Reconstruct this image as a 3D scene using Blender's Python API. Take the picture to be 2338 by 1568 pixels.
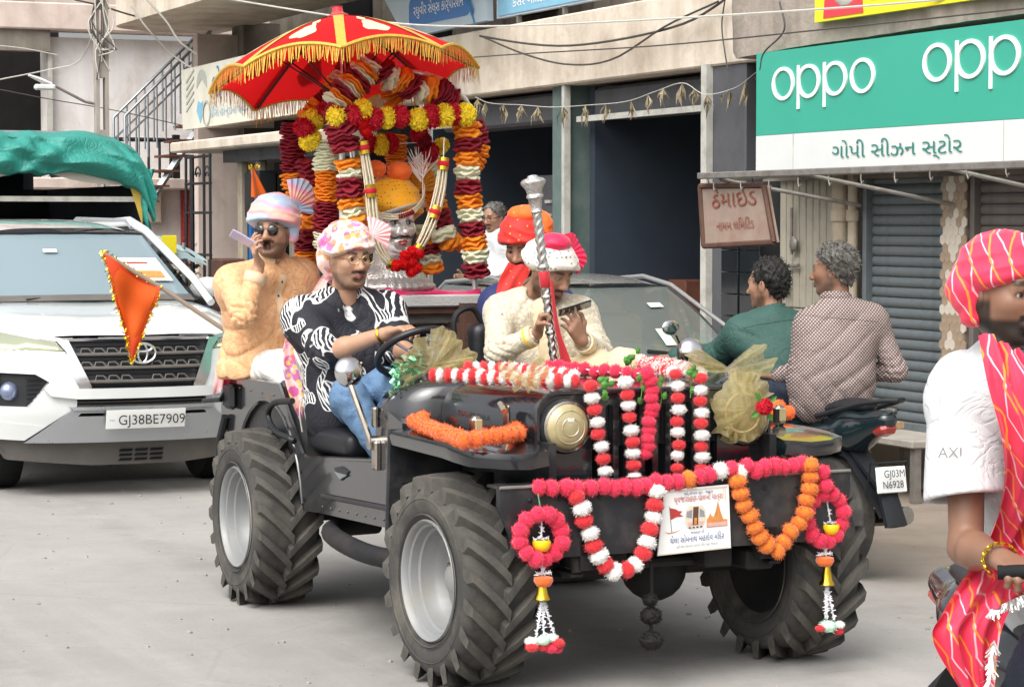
import bpy, bmesh, math, random
import numpy as np
from mathutils import Vector as V, Matrix as M, geometry
for _o in list(bpy.data.objects): bpy.data.objects.remove(_o)
SC = bpy.context.scene; COL = SC.collection
R = math.radians
# ---------------------------------------------------------------- camera, sky, sun, exposure
FPX, PW, PH, CAMH = 5400.0, 2338.0, 1568.0, 1.75
PITCH = math.atan((784-505)/FPX)
cam = bpy.data.cameras.new('camera'); cam.sensor_width = 36; cam.lens = FPX/PW*36
cam.clip_start = .1; cam.clip_end = 2000
camo = bpy.data.objects.new('camera', cam); COL.objects.link(camo)
camo.location = (0, 0, CAMH); camo.rotation_euler = (math.pi/2-PITCH, 0, 0)
SC.camera = camo
SUN_EL, SUN_AZ = R(52), R(208)          # azimuth clockwise from +Y
world = bpy.data.worlds.new('World'); SC.world = world; world.use_nodes = True
wn = world.node_tree
sky = wn.nodes.new('ShaderNodeTexSky'); sky.sky_type = 'NISHITA'; sky.sun_disc = False
sky.sun_elevation = SUN_EL; sky.sun_rotation = SUN_AZ; sky.air_density = 1.0; sky.dust_density = 6.0; sky.ozone_density = 1.0
hs = wn.nodes.new('ShaderNodeHueSaturation'); hs.inputs['Saturation'].default_value = .22
wn.links.new(sky.outputs[0], hs.inputs['Color'])
wn.links.new(hs.outputs[0], wn.nodes['Background'].inputs['Color'])
wn.nodes['Background'].inputs['Strength'].default_value = .15
sun = bpy.data.lights.new('sun', 'SUN'); sun.energy = .85; sun.angle = R(60); sun.color = (1, .96, .9)
suno = bpy.data.objects.new('sun', sun); COL.objects.link(suno)
_d = V((math.sin(SUN_AZ)*math.cos(SUN_EL), math.cos(SUN_AZ)*math.cos(SUN_EL), math.sin(SUN_EL)))
suno.rotation_euler = (-_d).to_track_quat('-Z', 'Y').to_euler()
vs = SC.view_settings; vs.view_transform = 'Standard'; vs.look = 'None'; vs.exposure = 0.8; vs.gamma = 1.0; vs.use_curve_mapping = False
SC.cycles.max_bounces = 6; SC.cycles.diffuse_bounces = 3; SC.cycles.glossy_bounces = 3; SC.cycles.transmission_bounces = 5
SC.cycles.transparent_max_bounces = 8; SC.cycles.caustics_reflective = False; SC.cycles.caustics_refractive = False

# ---------------------------------------------------------------- helpers
# street frame: x along the street towards the viewer (the jeep's forward), y to the shops, z up; origin under the jeep's front axle
TH = R(24.2)
S = M.Translation((.425, 9.245, 0)) @ M.Rotation(math.atan2(-math.cos(TH), math.sin(TH)), 4, 'Z')
SI = S.inverted()
CAMS = SI @ V((0, 0, CAMH))
def _ray(px, py):
    x, u = (px-PW/2)/FPX, (PH/2-py)/FPX
    w = V((x, math.cos(PITCH)+u*math.sin(PITCH), -math.sin(PITCH)+u*math.cos(PITCH)))
    return SI.to_3x3() @ w
def on(px, py, **k):
    """point of the street frame seen at a pixel of the photograph, on a plane x=, y= or z="""
    a, d = list(k.items())[0]; i = 'xyz'.index(a); r = _ray(px, py)
    return CAMS + r*((d-CAMS[i])/r[i])
def onx(px, py, d): return on(px, py, x=d)
def srgb(h):
    if not isinstance(h, str): return tuple(h)[:3]
    h = h.lstrip('#'); o = []
    for i in (0, 2, 4):
        c = int(h[i:i+2], 16)/255; o.append(c/12.92 if c <= .04045 else ((c+.055)/1.055)**2.4)
    return tuple(o)
class MB:
    def __init__(s): s.v = []; s.f = []; s.m = []; s.c = None
    def add(s, vs_, fs, m=0):
        b = len(s.v); s.v.extend(tuple(p) for p in vs_)
        for f in fs: s.f.append(tuple(b+i for i in f)); s.m.append(m)
        return s
    def box(s, c, sz, R_=None, bev=0, m=0):
        c = V(c); hx, hy, hz = (q/2 for q in sz); R_ = R_ or M.Identity(3)
        if not isinstance(R_, M): R_ = M.Rotation(R_, 3, 'Z')
        b = min(bev, hx*.9, hy*.9, hz*.9)
        if b <= 0:
            p = [c+R_@V((x, y, z)) for x in (-hx, hx) for y in (-hy, hy) for z in (-hz, hz)]
            return s.add(p, [(0,1,3,2),(4,6,7,5),(0,4,5,1),(2,3,7,6),(0,2,6,4),(1,5,7,3)], m)
        p = []; ix = {}
        for i, sx in enumerate((-1, 1)):
            for j, sy in enumerate((-1, 1)):
                for k, sz_ in enumerate((-1, 1)):
                    for a in range(3):
                        q = [sx*hx, sy*hy, sz_*hz]
                        for t in range(3):
                            if t != a: q[t] -= (sx, sy, sz_)[t]*b
                        ix[i, j, k, a] = len(p); p.append(c+R_@V(q))
        f = []
        g = lambda i, j, k, a: ix[i, j, k, a]
        for e in (0, 1):
            f.append([g(e,0,0,0),g(e,1,0,0),g(e,1,1,0),g(e,0,1,0)]); f.append([g(0,e,0,1),g(1,e,0,1),g(1,e,1,1),g(0,e,1,1)]); f.append([g(0,0,e,2),g(1,0,e,2),g(1,1,e,2),g(0,1,e,2)])
            for h in (0, 1):
                f.append([g(e,h,0,0),g(e,h,1,0),g(e,h,1,1),g(e,h,0,1)]); f.append([g(e,0,h,0),g(e,1,h,0),g(e,1,h,2),g(e,0,h,2)]); f.append([g(0,e,h,1),g(1,e,h,1),g(1,e,h,2),g(0,e,h,2)])
                for l in (0, 1): f.append([g(e,h,l,0),g(e,h,l,1),g(e,h,l,2)])
        return s.add(p, f, m)
    def tube(s, pts, r, n=8, cap=True, m=0, flat=1.0, up=None):
        P = [V(p) for p in pts]; k = len(P); rr = r if hasattr(r, '__len__') else [r]*k
        T = [(P[min(i+1, k-1)]-P[max(i-1, 0)]).normalized() for i in range(k)]
        a = V(up) if up else (V((0, 0, 1)) if abs(T[0].z) < .9 else V((1, 0, 0)))
        u = (a-T[0]*a.dot(T[0])).normalized(); vs_ = []
        for i in range(k):
            u = (u-T[i]*u.dot(T[i])); u = u.normalized() if u.length > 1e-6 else T[i].orthogonal().normalized()
            w = T[i].cross(u)
            for j in range(n):
                t = 2*math.pi*j/n; vs_.append(P[i]+(u*math.cos(t)*flat+w*math.sin(t))*rr[i])
        f = [(i*n+j, i*n+(j+1) % n, (i+1)*n+(j+1) % n, (i+1)*n+j) for i in range(k-1) for j in range(n)]
        if cap: f += [tuple(range(n-1, -1, -1)), tuple(range((k-1)*n, k*n))]
        return s.add(vs_, f, m)
    def cyl(s, p0, p1, r0, r1=None, n=16, m=0, cap=True): return s.tube([p0, p1], [r0, r0 if r1 is None else r1], n, cap, m)
    def lathe(s, prof, n=24, mat=None, m=0, a0=0, a1=2*math.pi, wob=None):
        mat = mat or M.Identity(4); full = abs(a1-a0-2*math.pi) < 1e-6; k = n if full else n+1; vs_ = []
        for i, (r, z) in enumerate(prof):
            for j in range(k):
                t = a0+(a1-a0)*j/n; q = r*(wob(t, i) if wob else 1); vs_.append(mat@V((q*math.cos(t), q*math.sin(t), z)))
        f = [(i*k+j, i*k+(j+1) % k, (i+1)*k+(j+1) % k, (i+1)*k+j) for i in range(len(prof)-1) for j in range(k if full else n)]
        return s.add(vs_, f, m)
    def ell(s, c, r, nu=16, nv=10, mat=None, m=0):
        if not hasattr(r, '__len__'): r = (r, r, r)
        R_ = mat or M.Identity(3); c = V(c)
        vs_ = [c+R_@V((0, 0, -r[2]))]
        for i in range(1, nv):
            ph = -math.pi/2+math.pi*i/nv
            for j in range(nu):
                t = 2*math.pi*j/nu; vs_.append(c+R_@V((r[0]*math.cos(ph)*math.cos(t), r[1]*math.cos(ph)*math.sin(t), r[2]*math.sin(ph))))
        vs_.append(c+R_@V((0, 0, r[2]))); f = []; L = len(vs_)-1
        for j in range(nu):
            f.append((0, 1+(j+1) % nu, 1+j)); f.append((L, L-nu+j, L-nu+(j+1) % nu))
        for i in range(nv-2):
            for j in range(nu): a = 1+i*nu; f.append((a+j, a+(j+1) % nu, a+nu+(j+1) % nu, a+nu+j))
        return s.add(vs_, f, m)
    def prism(s, poly, fn, d0, d1, m=0):
        """2D outline; fn(a, b, depth) -> 3D point"""
        n = len(poly); vs_ = [fn(a, b, d0) for a, b in poly]+[fn(a, b, d1) for a, b in poly]
        f = [tuple(range(n-1, -1, -1)), tuple(range(n, 2*n))]+[(i, (i+1) % n, n+(i+1) % n, n+i) for i in range(n)]
        return s.add(vs_, f, m)
    def grid(s, fn, nu, nv, cu=False, cv=False, m=0):
        vs_ = [fn(i/nu, j/nv) for j in range(nv if cv else nv+1) for i in range(nu if cu else nu+1)]
        a = nu if cu else nu+1; b = nv if cv else nv+1
        f = [(j*a+i, j*a+(i+1) % a, ((j+1) % b)*a+(i+1) % a, ((j+1) % b)*a+i) for j in range(nv) for i in range(nu)]
        return s.add(vs_, f, m)
    def panel(s, poly, fn, thick, step=.06, m=0, holes=()):
        """outline filled with a fine triangulation mapped on a curved surface fn(a, b, depth); depth 0 = face, thick = back"""
        def dens(p):
            o = []
            for i in range(len(p)):
                A, B = V(p[i]), V(p[(i+1) % len(p)]); k = max(1, int((B-A).length/step+.5))
                o += [A+(B-A)*(j/k) for j in range(k)]
            return o
        loops = [dens(poly)]+[dens(h) for h in holes]; pts = []; ed = []; fc = []
        for L in loops:
            b = len(pts); n = len(L); pts += [V((q.x, q.y)) for q in L]; ed += [(b+i, b+(i+1) % n) for i in range(n)]; fc.append(list(range(b, b+n)))
        nb = len(pts)
        def inside(x, y, L):
            c = False; n = len(L)
            for i in range(n):
                A, B = L[i], L[i-1]
                if (A.y > y) != (B.y > y) and x < (B.x-A.x)*(y-A.y)/(B.y-A.y)+A.x: c = not c
            return c
        xs = [q.x for q in loops[0]]; ys = [q.y for q in loops[0]]
        x = min(xs)+step/2
        while x < max(xs):
            y = min(ys)+step/2
            while y < max(ys):
                if inside(x, y, loops[0]) and not any(inside(x, y, h) for h in loops[1:]) and min((V((x, y))-q).length for L in loops for q in L) > step*.45: pts.append(V((x, y)))
                y += step
            x += step
        r = geometry.delaunay_2d_cdt(pts, ed, [], 0, 1e-5)
        vv, fs = r[0], r[2]
        keep = []
        for t in fs:
            cx = sum(vv[i].x for i in t)/len(t); cy = sum(vv[i].y for i in t)/len(t)
            if inside(cx, cy, loops[0]) and not any(inside(cx, cy, h) for h in loops[1:]): keep.append(tuple(t))
        n = len(vv); vs_ = [fn(q.x, q.y, 0) for q in vv]
        f = list(keep)
        if thick:
            vs_ += [fn(q.x, q.y, thick) for q in vv]; f += [tuple(i+n for i in reversed(t)) for t in keep]
            cnt = {}
            for t in keep:
                for i in range(len(t)):
                    e = (t[i], t[(i+1) % len(t)]); cnt[e] = 1
            for (a, b) in list(cnt):
                if (b, a) not in cnt: f.append((b, a, a+n, b+n))
        return s.add(vs_, f, m)
    def build(s, name, mats, parent=None, smooth=35, off=None):
        me = bpy.data.meshes.new(name)
        vv = s.v if off is None else [tuple(V(p)-V(off)) for p in s.v]
        me.from_pydata(vv, [], s.f)
        return fin(me, name, mats, parent, smooth, s.m)
def fin(me, name, mats, parent=None, smooth=35, mi=None):
    for mm in (mats if isinstance(mats, (list, tuple)) else [mats]): me.materials.append(mm)
    if mi is not None and any(mi): me.polygons.foreach_set('material_index', mi)
    if smooth:
        me.polygons.foreach_set('use_smooth', [True]*len(me.polygons))
        if smooth < 180: me.set_sharp_from_angle(angle=R(smooth))
    bm = bmesh.new(); bm.from_mesh(me)
    if len(bm.faces) < 60000: bmesh.ops.recalc_face_normals(bm, faces=bm.faces[:])
    bm.to_mesh(me); bm.free(); me.update()
    o = bpy.data.objects.new(name, me); COL.objects.link(o)
    if parent: o.parent = parent
    return o
def place(o, loc=(0, 0, 0), rz=0, rot=None, local=True):
    m = M.Translation(loc) @ (rot.to_4x4() if rot else M.Rotation(rz, 4, 'Z'))
    o.matrix_world = S @ m if local else m
    return o
def tag(o, label, cat, group=None):
    o['label'] = label; o['category'] = cat
    if group: o['group'] = group
    return o
def thing(name, label, cat, loc=(0, 0, 0), rz=0, group=None, rot=None):
    o = bpy.data.objects.new(name, None); COL.objects.link(o); o.empty_display_size = .1
    place(o, loc, rz, rot); return tag(o, label, cat, group)
def single(mb, name, mat, label, cat, loc=(0, 0, 0), rz=0, group=None, smooth=35, rot=None, rel=True):
    """a thing that is one mesh; vertices given in the street frame when rel"""
    o = mb.build(name, mat, None, smooth, off=loc if rel else None); place(o, loc, rz, rot); return tag(o, label, cat, group)
def struct(o): o['kind'] = 'structure'; return o
def dup(root, loc, rz=0, label=None, rot=None):
    r = root.copy(); COL.objects.link(r); place(r, loc, rz, rot)
    if label: r['label'] = label
    for ch in list(root.children):
        c = ch.copy(); COL.objects.link(c); c.parent = r
        for g in ch.children:
            d = g.copy(); COL.objects.link(d); d.parent = c
    return r
def spline(pts, n):
    P = [V(p) for p in pts]; P = [P[0]*2-P[1]]+P+[P[-1]*2-P[-2]]; k = len(P)-3; o = []
    for i in range(n+1):
        t = i/n*k; j = min(int(t), k-1); t -= j; a, b, c, d = P[j:j+4]
        o.append(.5*((2*b)+(c-a)*t+(2*a-5*b+4*c-d)*t*t+(3*b-a-3*c+d)*t**3))
    return o
def resample(pts, step):
    P = [V(p) for p in pts]; L = [0]
    for a, b in zip(P, P[1:]): L.append(L[-1]+(b-a).length)
    n = max(1, round(L[-1]/step)); o = []; j = 0
    for i in range(n+1):
        d = L[-1]*i/n
        while j < len(P)-2 and L[j+1] < d: j += 1
        t = (d-L[j])/max(1e-9, L[j+1]-L[j]); o.append(P[j].lerp(P[j+1], t))
    return o
def rnd(a, b): return random.uniform(a, b)
def frame(f, u=(0, 0, 1)):
    """3x3 with columns forward, left, up"""
    f = V(f).normalized(); u = V(u); l = u.cross(f).normalized(); u = f.cross(l)
    return M((f, l, u)).transposed()
def text(body, size, name, mat, parent, rot, loc, extrude=.002, width=None, align='CENTER', sx=None):
    """lettering as a mesh; rot is a 3x3 whose columns are right, up, out"""
    c = bpy.data.curves.new('t', 'FONT'); c.body = body; c.size = 1; c.extrude = 0; c.resolution_u = 3
    o = bpy.data.objects.new('t', c); COL.objects.link(o)
    me = bpy.data.meshes.new_from_object(o.evaluated_get(bpy.context.evaluated_depsgraph_get()))
    bpy.data.objects.remove(o); bpy.data.curves.remove(c)
    co = np.empty(len(me.vertices)*3); me.vertices.foreach_get('co', co); co = co.reshape(-1, 3)
    w = co[:, 0].max()-co[:, 0].min(); co[:, 0] -= co[:, 0].min()+(w/2 if align == 'CENTER' else 0)
    k = size; kx = (width/w if width else size)*(sx or 1)
    co[:, 0] *= kx; co[:, 1] *= k; co[:, 2] += extrude
    Rm = np.array(rot); co = co@Rm.T+np.array(loc)
    me.vertices.foreach_set('co', co.ravel().astype(np.float32)); me.update()
    me.name = name; return fin(me, name, mat, parent, 0)
def catmull(a, k):
    """smooth refinement of an (n, m, 3) array of rows along the first axis"""
    a = np.asarray(a, float); n = len(a); p = np.concatenate([[2*a[0]-a[1]], a, [2*a[-1]-a[-2]]]); o = []
    for i in range(n-1):
        for j in range(k):
            t = j/k; A, B, C, D = p[i:i+4]; o.append(.5*(2*B+(C-A)*t+(2*A-5*B+4*C-D)*t*t+(3*B-A-3*C+D)*t**3))
    o.append(a[-1]); return np.array(o)
def smooth_loft(rows, ku=3, kv=3):
    a = catmull([[tuple(p) for p in r_] for r_ in rows], ku); a = np.transpose(catmull(np.transpose(a, (1, 0, 2)), kv), (1, 0, 2)); n, m = a.shape[:2]
    return MB().add([V(p) for p in a.reshape(-1, 3)], [(i*m+j, i*m+j+1, (i+1)*m+j+1, (i+1)*m+j) for i in range(n-1) for j in range(m-1)])
# ---------------------------------------------------------------- smooth-blended solids meshed on a grid
class SDF:
    def __init__(s, lo, hi, h):
        s.h = h; s.lo = np.array(lo, np.float32); n = np.ceil((np.array(hi)-np.array(lo))/h).astype(int)+1
        s.ax = [(s.lo[i]+h*np.arange(n[i])).astype(np.float32) for i in range(3)]; s.d = np.full(n, .5, np.float32)
    def blk(s, lo, hi):
        sl = []
        for i in range(3):
            a = int(max(0, np.floor((lo[i]-s.lo[i])/s.h))); b = int(min(len(s.ax[i]), np.ceil((hi[i]-s.lo[i])/s.h)+1)); sl.append(slice(a, max(a, b)))
        return tuple(sl), s.ax[0][sl[0]][:, None, None], s.ax[1][sl[1]][None, :, None], s.ax[2][sl[2]][None, None, :]
    def op(s, sl, q, k, op):
        a = s.d[sl]
        if a.size == 0: return
        if op == 's': q = -q; hh = np.maximum(k-np.abs(a-q), 0)/k; s.d[sl] = np.maximum(a, q)+hh*hh*k*.25
        elif op == 'i': hh = np.maximum(k-np.abs(a-q), 0)/k; s.d[sl] = np.maximum(a, q)+hh*hh*k*.25
        else: hh = np.maximum(k-np.abs(a-q), 0)/k; s.d[sl] = np.minimum(a, q)-hh*hh*k*.25
    def cap(s, p0, p1, r0, r1=None, k=.02, op='u', fl=None):
        r1 = r0 if r1 is None else r1; p0 = np.array(p0, np.float32); p1 = np.array(p1, np.float32); mg = max(r0, r1)+k+4*s.h
        sl, x, y, z = s.blk(np.minimum(p0, p1)-mg, np.maximum(p0, p1)+mg); e = p1-p0; L = max(float(e@e), 1e-9)
        ax_, ay, az = x-p0[0], y-p0[1], z-p0[2]
        t = np.clip((ax_*e[0]+ay*e[1]+az*e[2])/L, 0, 1); dx, dy, dz = ax_-t*e[0], ay-t*e[1], az-t*e[2]
        if fl is not None:
            n = np.array(fl[0], np.float32); n /= np.linalg.norm(n); w = (dx*n[0]+dy*n[1]+dz*n[2])*(fl[1]-1); dx, dy, dz = dx+w*n[0], dy+w*n[1], dz+w*n[2]
        q = np.sqrt(dx*dx+dy*dy+dz*dz)-(r0+(r1-r0)*t)
        s.op(sl, q, k, op); return s
    def chain(s, pts, rs, k=.02, op='u', fl=None):
        for i in range(len(pts)-1): s.cap(pts[i], pts[i+1], rs[i], rs[i+1], k, op, fl)
        return s
    def ell(s, c, r, R_=None, k=.02, op='u'):
        r = np.array(r, np.float32)*np.ones(3, np.float32); mg = float(r.max())+k+4*s.h; c = np.array(c, np.float32)
        sl, x, y, z = s.blk(c-mg, c+mg); x, y, z = x-c[0], y-c[1], z-c[2]
        if R_ is not None:
            A = np.array(R_, np.float32); x, y, z = (x*A[0, i]+y*A[1, i]+z*A[2, i] for i in range(3))
        k0 = np.sqrt((x/r[0])**2+(y/r[1])**2+(z/r[2])**2); k1 = np.sqrt((x/r[0]**2)**2+(y/r[1]**2)**2+(z/r[2]**2)**2)+1e-6
        s.op(sl, k0*(k0-1)/k1, k, op); return s
    def rbox(s, c, hs_, rad, R_=None, k=.02, op='u'):
        hs_ = np.array(hs_, np.float32); mg = float(np.linalg.norm(hs_))+k+4*s.h; c = np.array(c, np.float32)
        sl, x, y, z = s.blk(c-mg, c+mg); x, y, z = x-c[0], y-c[1], z-c[2]
        if R_ is not None:
            A = np.array(R_, np.float32); x, y, z = (x*A[0, i]+y*A[1, i]+z*A[2, i] for i in range(3))
        a, b, e = np.abs(x)-hs_[0]+rad, np.abs(y)-hs_[1]+rad, np.abs(z)-hs_[2]+rad
        q = np.sqrt(np.maximum(a, 0)**2+np.maximum(b, 0)**2+np.maximum(e, 0)**2)+np.minimum(np.maximum(np.maximum(a, b), e), 0)-rad
        s.op(sl, q, k, op); return s
    def half(s, p, n, k=.01):
        """keep the side the normal points away from"""
        n = np.array(V(n).normalized(), np.float32); p = np.array(p, np.float32); x, y, z = (s.ax[i].reshape([-1 if j == i else 1 for j in range(3)]) for i in range(3))
        q = (x-p[0])*n[0]+(y-p[1])*n[1]+(z-p[2])*n[2]; s.op((slice(None),)*3, q*np.ones_like(s.d), k, 'i'); return s
    def disp(s, fn, band=.05):
        i = np.nonzero(np.abs(s.d) < band); P = np.stack([s.ax[a][i[a]] for a in range(3)], 1); s.d[i] += fn(P).astype(np.float32); return s
    def mesh(s):
        d = s.d; ins = d < 0; n = d.shape
        c = [ins[a:n[0]-1+a, b:n[1]-1+b, e:n[2]-1+e] for a in (0, 1) for b in (0, 1) for e in (0, 1)]
        sm = np.zeros(c[0].shape, np.int8)
        for q in c: sm += q
        mask = (sm > 0) & (sm < 8); idx = np.argwhere(mask); vid = np.full(mask.shape, -1, np.int64); vid[mask] = np.arange(len(idx))
        acc = np.zeros((len(idx), 3)); cnt = np.zeros(len(idx)); cor = [(a, b, e) for a in (0, 1) for b in (0, 1) for e in (0, 1)]
        val = [d[idx[:, 0]+a, idx[:, 1]+b, idx[:, 2]+e] for a, b, e in cor]
        for i in range(8):
            for j in range(i+1, 8):
                df = np.array(cor[j])-np.array(cor[i])
                if np.abs(df).sum() != 1: continue
                x = (val[i] < 0) != (val[j] < 0); t = val[i][x]/(val[i][x]-val[j][x]); acc[x] += np.array(cor[i])+t[:, None]*df; cnt[x] += 1
        v = (idx+acc/cnt[:, None])*s.h+s.lo; F = []
        for a in range(3):
            sl0 = [slice(None)]*3; sl1 = [slice(None)]*3; sl0[a] = slice(0, -1); sl1[a] = slice(1, None)
            e = np.argwhere(ins[tuple(sl0)] != ins[tuple(sl1)]); b, g = (a+1) % 3, (a+2) % 3
            e = e[(e[:, b] > 0) & (e[:, g] > 0) & (e[:, b] < n[b]-1) & (e[:, g] < n[g]-1)]
            q = []
            for ob, og in ((1, 1), (0, 1), (0, 0), (1, 0)):
                w = e.copy(); w[:, b] -= ob; w[:, g] -= og; q.append(vid[w[:, 0], w[:, 1], w[:, 2]])
            q = np.stack(q, 1); flip = ins[e[:, 0], e[:, 1], e[:, 2]]; q[~flip] = q[~flip][:, ::-1]; F.append(q)
        return v, np.concatenate(F)
def relax(v, F, it=2, k=.5):
    for _ in range(it):
        a = np.zeros_like(v); c = np.zeros(len(v))
        for i in range(4):
            np.add.at(a, F[:, i], v[F[:, (i+1) % 4]]); np.add.at(c, F[:, i], 1)
            np.add.at(a, F[:, i], v[F[:, (i+3) % 4]]); np.add.at(c, F[:, i], 1)
        v = v*(1-k)+k*a/np.maximum(c, 1)[:, None]
    return v
def smesh(v, F, name, mat, parent, off=(0, 0, 0), col=None):
    me = bpy.data.meshes.new(name); v = np.asarray(v, np.float32)-np.array(off, np.float32)
    me.vertices.add(len(v)); me.vertices.foreach_set('co', v.ravel())
    me.loops.add(F.size); me.polygons.add(len(F))
    me.loops.foreach_set('vertex_index', F.ravel().astype(np.int32)); me.polygons.foreach_set('loop_start', np.arange(0, F.size, 4, dtype=np.int32))
    me.update(calc_edges=True); me.validate()
    me.polygons.foreach_set('use_smooth', [True]*len(me.polygons)); me.materials.append(mat)
    if col is not None:
        c = np.ones((len(v), 4), np.float32); c[:, :3] = col; at = me.color_attributes.new('Col', 'FLOAT_COLOR', 'POINT'); at.data.foreach_set('color', c.ravel())
    o = bpy.data.objects.new(name, me); COL.objects.link(o)
    if parent: o.parent = parent
    return o
def creases(P, seed, k=46, amp=.006, n=4, up=None):
    """cloth creases: narrow warped valleys in patches, d grows inwards"""
    g = np.random.RandomState(seed); o = np.zeros(len(P))
    for i in range(n):
        d = g.normal(size=3); d[2] += (1.2 if i % 2 else -1.2); d /= np.linalg.norm(d); w = waves(P, seed+i, 9, 3, .8)
        m = np.clip(.15+1.9*waves(P, seed+20+i, 10, 3, .8), 0, 1); s_ = np.abs(np.sin(P@d*k*(.6+.6*g.rand())+2.6*w+g.rand()*6)); o += m*((1-s_)**2.2-.2)
    return amp*o
def waves(P, seed, f0, n=6, warp=.6, ridge=False):
    """cheap smooth noise: sum of warped plane waves"""
    g = np.random.RandomState(seed); o = np.zeros(len(P))
    for i in range(n):
        k = g.normal(size=3); k *= f0*(.6+.8*g.rand())/np.linalg.norm(k); k2 = g.normal(size=3)*f0*.35
        t = np.sin(P@k+g.rand()*6.28+warp*2*np.sin(P@k2+g.rand()*6.28)); o += (1-2*np.abs(t)) if ridge else t
    return o/n
# ---------------------------------------------------------------- materials
def nd(nt, t, props=None, **inp):
    n = nt.nodes.new(t)
    for k, v in (props or {}).items(): setattr(n, k, v)
    for k, v in inp.items():
        s = n.inputs[int(k[1:])] if k[0] == 'i' and k[1:].isdigit() else n.inputs[k.replace('_', ' ')]
        if hasattr(v, 'is_output'): nt.links.new(v, s)
        elif v is not None:
            if s.type == 'RGBA' and len(v) == 3: v = (*v, 1)
            s.default_value = v
    return n
def mt(nt, op, a, b=0.0, c=0.0, clamp=False): return nd(nt, 'ShaderNodeMath', {'operation': op, 'use_clamp': clamp}, i0=a, i1=b, i2=c).outputs[0]
def mix(nt, f, a, b, bt='MIX'): 
    n = nt.nodes.new('ShaderNodeMix'); n.data_type = 'RGBA'; n.blend_type = bt
    for i, v in ((0, f), (6, a), (7, b)):
        if hasattr(v, 'is_output'): nt.links.new(v, n.inputs[i])
        else: n.inputs[i].default_value = v if i == 0 else ((*v, 1) if len(v) == 3 else v)
    return n.outputs[2]
def noise_(nt, co, sc, det=4, rough=.55, dist=0): return nd(nt, 'ShaderNodeTexNoise', None, Vector=co, Scale=sc, Detail=det, Roughness=rough, Distortion=dist).outputs['Fac']
def ramp(nt, f, lo, hi): return nd(nt, 'ShaderNodeMapRange', {'clamp': True}, Value=f, From_Min=lo, From_Max=hi).outputs[0]
def objco(nt): return nd(nt, 'ShaderNodeTexCoord').outputs['Object']
def sep(nt, v): n = nd(nt, 'ShaderNodeSeparateXYZ', None, Vector=v); return n.outputs[0], n.outputs[1], n.outputs[2]
def comb(nt, x, y, z): return nd(nt, 'ShaderNodeCombineXYZ', None, X=x, Y=y, Z=z).outputs[0]
MATS = {}
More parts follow.
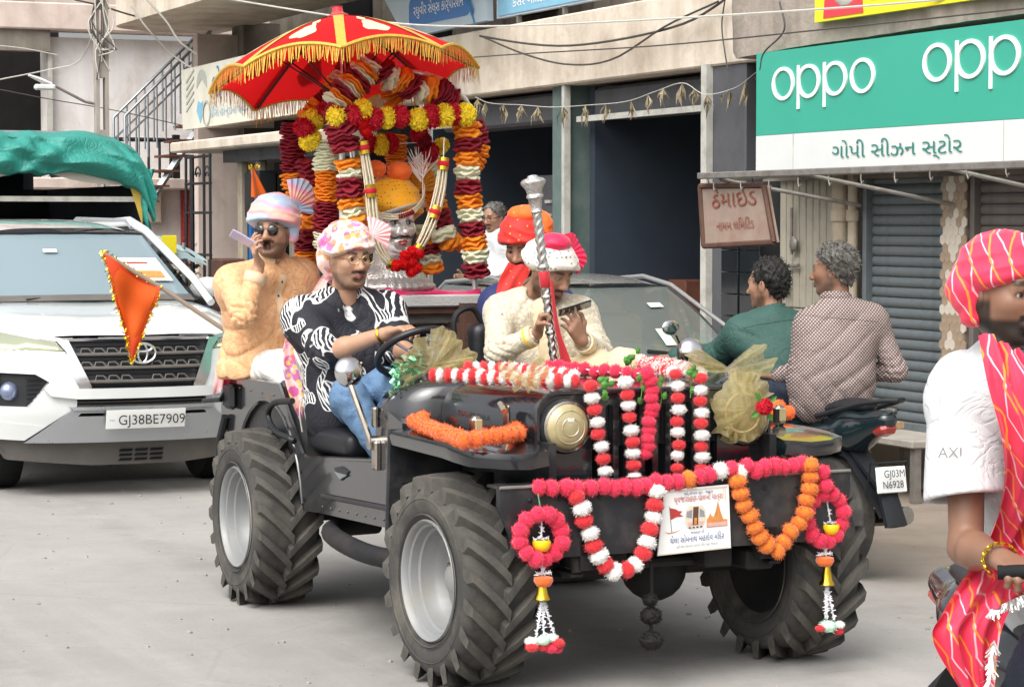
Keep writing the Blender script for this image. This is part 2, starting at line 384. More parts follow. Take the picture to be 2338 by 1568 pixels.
def mat(name, col=(.5, .5, .5), rough=.6, metal=0, var=.12, vsc=5, bump=0, bs=60, attr=False, dirt=None, coat=0, spec=.5, sheen=0, trans=0, alpha=1, emit=0, ior=1.45, fn=None, rvar=.1, stretch=None, sss=0, crease=0, transl=0, ksc=16, kd=.0022):
    if name in MATS: return MATS[name]
    m = bpy.data.materials.new(name); m.use_nodes = True; nt = m.node_tree; b = nt.nodes['Principled BSDF']; MATS[name] = m
    co = objco(nt)
    if stretch: co = nd(nt, 'ShaderNodeMapping', None, Vector=co, Scale=stretch).outputs[0]
    c = srgb(col)
    if fn: base = fn(nt, co)
    elif attr: base = nd(nt, 'ShaderNodeAttribute', {'attribute_name': 'Col'}).outputs['Color']
    else: base = nd(nt, 'ShaderNodeRGB').outputs[0]; base.default_value = (*c, 1)
    if var:
        f = noise_(nt, co, vsc); k = nd(nt, 'ShaderNodeMapRange', None, Value=f, From_Min=.25, From_Max=.75, To_Min=1-var, To_Max=1+var*.7).outputs[0]
        base = mix(nt, 1.0, base, nd(nt, 'ShaderNodeCombineColor', None, Red=k, Green=k, Blue=k).outputs[0], 'MULTIPLY')
    rg = rough
    if dirt:
        dc, amt, dsc = dirt; f = mt(nt, 'MULTIPLY', ramp(nt, noise_(nt, co, dsc, 6, .65), .45, .68), amt); base = mix(nt, f, base, srgb(dc)); rg = mt(nt, 'ADD', mt(nt, 'MULTIPLY', f, .35), rough, clamp=True)
    elif rvar: rg = mt(nt, 'ADD', mt(nt, 'MULTIPLY', noise_(nt, co, vsc*1.7), rvar*2), max(0, rough-rvar), clamp=True)
    nt.links.new(base, b.inputs['Base Color'])
    if hasattr(rg, 'is_output'): nt.links.new(rg, b.inputs['Roughness'])
    else: b.inputs['Roughness'].default_value = rg
    b.inputs['Metallic'].default_value = metal; b.inputs['IOR'].default_value = ior; b.inputs['Specular IOR Level'].default_value = spec
    b.inputs['Coat Weight'].default_value = coat; b.inputs['Coat Roughness'].default_value = .06; b.inputs['Sheen Weight'].default_value = sheen
    b.inputs['Transmission Weight'].default_value = trans; b.inputs['Alpha'].default_value = alpha
    if sss: b.inputs['Subsurface Weight'].default_value = sss; b.inputs['Subsurface Radius'].default_value = (.012, .006, .003); b.inputs['Subsurface Scale'].default_value = .6
    if emit: nt.links.new(base, b.inputs['Emission Color']); b.inputs['Emission Strength'].default_value = emit
    if bump:
        h = noise_(nt, co, bs, 3); bp = nd(nt, 'ShaderNodeBump', None, Strength=min(1, bump), Distance=.01*bump, Height=h); nt.links.new(bp.outputs[0], b.inputs['Normal'])
    if crease:
        n1 = nd(nt, 'ShaderNodeTexNoise', None, Vector=co, Scale=float(ksc), Detail=3.0, Roughness=.5, Distortion=2.2).outputs['Fac']
        rid = mt(nt, 'ABSOLUTE', mt(nt, 'SUBTRACT', n1, .5)); n2 = noise_(nt, co, ksc*3.1, 3, .6, .8)
        hgt = mt(nt, 'ADD', mt(nt, 'MULTIPLY', ramp(nt, rid, 0, .10), .9), mt(nt, 'MULTIPLY', n2, .06))
        bp = nd(nt, 'ShaderNodeBump', None, Strength=min(1, crease), Distance=kd, Height=hgt); nt.links.new(bp.outputs[0], b.inputs['Normal'])
    if transl:
        tb = nd(nt, 'ShaderNodeBsdfTranslucent', None, Color=base); ms = nd(nt, 'ShaderNodeMixShader', None, i0=transl, i1=b.outputs[0], i2=tb.outputs[0]); nt.links.new(ms.outputs[0], nt.nodes['Material Output'].inputs['Surface'])
    return m
def f_ground(nt, co):
    x, y, z = sep(nt, co)
    big = noise_(nt, co, .35, 5); mid = noise_(nt, co, 2.2, 6, .65); fine = noise_(nt, co, 45, 3, .7)
    base = mix(nt, ramp(nt, big, .3, .7), (.36, .347, .328), (.26, .25, .237))
    base = mix(nt, mt(nt, 'MULTIPLY', ramp(nt, noise_(nt, nd(nt, 'ShaderNodeMapping', None, Vector=co, Scale=(.12, 1.6, 1)).outputs[0], 1.3, 5, .6), .46, .62), .6), base, (.36, .345, .325))
    base = mix(nt, mt(nt, 'MULTIPLY', ramp(nt, mid, .5, .72), .45), base, (.29, .275, .257))
    base = mix(nt, mt(nt, 'MULTIPLY', ramp(nt, fine, .55, .75), .35), base, (.15, .146, .14))
    for y0 in (-1.75, -.35, .95, 2.1):
        tr = ramp(nt, mt(nt, 'ABSOLUTE', mt(nt, 'SUBTRACT', mt(nt, 'ADD', y, mt(nt, 'MULTIPLY', noise_(nt, co, .25, 2), .8)), y0)), .22, .04)
        base = mix(nt, mt(nt, 'MULTIPLY', mt(nt, 'MULTIPLY', tr, ramp(nt, noise_(nt, co, 3.5, 5, .7), .4, .62)), .35), base, (.19, .184, .175))
    e = mt(nt, 'ADD', y, mt(nt, 'MULTIPLY', mt(nt, 'SUBTRACT', noise_(nt, co, .8, 6), .5), 2.4))
    dust = mix(nt, ramp(nt, mid, .35, .7), (.27, .225, .185), (.205, .17, .137))
    blot = mt(nt, 'MULTIPLY', ramp(nt, noise_(nt, nd(nt, 'ShaderNodeMapping', None, Vector=co, Location=(3, 7, 0), Scale=(.5, 1, 1)).outputs[0], 1.1, 6, .7, .6), .60, .72), .35)
    base = mix(nt, blot, base, (.13, .127, .122))
    spk = nd(nt, 'ShaderNodeTexVoronoi', None, Vector=co, Scale=9.0).outputs['Distance']
    base = mix(nt, mt(nt, 'MULTIPLY', ramp(nt, spk, .07, .03), .5), base, (.11, .10, .09))
    base = mix(nt, ramp(nt, e, 1.5, 2.8), base, dust)
    st = nd(nt, 'ShaderNodeTexVoronoi', {'feature': 'DISTANCE_TO_EDGE'}, Vector=nd(nt, 'ShaderNodeMapping', None, Vector=co, Scale=(.5, .35, 1)).outputs[0], Scale=1.0).outputs['Distance']
    return mix(nt, mt(nt, 'MULTIPLY', ramp(nt, mt(nt, 'ADD', st, mt(nt, 'MULTIPLY', mid, .01)), .010, .006), .10), base, (.12, .115, .11))
mat('ground', fn=f_ground, rough=.9, var=.06, bump=.35, bs=120, spec=.25)
def f_streak(c1, c2, c3, sx=2.5):
    def f(nt, co):
        v = nd(nt, 'ShaderNodeMapping', None, Vector=co, Scale=(sx, sx, .25)).outputs[0]
        a = mix(nt, ramp(nt, noise_(nt, v, 1.2, 6, .6), .4, .7), srgb(c1), srgb(c2))
        return mix(nt, mt(nt, 'MULTIPLY', ramp(nt, noise_(nt, co, 1.7, 7, .65, .4), .48, .70), .7), a, srgb(c3))
    return f
mat('plaster_cream', fn=f_streak('d8cdbd', 'bfb2a1', 'a39382'), rough=.9, var=.07, vsc=14, bump=.5, bs=30, spec=.2)
mat('plaster_grey', fn=f_streak('a59b90', '857c73', '6f6760'), rough=.92, var=.12, vsc=9, bump=.9, bs=22, spec=.2)
mat('plaster_white', fn=f_streak('e6e4e2', 'd5d2cf', 'c3b8b0'), rough=.85, var=.04, bump=.2, bs=40, spec=.25)
mat('plaster_pink', fn=f_streak('d6c6bc', 'c2b0a6', 'a89a92'), rough=.9, var=.06, bump=.3, bs=30, spec=.2)
mat('wall_dim', fn=f_streak('8d867c', '6e675f', '5b544e'), rough=.92, var=.1, bump=.4, bs=20, spec=.15)
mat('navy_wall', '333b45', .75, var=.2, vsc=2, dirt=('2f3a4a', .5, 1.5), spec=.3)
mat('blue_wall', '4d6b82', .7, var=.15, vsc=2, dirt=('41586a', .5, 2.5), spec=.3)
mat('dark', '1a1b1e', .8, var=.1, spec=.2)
mat('charcoal_grey', '2b2a2a', .85, var=.2, spec=.2)  # plain dark grey for shop fronts, columns, cabinets and recess wall
mat('concrete', 'a39d95', .92, var=.15, vsc=4, bump=.6, bs=45, dirt=('6d665e', .5, 2.2), spec=.2)
mat('column_green', '5d6f6c', .45, var=.12, vsc=3, dirt=('8b9089', .35, 4))
mat('column_grey', '55565a', .5, var=.12, vsc=3, dirt=('3d3e42', .5, 3))
mat('trim_pale', 'b9b8b0', .7, var=.1, dirt=('7e7a72', .5, 8))
mat('black_tile', '1c2123', .12, var=.15, vsc=3, coat=.3)
mat('shutter', '6b7275', .45, metal=.15, var=.1, vsc=3, dirt=('4c5557', .5, 5))
mat('shutter_brown', '716b67', .5, metal=.15, var=.1, vsc=3, dirt=('544f4c', .5, 5))
mat('shutter_red', 'b1423d', .55, var=.1, dirt=('8b3833', .5, 4))
mat('tile_beige', 'a08d78', .35, var=.2, vsc=12)
mat('tile_pale', 'c9c0b2', .3, var=.1, vsc=12)
mat('grout', '7d7062', .9)
mat('door_cream', 'aaa494', .6, var=.1, vsc=6, dirt=('8d8473', .4, 7))
mat('pipe_cream', 'b5a893', .5, var=.1, dirt=('85786a', .4, 6))
mat('steel_rusty', '8e8b86', .5, metal=.5, var=.2, vsc=9, dirt=('6a5446', .5, 11))
mat('steel_grey', '9aa0a4', .4, metal=.6, var=.1)
mat('chrome', 'd6d6d6', .16, metal=1, var=.05, rvar=.05)
mat('chrome_old', 'b9b2a8', .22, metal=1, var=.15, vsc=14, dirt=('6f6052', .35, 16))
mat('iron_black', '26282b', .5, metal=.3, var=.2)
mat('rust_brown', '6d4334', .85, var=.25, vsc=9)
mat('sign_green', '3aa58e', .4, var=.05, vsc=1.0, coat=.2)
mat('sign_white', 'd6d9d7', .35, var=.03)
mat('letter_white', 'f2f4f2', .4, var=0)
mat('letter_green', '2f7f74', .5, var=.05)
mat('letter_blue', '4a86b8', .5, var=.15)
mat('letter_pale_blue', '9bb9cc', .6, var=.2, vsc=20)
mat('letter_dark', '23262b', .5, var=0)
mat('letter_grey', '8a8a88', .6, var=.1)
mat('letter_rust', '8d4f3f', .8, var=.35, vsc=14)
mat('banner', 'd8d6c8', .6, var=.06, dirt=('b5b1a0', .4, 1.4))
mat('banner_grey', 'a9ada4', .6, var=.1)
mat('banner_blue', '7fb2cc', .6, var=.1)
mat('sign_sky', 'b9c9d4', .5, var=.12, vsc=1.5)
mat('sign_blue', '3b74b4', .45, var=.06)
mat('sign_yellow', 'f1e02c', .45, var=.05)
mat('sign_red', 'd8404a', .5, var=.05)
mat('board_faded', '9a887b', .85, var=.2, vsc=5, dirt=('8e6d60', .6, 4))
mat('cable_dark', '4a4642', .7); mat('cable_pale', 'bdbab2', .7)
mat('leaf_dry', '8d8168', .85, var=.35, vsc=30)
mat('leaf_green', '4d8a38', .5, var=.35, vsc=18); mat('foliage', '55703a', .6, var=.45, vsc=6); mat('foliage_dull', '6f7a68', .7, var=.35, vsc=6)
mat('wood_brown', '5b3f33', .7, var=.2, dirt=('3d2b24', .5, 6)); mat('wood_tan', 'a98b68', .75, var=.2, vsc=4, stretch=(1, 12, 12))
mat('rubber', '444341', .85, var=.2, vsc=8, dirt=('6e6a61', .7, 5), bump=.3, bs=70, spec=.3)
mat('rubber_dark', '1b1b1c', .8, var=.15, spec=.3)
mat('rim_silver', '8f9192', .45, metal=.2, var=.08, dirt=('8d8779', .4, 7))
mat('jeep_paint', '202226', .16, var=.06, vsc=4, coat=.8, dirt=('3c3a37', .35, 5), spec=.6)
mat('jeep_matt', '24262a', .4, var=.2, vsc=6, dirt=('4b4742', .55, 9))
mat('leatherette', '1e1f23', .42, var=.1, bump=.3, bs=40)
mat('chassis', '17171a', .7, var=.25, vsc=9, dirt=('3a352f', .5, 8))
mat('car_white', 'cdd0cf', .12, var=.015, coat=.9, spec=.5)
mat('car_grey', '8f908f', .2, metal=.35, var=.03, coat=.6, dirt=('918d85', .3, 2))
mat('car_blue', 'b9d0d6', .3, var=.05, dirt=('98a6a8', .3, 3))
mat('plastic_black', '1b1d21', .5, var=.06); mat('plastic_grey', '5a5754', .65, var=.12, dirt=('7a736a', .4, 4))
mat('skid_silver', 'a9adb0', .3, metal=.6, var=.04)
mat('lamp_clear', '868d74', .06, var=.05, spec=.8, coat=1); mat('lamp_lit', 'f4ee9c', .3, var=.0, emit=2.0); mat('lamp_cream', 'a89c74', .08, var=.25, vsc=14, coat=1)
mat('lamp_red', 'a3322d', .15, coat=.8, var=.05); mat('lamp_fog', '8c96b4', .08, metal=.6, var=.05)
mat('plate_white', 'e6e7e4', .4, var=.03)
def glassy(name, col, op, rough=.03):
    m = mat(name, col, rough, var=.0, spec=.9, rvar=0); m.node_tree.nodes['Principled BSDF'].inputs['Alpha'].default_value = op; return m
glassy('glass_suv', '83959c', .88); glassy('glass_dark', '151a1c', .9); glassy('glass_dusty', '7f8783', .45, .06); glassy('glass_clear', 'dfe6e6', .18)
mat('seat_fabric', 'a79c86', .8, var=.1)
mat('tarp', '2c877b', .5, var=.14, vsc=3, crease=1.0, ksc=5, kd=.004); mat('tarp_yellow', 'c9a64a', .6, var=.15); mat('tarp_grey', 'b0aba0', .7, var=.12)
mat('truck_dark', '2c2e3a', .7, var=.2, dirt=('4a4540', .5, 3))
mat('bike_green', '18262a', .2, var=.05, coat=.7)
mat('paper', 'ebebe8', .7, var=.02); mat('poster_red', 'b23b36', .7, var=.05); mat('poster_orange', 'd08a4a', .7, var=.25, vsc=60); mat('poster_blue', '3f5f93', .7, var=.05); mat('poster_grey', '8f9094', .7, var=.15, vsc=40); mat('poster_pale', 'd8cdb8', .7, var=.1, vsc=40); mat('poster_pink', 'd5a9a0', .7, var=.2, vsc=50)
# pom-poms, garlands, cloth
mat('pom_red', 'd8242c', .85, var=.22, vsc=60, sheen=.4); mat('pom_pink', 'e0254c', .85, var=.22, vsc=60, sheen=.4); mat('pom_white', 'e9e7e2', .85, var=.08, vsc=60, sheen=.3)
mat('pom_orange', 'ee6a22', .85, var=.22, vsc=60, sheen=.4); mat('pom_marigold', 'e2761c', .85, var=.25, vsc=60, sheen=.4)
mat('ruf_maroon', '8e1a2c', .75, var=.3, vsc=22, transl=.15); mat('ruf_orange', 'ffa02c', .75, var=.12, vsc=22, transl=.3); mat('ruf_cream', 'f5f8dc', .75, var=.08, vsc=22, transl=.3); mat('ruf_yellow', 'ffea3c', .7, var=.06, vsc=30, transl=.2); mat('ruf_red', 'd01c34', .7, var=.15, vsc=30, transl=.2)
mat('satin_red', 'e01a1e', .6, var=.06, spec=.25, transl=.4); mat('gold_braid', 'dcb04a', .45, metal=.25, var=.2, vsc=60); mat('embroidery', 'd9cfa6', .6, var=.25, vsc=70)
mat('gold', 'd9b13a', .22, metal=1, var=.1); mat('gold_tinsel', 'e0b62c', .25, metal=.9, var=.25, vsc=80)
mat('silver', 'e8e8e4', .30, metal=.72, var=.04, vsc=12); mat('silver_bright', 'd2d2ce', .17, metal=1, var=.06, vsc=12); mat('silver_chased', 'd4d4d0', .3, metal=.8, var=.15, vsc=60, bump=.8, bs=90)
mat('cloth_magenta', 'd4145f', .5, var=.12, sheen=.4); mat('white_metal', 'cfcfcb', .4, metal=.3, var=.08, bump=.6, bs=130)
mat('bead_cream', 'd9cfb2', .35, var=.15, vsc=50, spec=.6); mat('feather', 'e9ddd8', .9)
def f_organza(nt, co): return mix(nt, ramp(nt, noise_(nt, co, 60, 2), .35, .7), (.62, .53, .24), (.8, .72, .42))
mat('organza', fn=f_organza, rough=.35, var=.15, vsc=9, sheen=.3, alpha=.36, spec=.4, transl=.4)
mat('flag_orange', 'f57328', .7, var=.06, transl=.45); mat('flag_border', 'd2451a', .7, var=.06); mat('wood_pole', '9b8f80', .6, var=.1)
mat('tinsel_green', '7fc79a', .25, metal=.6, var=.4, vsc=50); mat('thread_white', 'e6e6ea', .8); mat('thread_black', '1b1718', .85, var=.2, vsc=40)
mat('bead_yellow', 'f0c619', .4, var=.05); mat('fluff_mint', 'c3e3cf', .9, var=.1)
# people
mat('skin', attr=True, rough=.42, var=.07, vsc=26, sss=.12, spec=.4, bump=.12, bs=220)
mat('hair_black', '14120f', .65, var=.3, vsc=60); mat('hair_grey', '57544f', .5, var=.55, vsc=45)
mat('eye', attr=True, rough=.08, var=0, spec=.7)
mat('shades', '0b0b0c', .06, var=0, coat=1); mat('wire_gold', 'b39a63', .25, metal=1, var=0)
mat('phone_lilac', 'b9b0cf', .25, var=.03, coat=.5); mat('phone_black', '101113', .08, var=0, coat=1)
mat('denim', '5c7a9a', .8, var=.2, vsc=7, crease=.8, ksc=9); mat('denim_dark', '1f2838', .8, var=.15, crease=.7, ksc=9); mat('trouser_white', 'd9d8d3', .75, var=.06, crease=.8, ksc=9); mat('trouser_black', '17181b', .75, var=.1); mat('shoe', '1b1918', .4)
mat('shirt_green', '31524b', .7, var=.12, vsc=5, crease=.9, ksc=9); mat('shirt_white', 'c9cccd', .85, var=.04, crease=.9, ksc=9); mat('navy_cloth', '2b3563', .7, var=.1)
def f_kurta(nt, co): return mix(nt, ramp(nt, noise_(nt, co, 42, 4, .6, 1.2), .38, .66), srgb('d9a070'), srgb('e4b98d'))
mat('kurta_trim', 'e3c6a2', .65, var=.1, vsc=30); mat('kurta_peach', fn=f_kurta, rough=.7, var=.08, vsc=5, sheen=.15, crease=.8, ksc=10)
def f_leaf_shirt(nt, co):
    # black cotton printed with white line-drawn leaf patches
    w = nd(nt, 'ShaderNodeTexWave', {'wave_type': 'BANDS', 'bands_direction': 'DIAGONAL'}, Vector=co, Scale=22.0, Distortion=9.0, Detail=1.5, Detail_Scale=.55).outputs['Fac']
    line = ramp(nt, w, .62, .72)
    n = noise_(nt, nd(nt, 'ShaderNodeMapping', None, Vector=co, Location=(.13, .05, .21)).outputs[0], 6.2, 1.5, .4, 1.1)
    patch = ramp(nt, n, .525, .545); edge = mt(nt, 'MULTIPLY', ramp(nt, n, .51, .522), ramp(nt, n, .545, .532))
    return mix(nt, mt(nt, 'MAXIMUM', mt(nt, 'MULTIPLY', line, patch), edge), (.012, .013, .02), (.78, .78, .77))
mat('shirt_leaf', fn=f_leaf_shirt, rough=.7, var=.05, crease=.7, ksc=9)
def f_sherwani(nt, co):
    v = nd(nt, 'ShaderNodeTexVoronoi', None, Vector=co, Scale=55.0).outputs['Distance']; n = noise_(nt, co, 30, 5, .7)
    a = mix(nt, ramp(nt, mt(nt, 'ADD', v, mt(nt, 'MULTIPLY', n, .5)), .45, .8), srgb('ddd4c1'), srgb('c3b8a1'))
    v2 = nd(nt, 'ShaderNodeTexVoronoi', None, Vector=co, Scale=19.0).outputs['Distance']
    return mix(nt, mt(nt, 'MULTIPLY', ramp(nt, v2, .16, .1), ramp(nt, n, .45, .55)), a, srgb('6b6352'))
mat('sherwani', fn=f_sherwani, rough=.5, var=.08, sheen=.2, crease=.9, ksc=14); mat('kurta_cream', 'd6c3a0', .6, var=.06, sheen=.2, crease=.7, ksc=9)
def f_dotshirt(nt, co):
    v = nd(nt, 'ShaderNodeMapping', None, Vector=co, Scale=(1, 1, 1), Rotation=(0, 0, 0)).outputs[0]
    x, y, z = sep(nt, v); s = 56.0
    a = mt(nt, 'ABSOLUTE', mt(nt, 'SINE', mt(nt, 'MULTIPLY', mt(nt, 'ADD', y, mt(nt, 'MULTIPLY', x, .45)), s*3.14))); b = mt(nt, 'ABSOLUTE', mt(nt, 'SINE', mt(nt, 'MULTIPLY', z, s*3.14)))
    a2 = mt(nt, 'ABSOLUTE', mt(nt, 'COSINE', mt(nt, 'MULTIPLY', mt(nt, 'ADD', y, mt(nt, 'MULTIPLY', x, .45)), s*3.14))); b2_ = mt(nt, 'ABSOLUTE', mt(nt, 'COSINE', mt(nt, 'MULTIPLY', z, s*3.14)))
    d = mt(nt, 'MAXIMUM', ramp(nt, mt(nt, 'MULTIPLY', a, b), .70, .86), ramp(nt, mt(nt, 'MULTIPLY', a2, b2_), .70, .86))
    return mix(nt, d, srgb('62504e'), srgb('b8aca6'))
mat('shirt_dots', fn=f_dotshirt, rough=.7, var=.1, crease=.9, ksc=8)
def f_floral(nt, co):
    base = mix(nt, ramp(nt, noise_(nt, co, 5, 2), .45, .6), srgb('efd3c9'), srgb('f0b9b4'))
    for sc, th, c1, c2 in ((15, .40, 'd05a97', 'b87fb4'), (21, .36, 'e6a15a', 'd9468c'), (31, .34, 'c99ac0', 'e8c65a')):
        v = nd(nt, 'ShaderNodeTexVoronoi', None, Vector=co, Scale=float(sc)); col = mix(nt, nd(nt, 'ShaderNodeSeparateColor', None, Color=v.outputs['Color']).outputs[0], srgb(c1), srgb(c2))
        base = mix(nt, ramp(nt, mt(nt, 'ADD', v.outputs['Distance'], mt(nt, 'MULTIPLY', mt(nt, 'SUBTRACT', noise_(nt, co, 70, 2), .5), .2)), th+.04, th-.04), base, col)
    return base
mat('cloth_floral', fn=f_floral, rough=.7, var=.05, sheen=.2); mat('cloth_pink', 'f0b3b4', .6, var=.08, sheen=.3)
def f_pastel(nt, co):
    x, y, z = sep(nt, co); n = mt(nt, 'ADD', mt(nt, 'MULTIPLY', z, 8.5), mt(nt, 'ADD', mt(nt, 'MULTIPLY', y, 2.0), mt(nt, 'MULTIPLY', noise_(nt, co, 5, 2), .7)))
    r = nt.nodes.new('ShaderNodeValToRGB'); nt.links.new(mt(nt, 'FRACT', n), r.inputs[0]); e = r.color_ramp.elements
    for i, (p, c) in enumerate(((0, 'ee9fa2'), (.22, 'f1c3a6'), (.42, 'e7a2bd'), (.62, 'b8c6e0'), (.8, '9fc6df'), (1, 'ee9fa2'))):
        q = e[i] if i < 2 else e.new(p); q.position = p; q.color = (*srgb(c), 1)
    return r.outputs[0]
mat('cloth_pastel', fn=f_pastel, rough=.6, var=.05, sheen=.25)
def f_spots(c1, c2, sc, th):
    def f(nt, co): return mix(nt, ramp(nt, nd(nt, 'ShaderNodeTexVoronoi', None, Vector=co, Scale=sc, Randomness=.35).outputs['Distance'], th+.04, th-.02), srgb(c1), srgb(c2))
    return f
mat('turban_saffron', fn=f_spots('eda50f', '6b3f18', 58., .2), rough=.65, var=.1, vsc=12, sheen=.2)
mat('turban_red', fn=f_spots('d2281f', 'f0a05a', 30., .12), rough=.65, var=.12, sheen=.2); mat('turban_orange', fn=f_spots('f26a1f', 'f7c08a', 30., .1), rough=.65, var=.1, sheen=.2)
mat('turban_cream', fn=f_spots('e4dfd6', '8e8a8c', 42., .24), rough=.6, var=.05, sheen=.2); mat('cloth_hotpink', 'e4174f', .5, var=.12, sheen=.3); mat('cloth_red', 'b81f2a', .55, var=.1, sheen=.3)
def f_leheriya(nt, co):
    x, y, z = sep(nt, co)
    def zig(a, b, fr, ph):
        t = mt(nt, 'PINGPONG', mt(nt, 'ADD', mt(nt, 'MULTIPLY', a, 7.0), ph), .5)
        return mt(nt, 'FRACT', mt(nt, 'ADD', mt(nt, 'MULTIPLY', b, fr), mt(nt, 'ADD', mt(nt, 'MULTIPLY', t, .9), mt(nt, 'MULTIPLY', noise_(nt, co, 9, 2), .55))))
    d = mt(nt, 'ADD', mt(nt, 'MULTIPLY', x, .9), mt(nt, 'ADD', mt(nt, 'MULTIPLY', y, .8), mt(nt, 'MULTIPLY', z, .45)))
    l1 = zig(z, d, 17.0, 0.0); l2 = zig(z, d, 17.0, .5)
    base = mix(nt, ramp(nt, noise_(nt, co, 7, 2), .35, .65), srgb('d81c3c'), srgb('e63458'))
    base = mix(nt, mt(nt, 'MULTIPLY', ramp(nt, l1, .40, .44), ramp(nt, l1, .52, .48)), base, srgb('f2b9c4'))
    return mix(nt, mt(nt, 'MULTIPLY', ramp(nt, l2, .72, .75), ramp(nt, l2, .86, .82)), base, srgb('f58a2c'))
mat('cloth_leheriya', fn=f_leheriya, rough=.65, var=.06, sheen=.25)
def K(n): return MATS[n]
# ---------------------------------------------------------------- setting
random.seed(3); F = 4.95
RT, UP = V((1, 0, 0)), V((0, 0, 1))
# facade lettering: seen from the street, right = +x, up = z, out = -y
FACE = M((RT, UP, V((0, -1, 0)))).transposed()
g = MB().grid(lambda u, v: ((u-.5)*700, (v-.5)*700, 0), 14, 14); o = g.build('ground', K('ground'), None, 0); place(o); struct(o)
g = MB().box((-8.5, 8.2, .15), (29, 7.4, .3), bev=.02); o = g.build('pavement', K('concrete'), None); place(o); struct(o)
# loose grit and litter on the road
g = MB()
for i in range(420):
    p = V((rnd(-9, 1.6), rnd(-2.6, 4.2), 0)); r = rnd(.004, .013)*(2 if i % 40 == 0 else 1)
    g.ell(p+V((0, 0, r*.3)), (r*rnd(.7, 1.4), r*rnd(.7, 1.4), r*.6), 5, 3)
o = g.build('gravel', K('concrete'), None, 0); place(o); o['kind'] = 'stuff'

# --- long shop building with the cream parapet
B = thing('shop_building', 'long concrete shop building with cream stained parapet above dark open shops', 'building', (-15, F, 0))
bo = (-15, F, 0)
def bp(mb, name, m, par=B, off=bo, smooth=35): return mb.build(name, K(m), par, smooth, off)
bp(MB().box((-14.6, F+.12, 3.28), (14.9, .24, .62), bev=.015), 'parapet', 'plaster_cream')
bp(MB().box((-14.9, F+2.4, 3.07), (15.2, 4.3, .2)), 'ceiling_slab', 'plaster_grey')
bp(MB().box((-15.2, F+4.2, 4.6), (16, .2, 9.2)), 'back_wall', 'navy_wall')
w = MB(); w.box((-15.2, F+1.35, 5.0), (15.6, .18, 3.6)); bp(w, 'upper_wall', 'wall_dim')
for x0, x1, z0, z1 in ((-20.2, -19.0, 3.5, 5.3), (-17.6, -16.5, 3.5, 5.3), (-14.6, -13.7, 3.9, 5.2), (-11.8, -10.6, 3.7, 5.2)):
    bp(MB().box(((x0+x1)/2, F+1.24, (z0+z1)/2), (x1-x0, .06, z1-z0)), 'window', 'dark')
for x in (-18.4, -15.3, -12.7): bp(MB().box((x, F+1.2, 5), (.35, .22, 3.4), bev=.01), 'pilaster', 'wall_dim')
# columns
c = bp(MB().box((-11.22, F+.28, 1.65), (.36, .34, 2.7), bev=.01), 'column', 'column_green')
bp(MB().box((-11.0, F+.06, 1.65), (.06, .06, 2.68)), 'trim', 'trim_pale', c)
c = bp(MB().box((-7.98, F+.2, 1.65), (.52, .34, 2.7), bev=.01), 'column', 'column_grey')
bp(MB().box((-8.28, F+.0, 1.65), (.09, .06, 2.68)), 'trim', 'trim_pale', c)
for k in range(9): 
    for j, (cx, ww) in enumerate(((-7.86, .26), (-7.55, .3))): bp(MB().box((cx, F-.012, .42+.17*k), (ww, .03, .164), bev=.003), 'tile', 'black_tile', c)
for x in (-15.4, -19.2): bp(MB().box((x, F+.28, 1.65), (.4, .34, 2.7), bev=.01), 'column', 'charcoal_grey')
# interior of the open shops
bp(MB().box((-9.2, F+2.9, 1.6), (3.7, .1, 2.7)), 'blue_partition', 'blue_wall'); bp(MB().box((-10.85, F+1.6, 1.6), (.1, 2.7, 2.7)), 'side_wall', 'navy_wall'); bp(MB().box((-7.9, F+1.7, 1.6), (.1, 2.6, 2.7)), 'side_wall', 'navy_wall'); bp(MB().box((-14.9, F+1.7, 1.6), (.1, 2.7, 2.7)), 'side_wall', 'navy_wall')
for px in (1515, 1570): c_ = on(px, 520, y=F+2.6); bp(MB().box((c_.x, F+2.6, 1.2), (.5, .4, 1.9), bev=.01), 'cabinet', 'charcoal_grey')
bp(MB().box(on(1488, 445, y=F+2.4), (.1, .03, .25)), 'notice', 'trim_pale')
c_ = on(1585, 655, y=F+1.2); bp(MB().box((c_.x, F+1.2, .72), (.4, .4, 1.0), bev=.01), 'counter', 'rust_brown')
c_ = on(1305, 450, y=F+2.85); bp(MB().box((c_.x, F+2.83, 1.6), (.5, .06, 2.7)), 'dark_panel', 'charcoal_grey')
bp(MB().box(on(1320, 490, y=F+2.82), (.16, .03, .15)), 'picture', 'trim_pale')
k = bp(MB().box((-12.9, F+.9, 1.75), (.65, .4, .9), bev=.01), 'meter_box', 'column_grey')
for j in range(4): bp(MB().box((-12.72, F+.69, 1.55+.13*j), (.13, .02, .03)), 'label_plate', 'trim_pale', k)
# rolled shutter boxes under the slab
for x, wd in ((-9.6, 2.5), (-12.9, 2.9)): bp(MB().box((x, F+.45, 2.8), (wd, .4, .28), bev=.03), 'shutter_box', 'column_grey')
bp(MB().box((-9.6, F+.14, 2.66), (2.6, .05, .05)), 'shutter_rail', 'trim_pale')
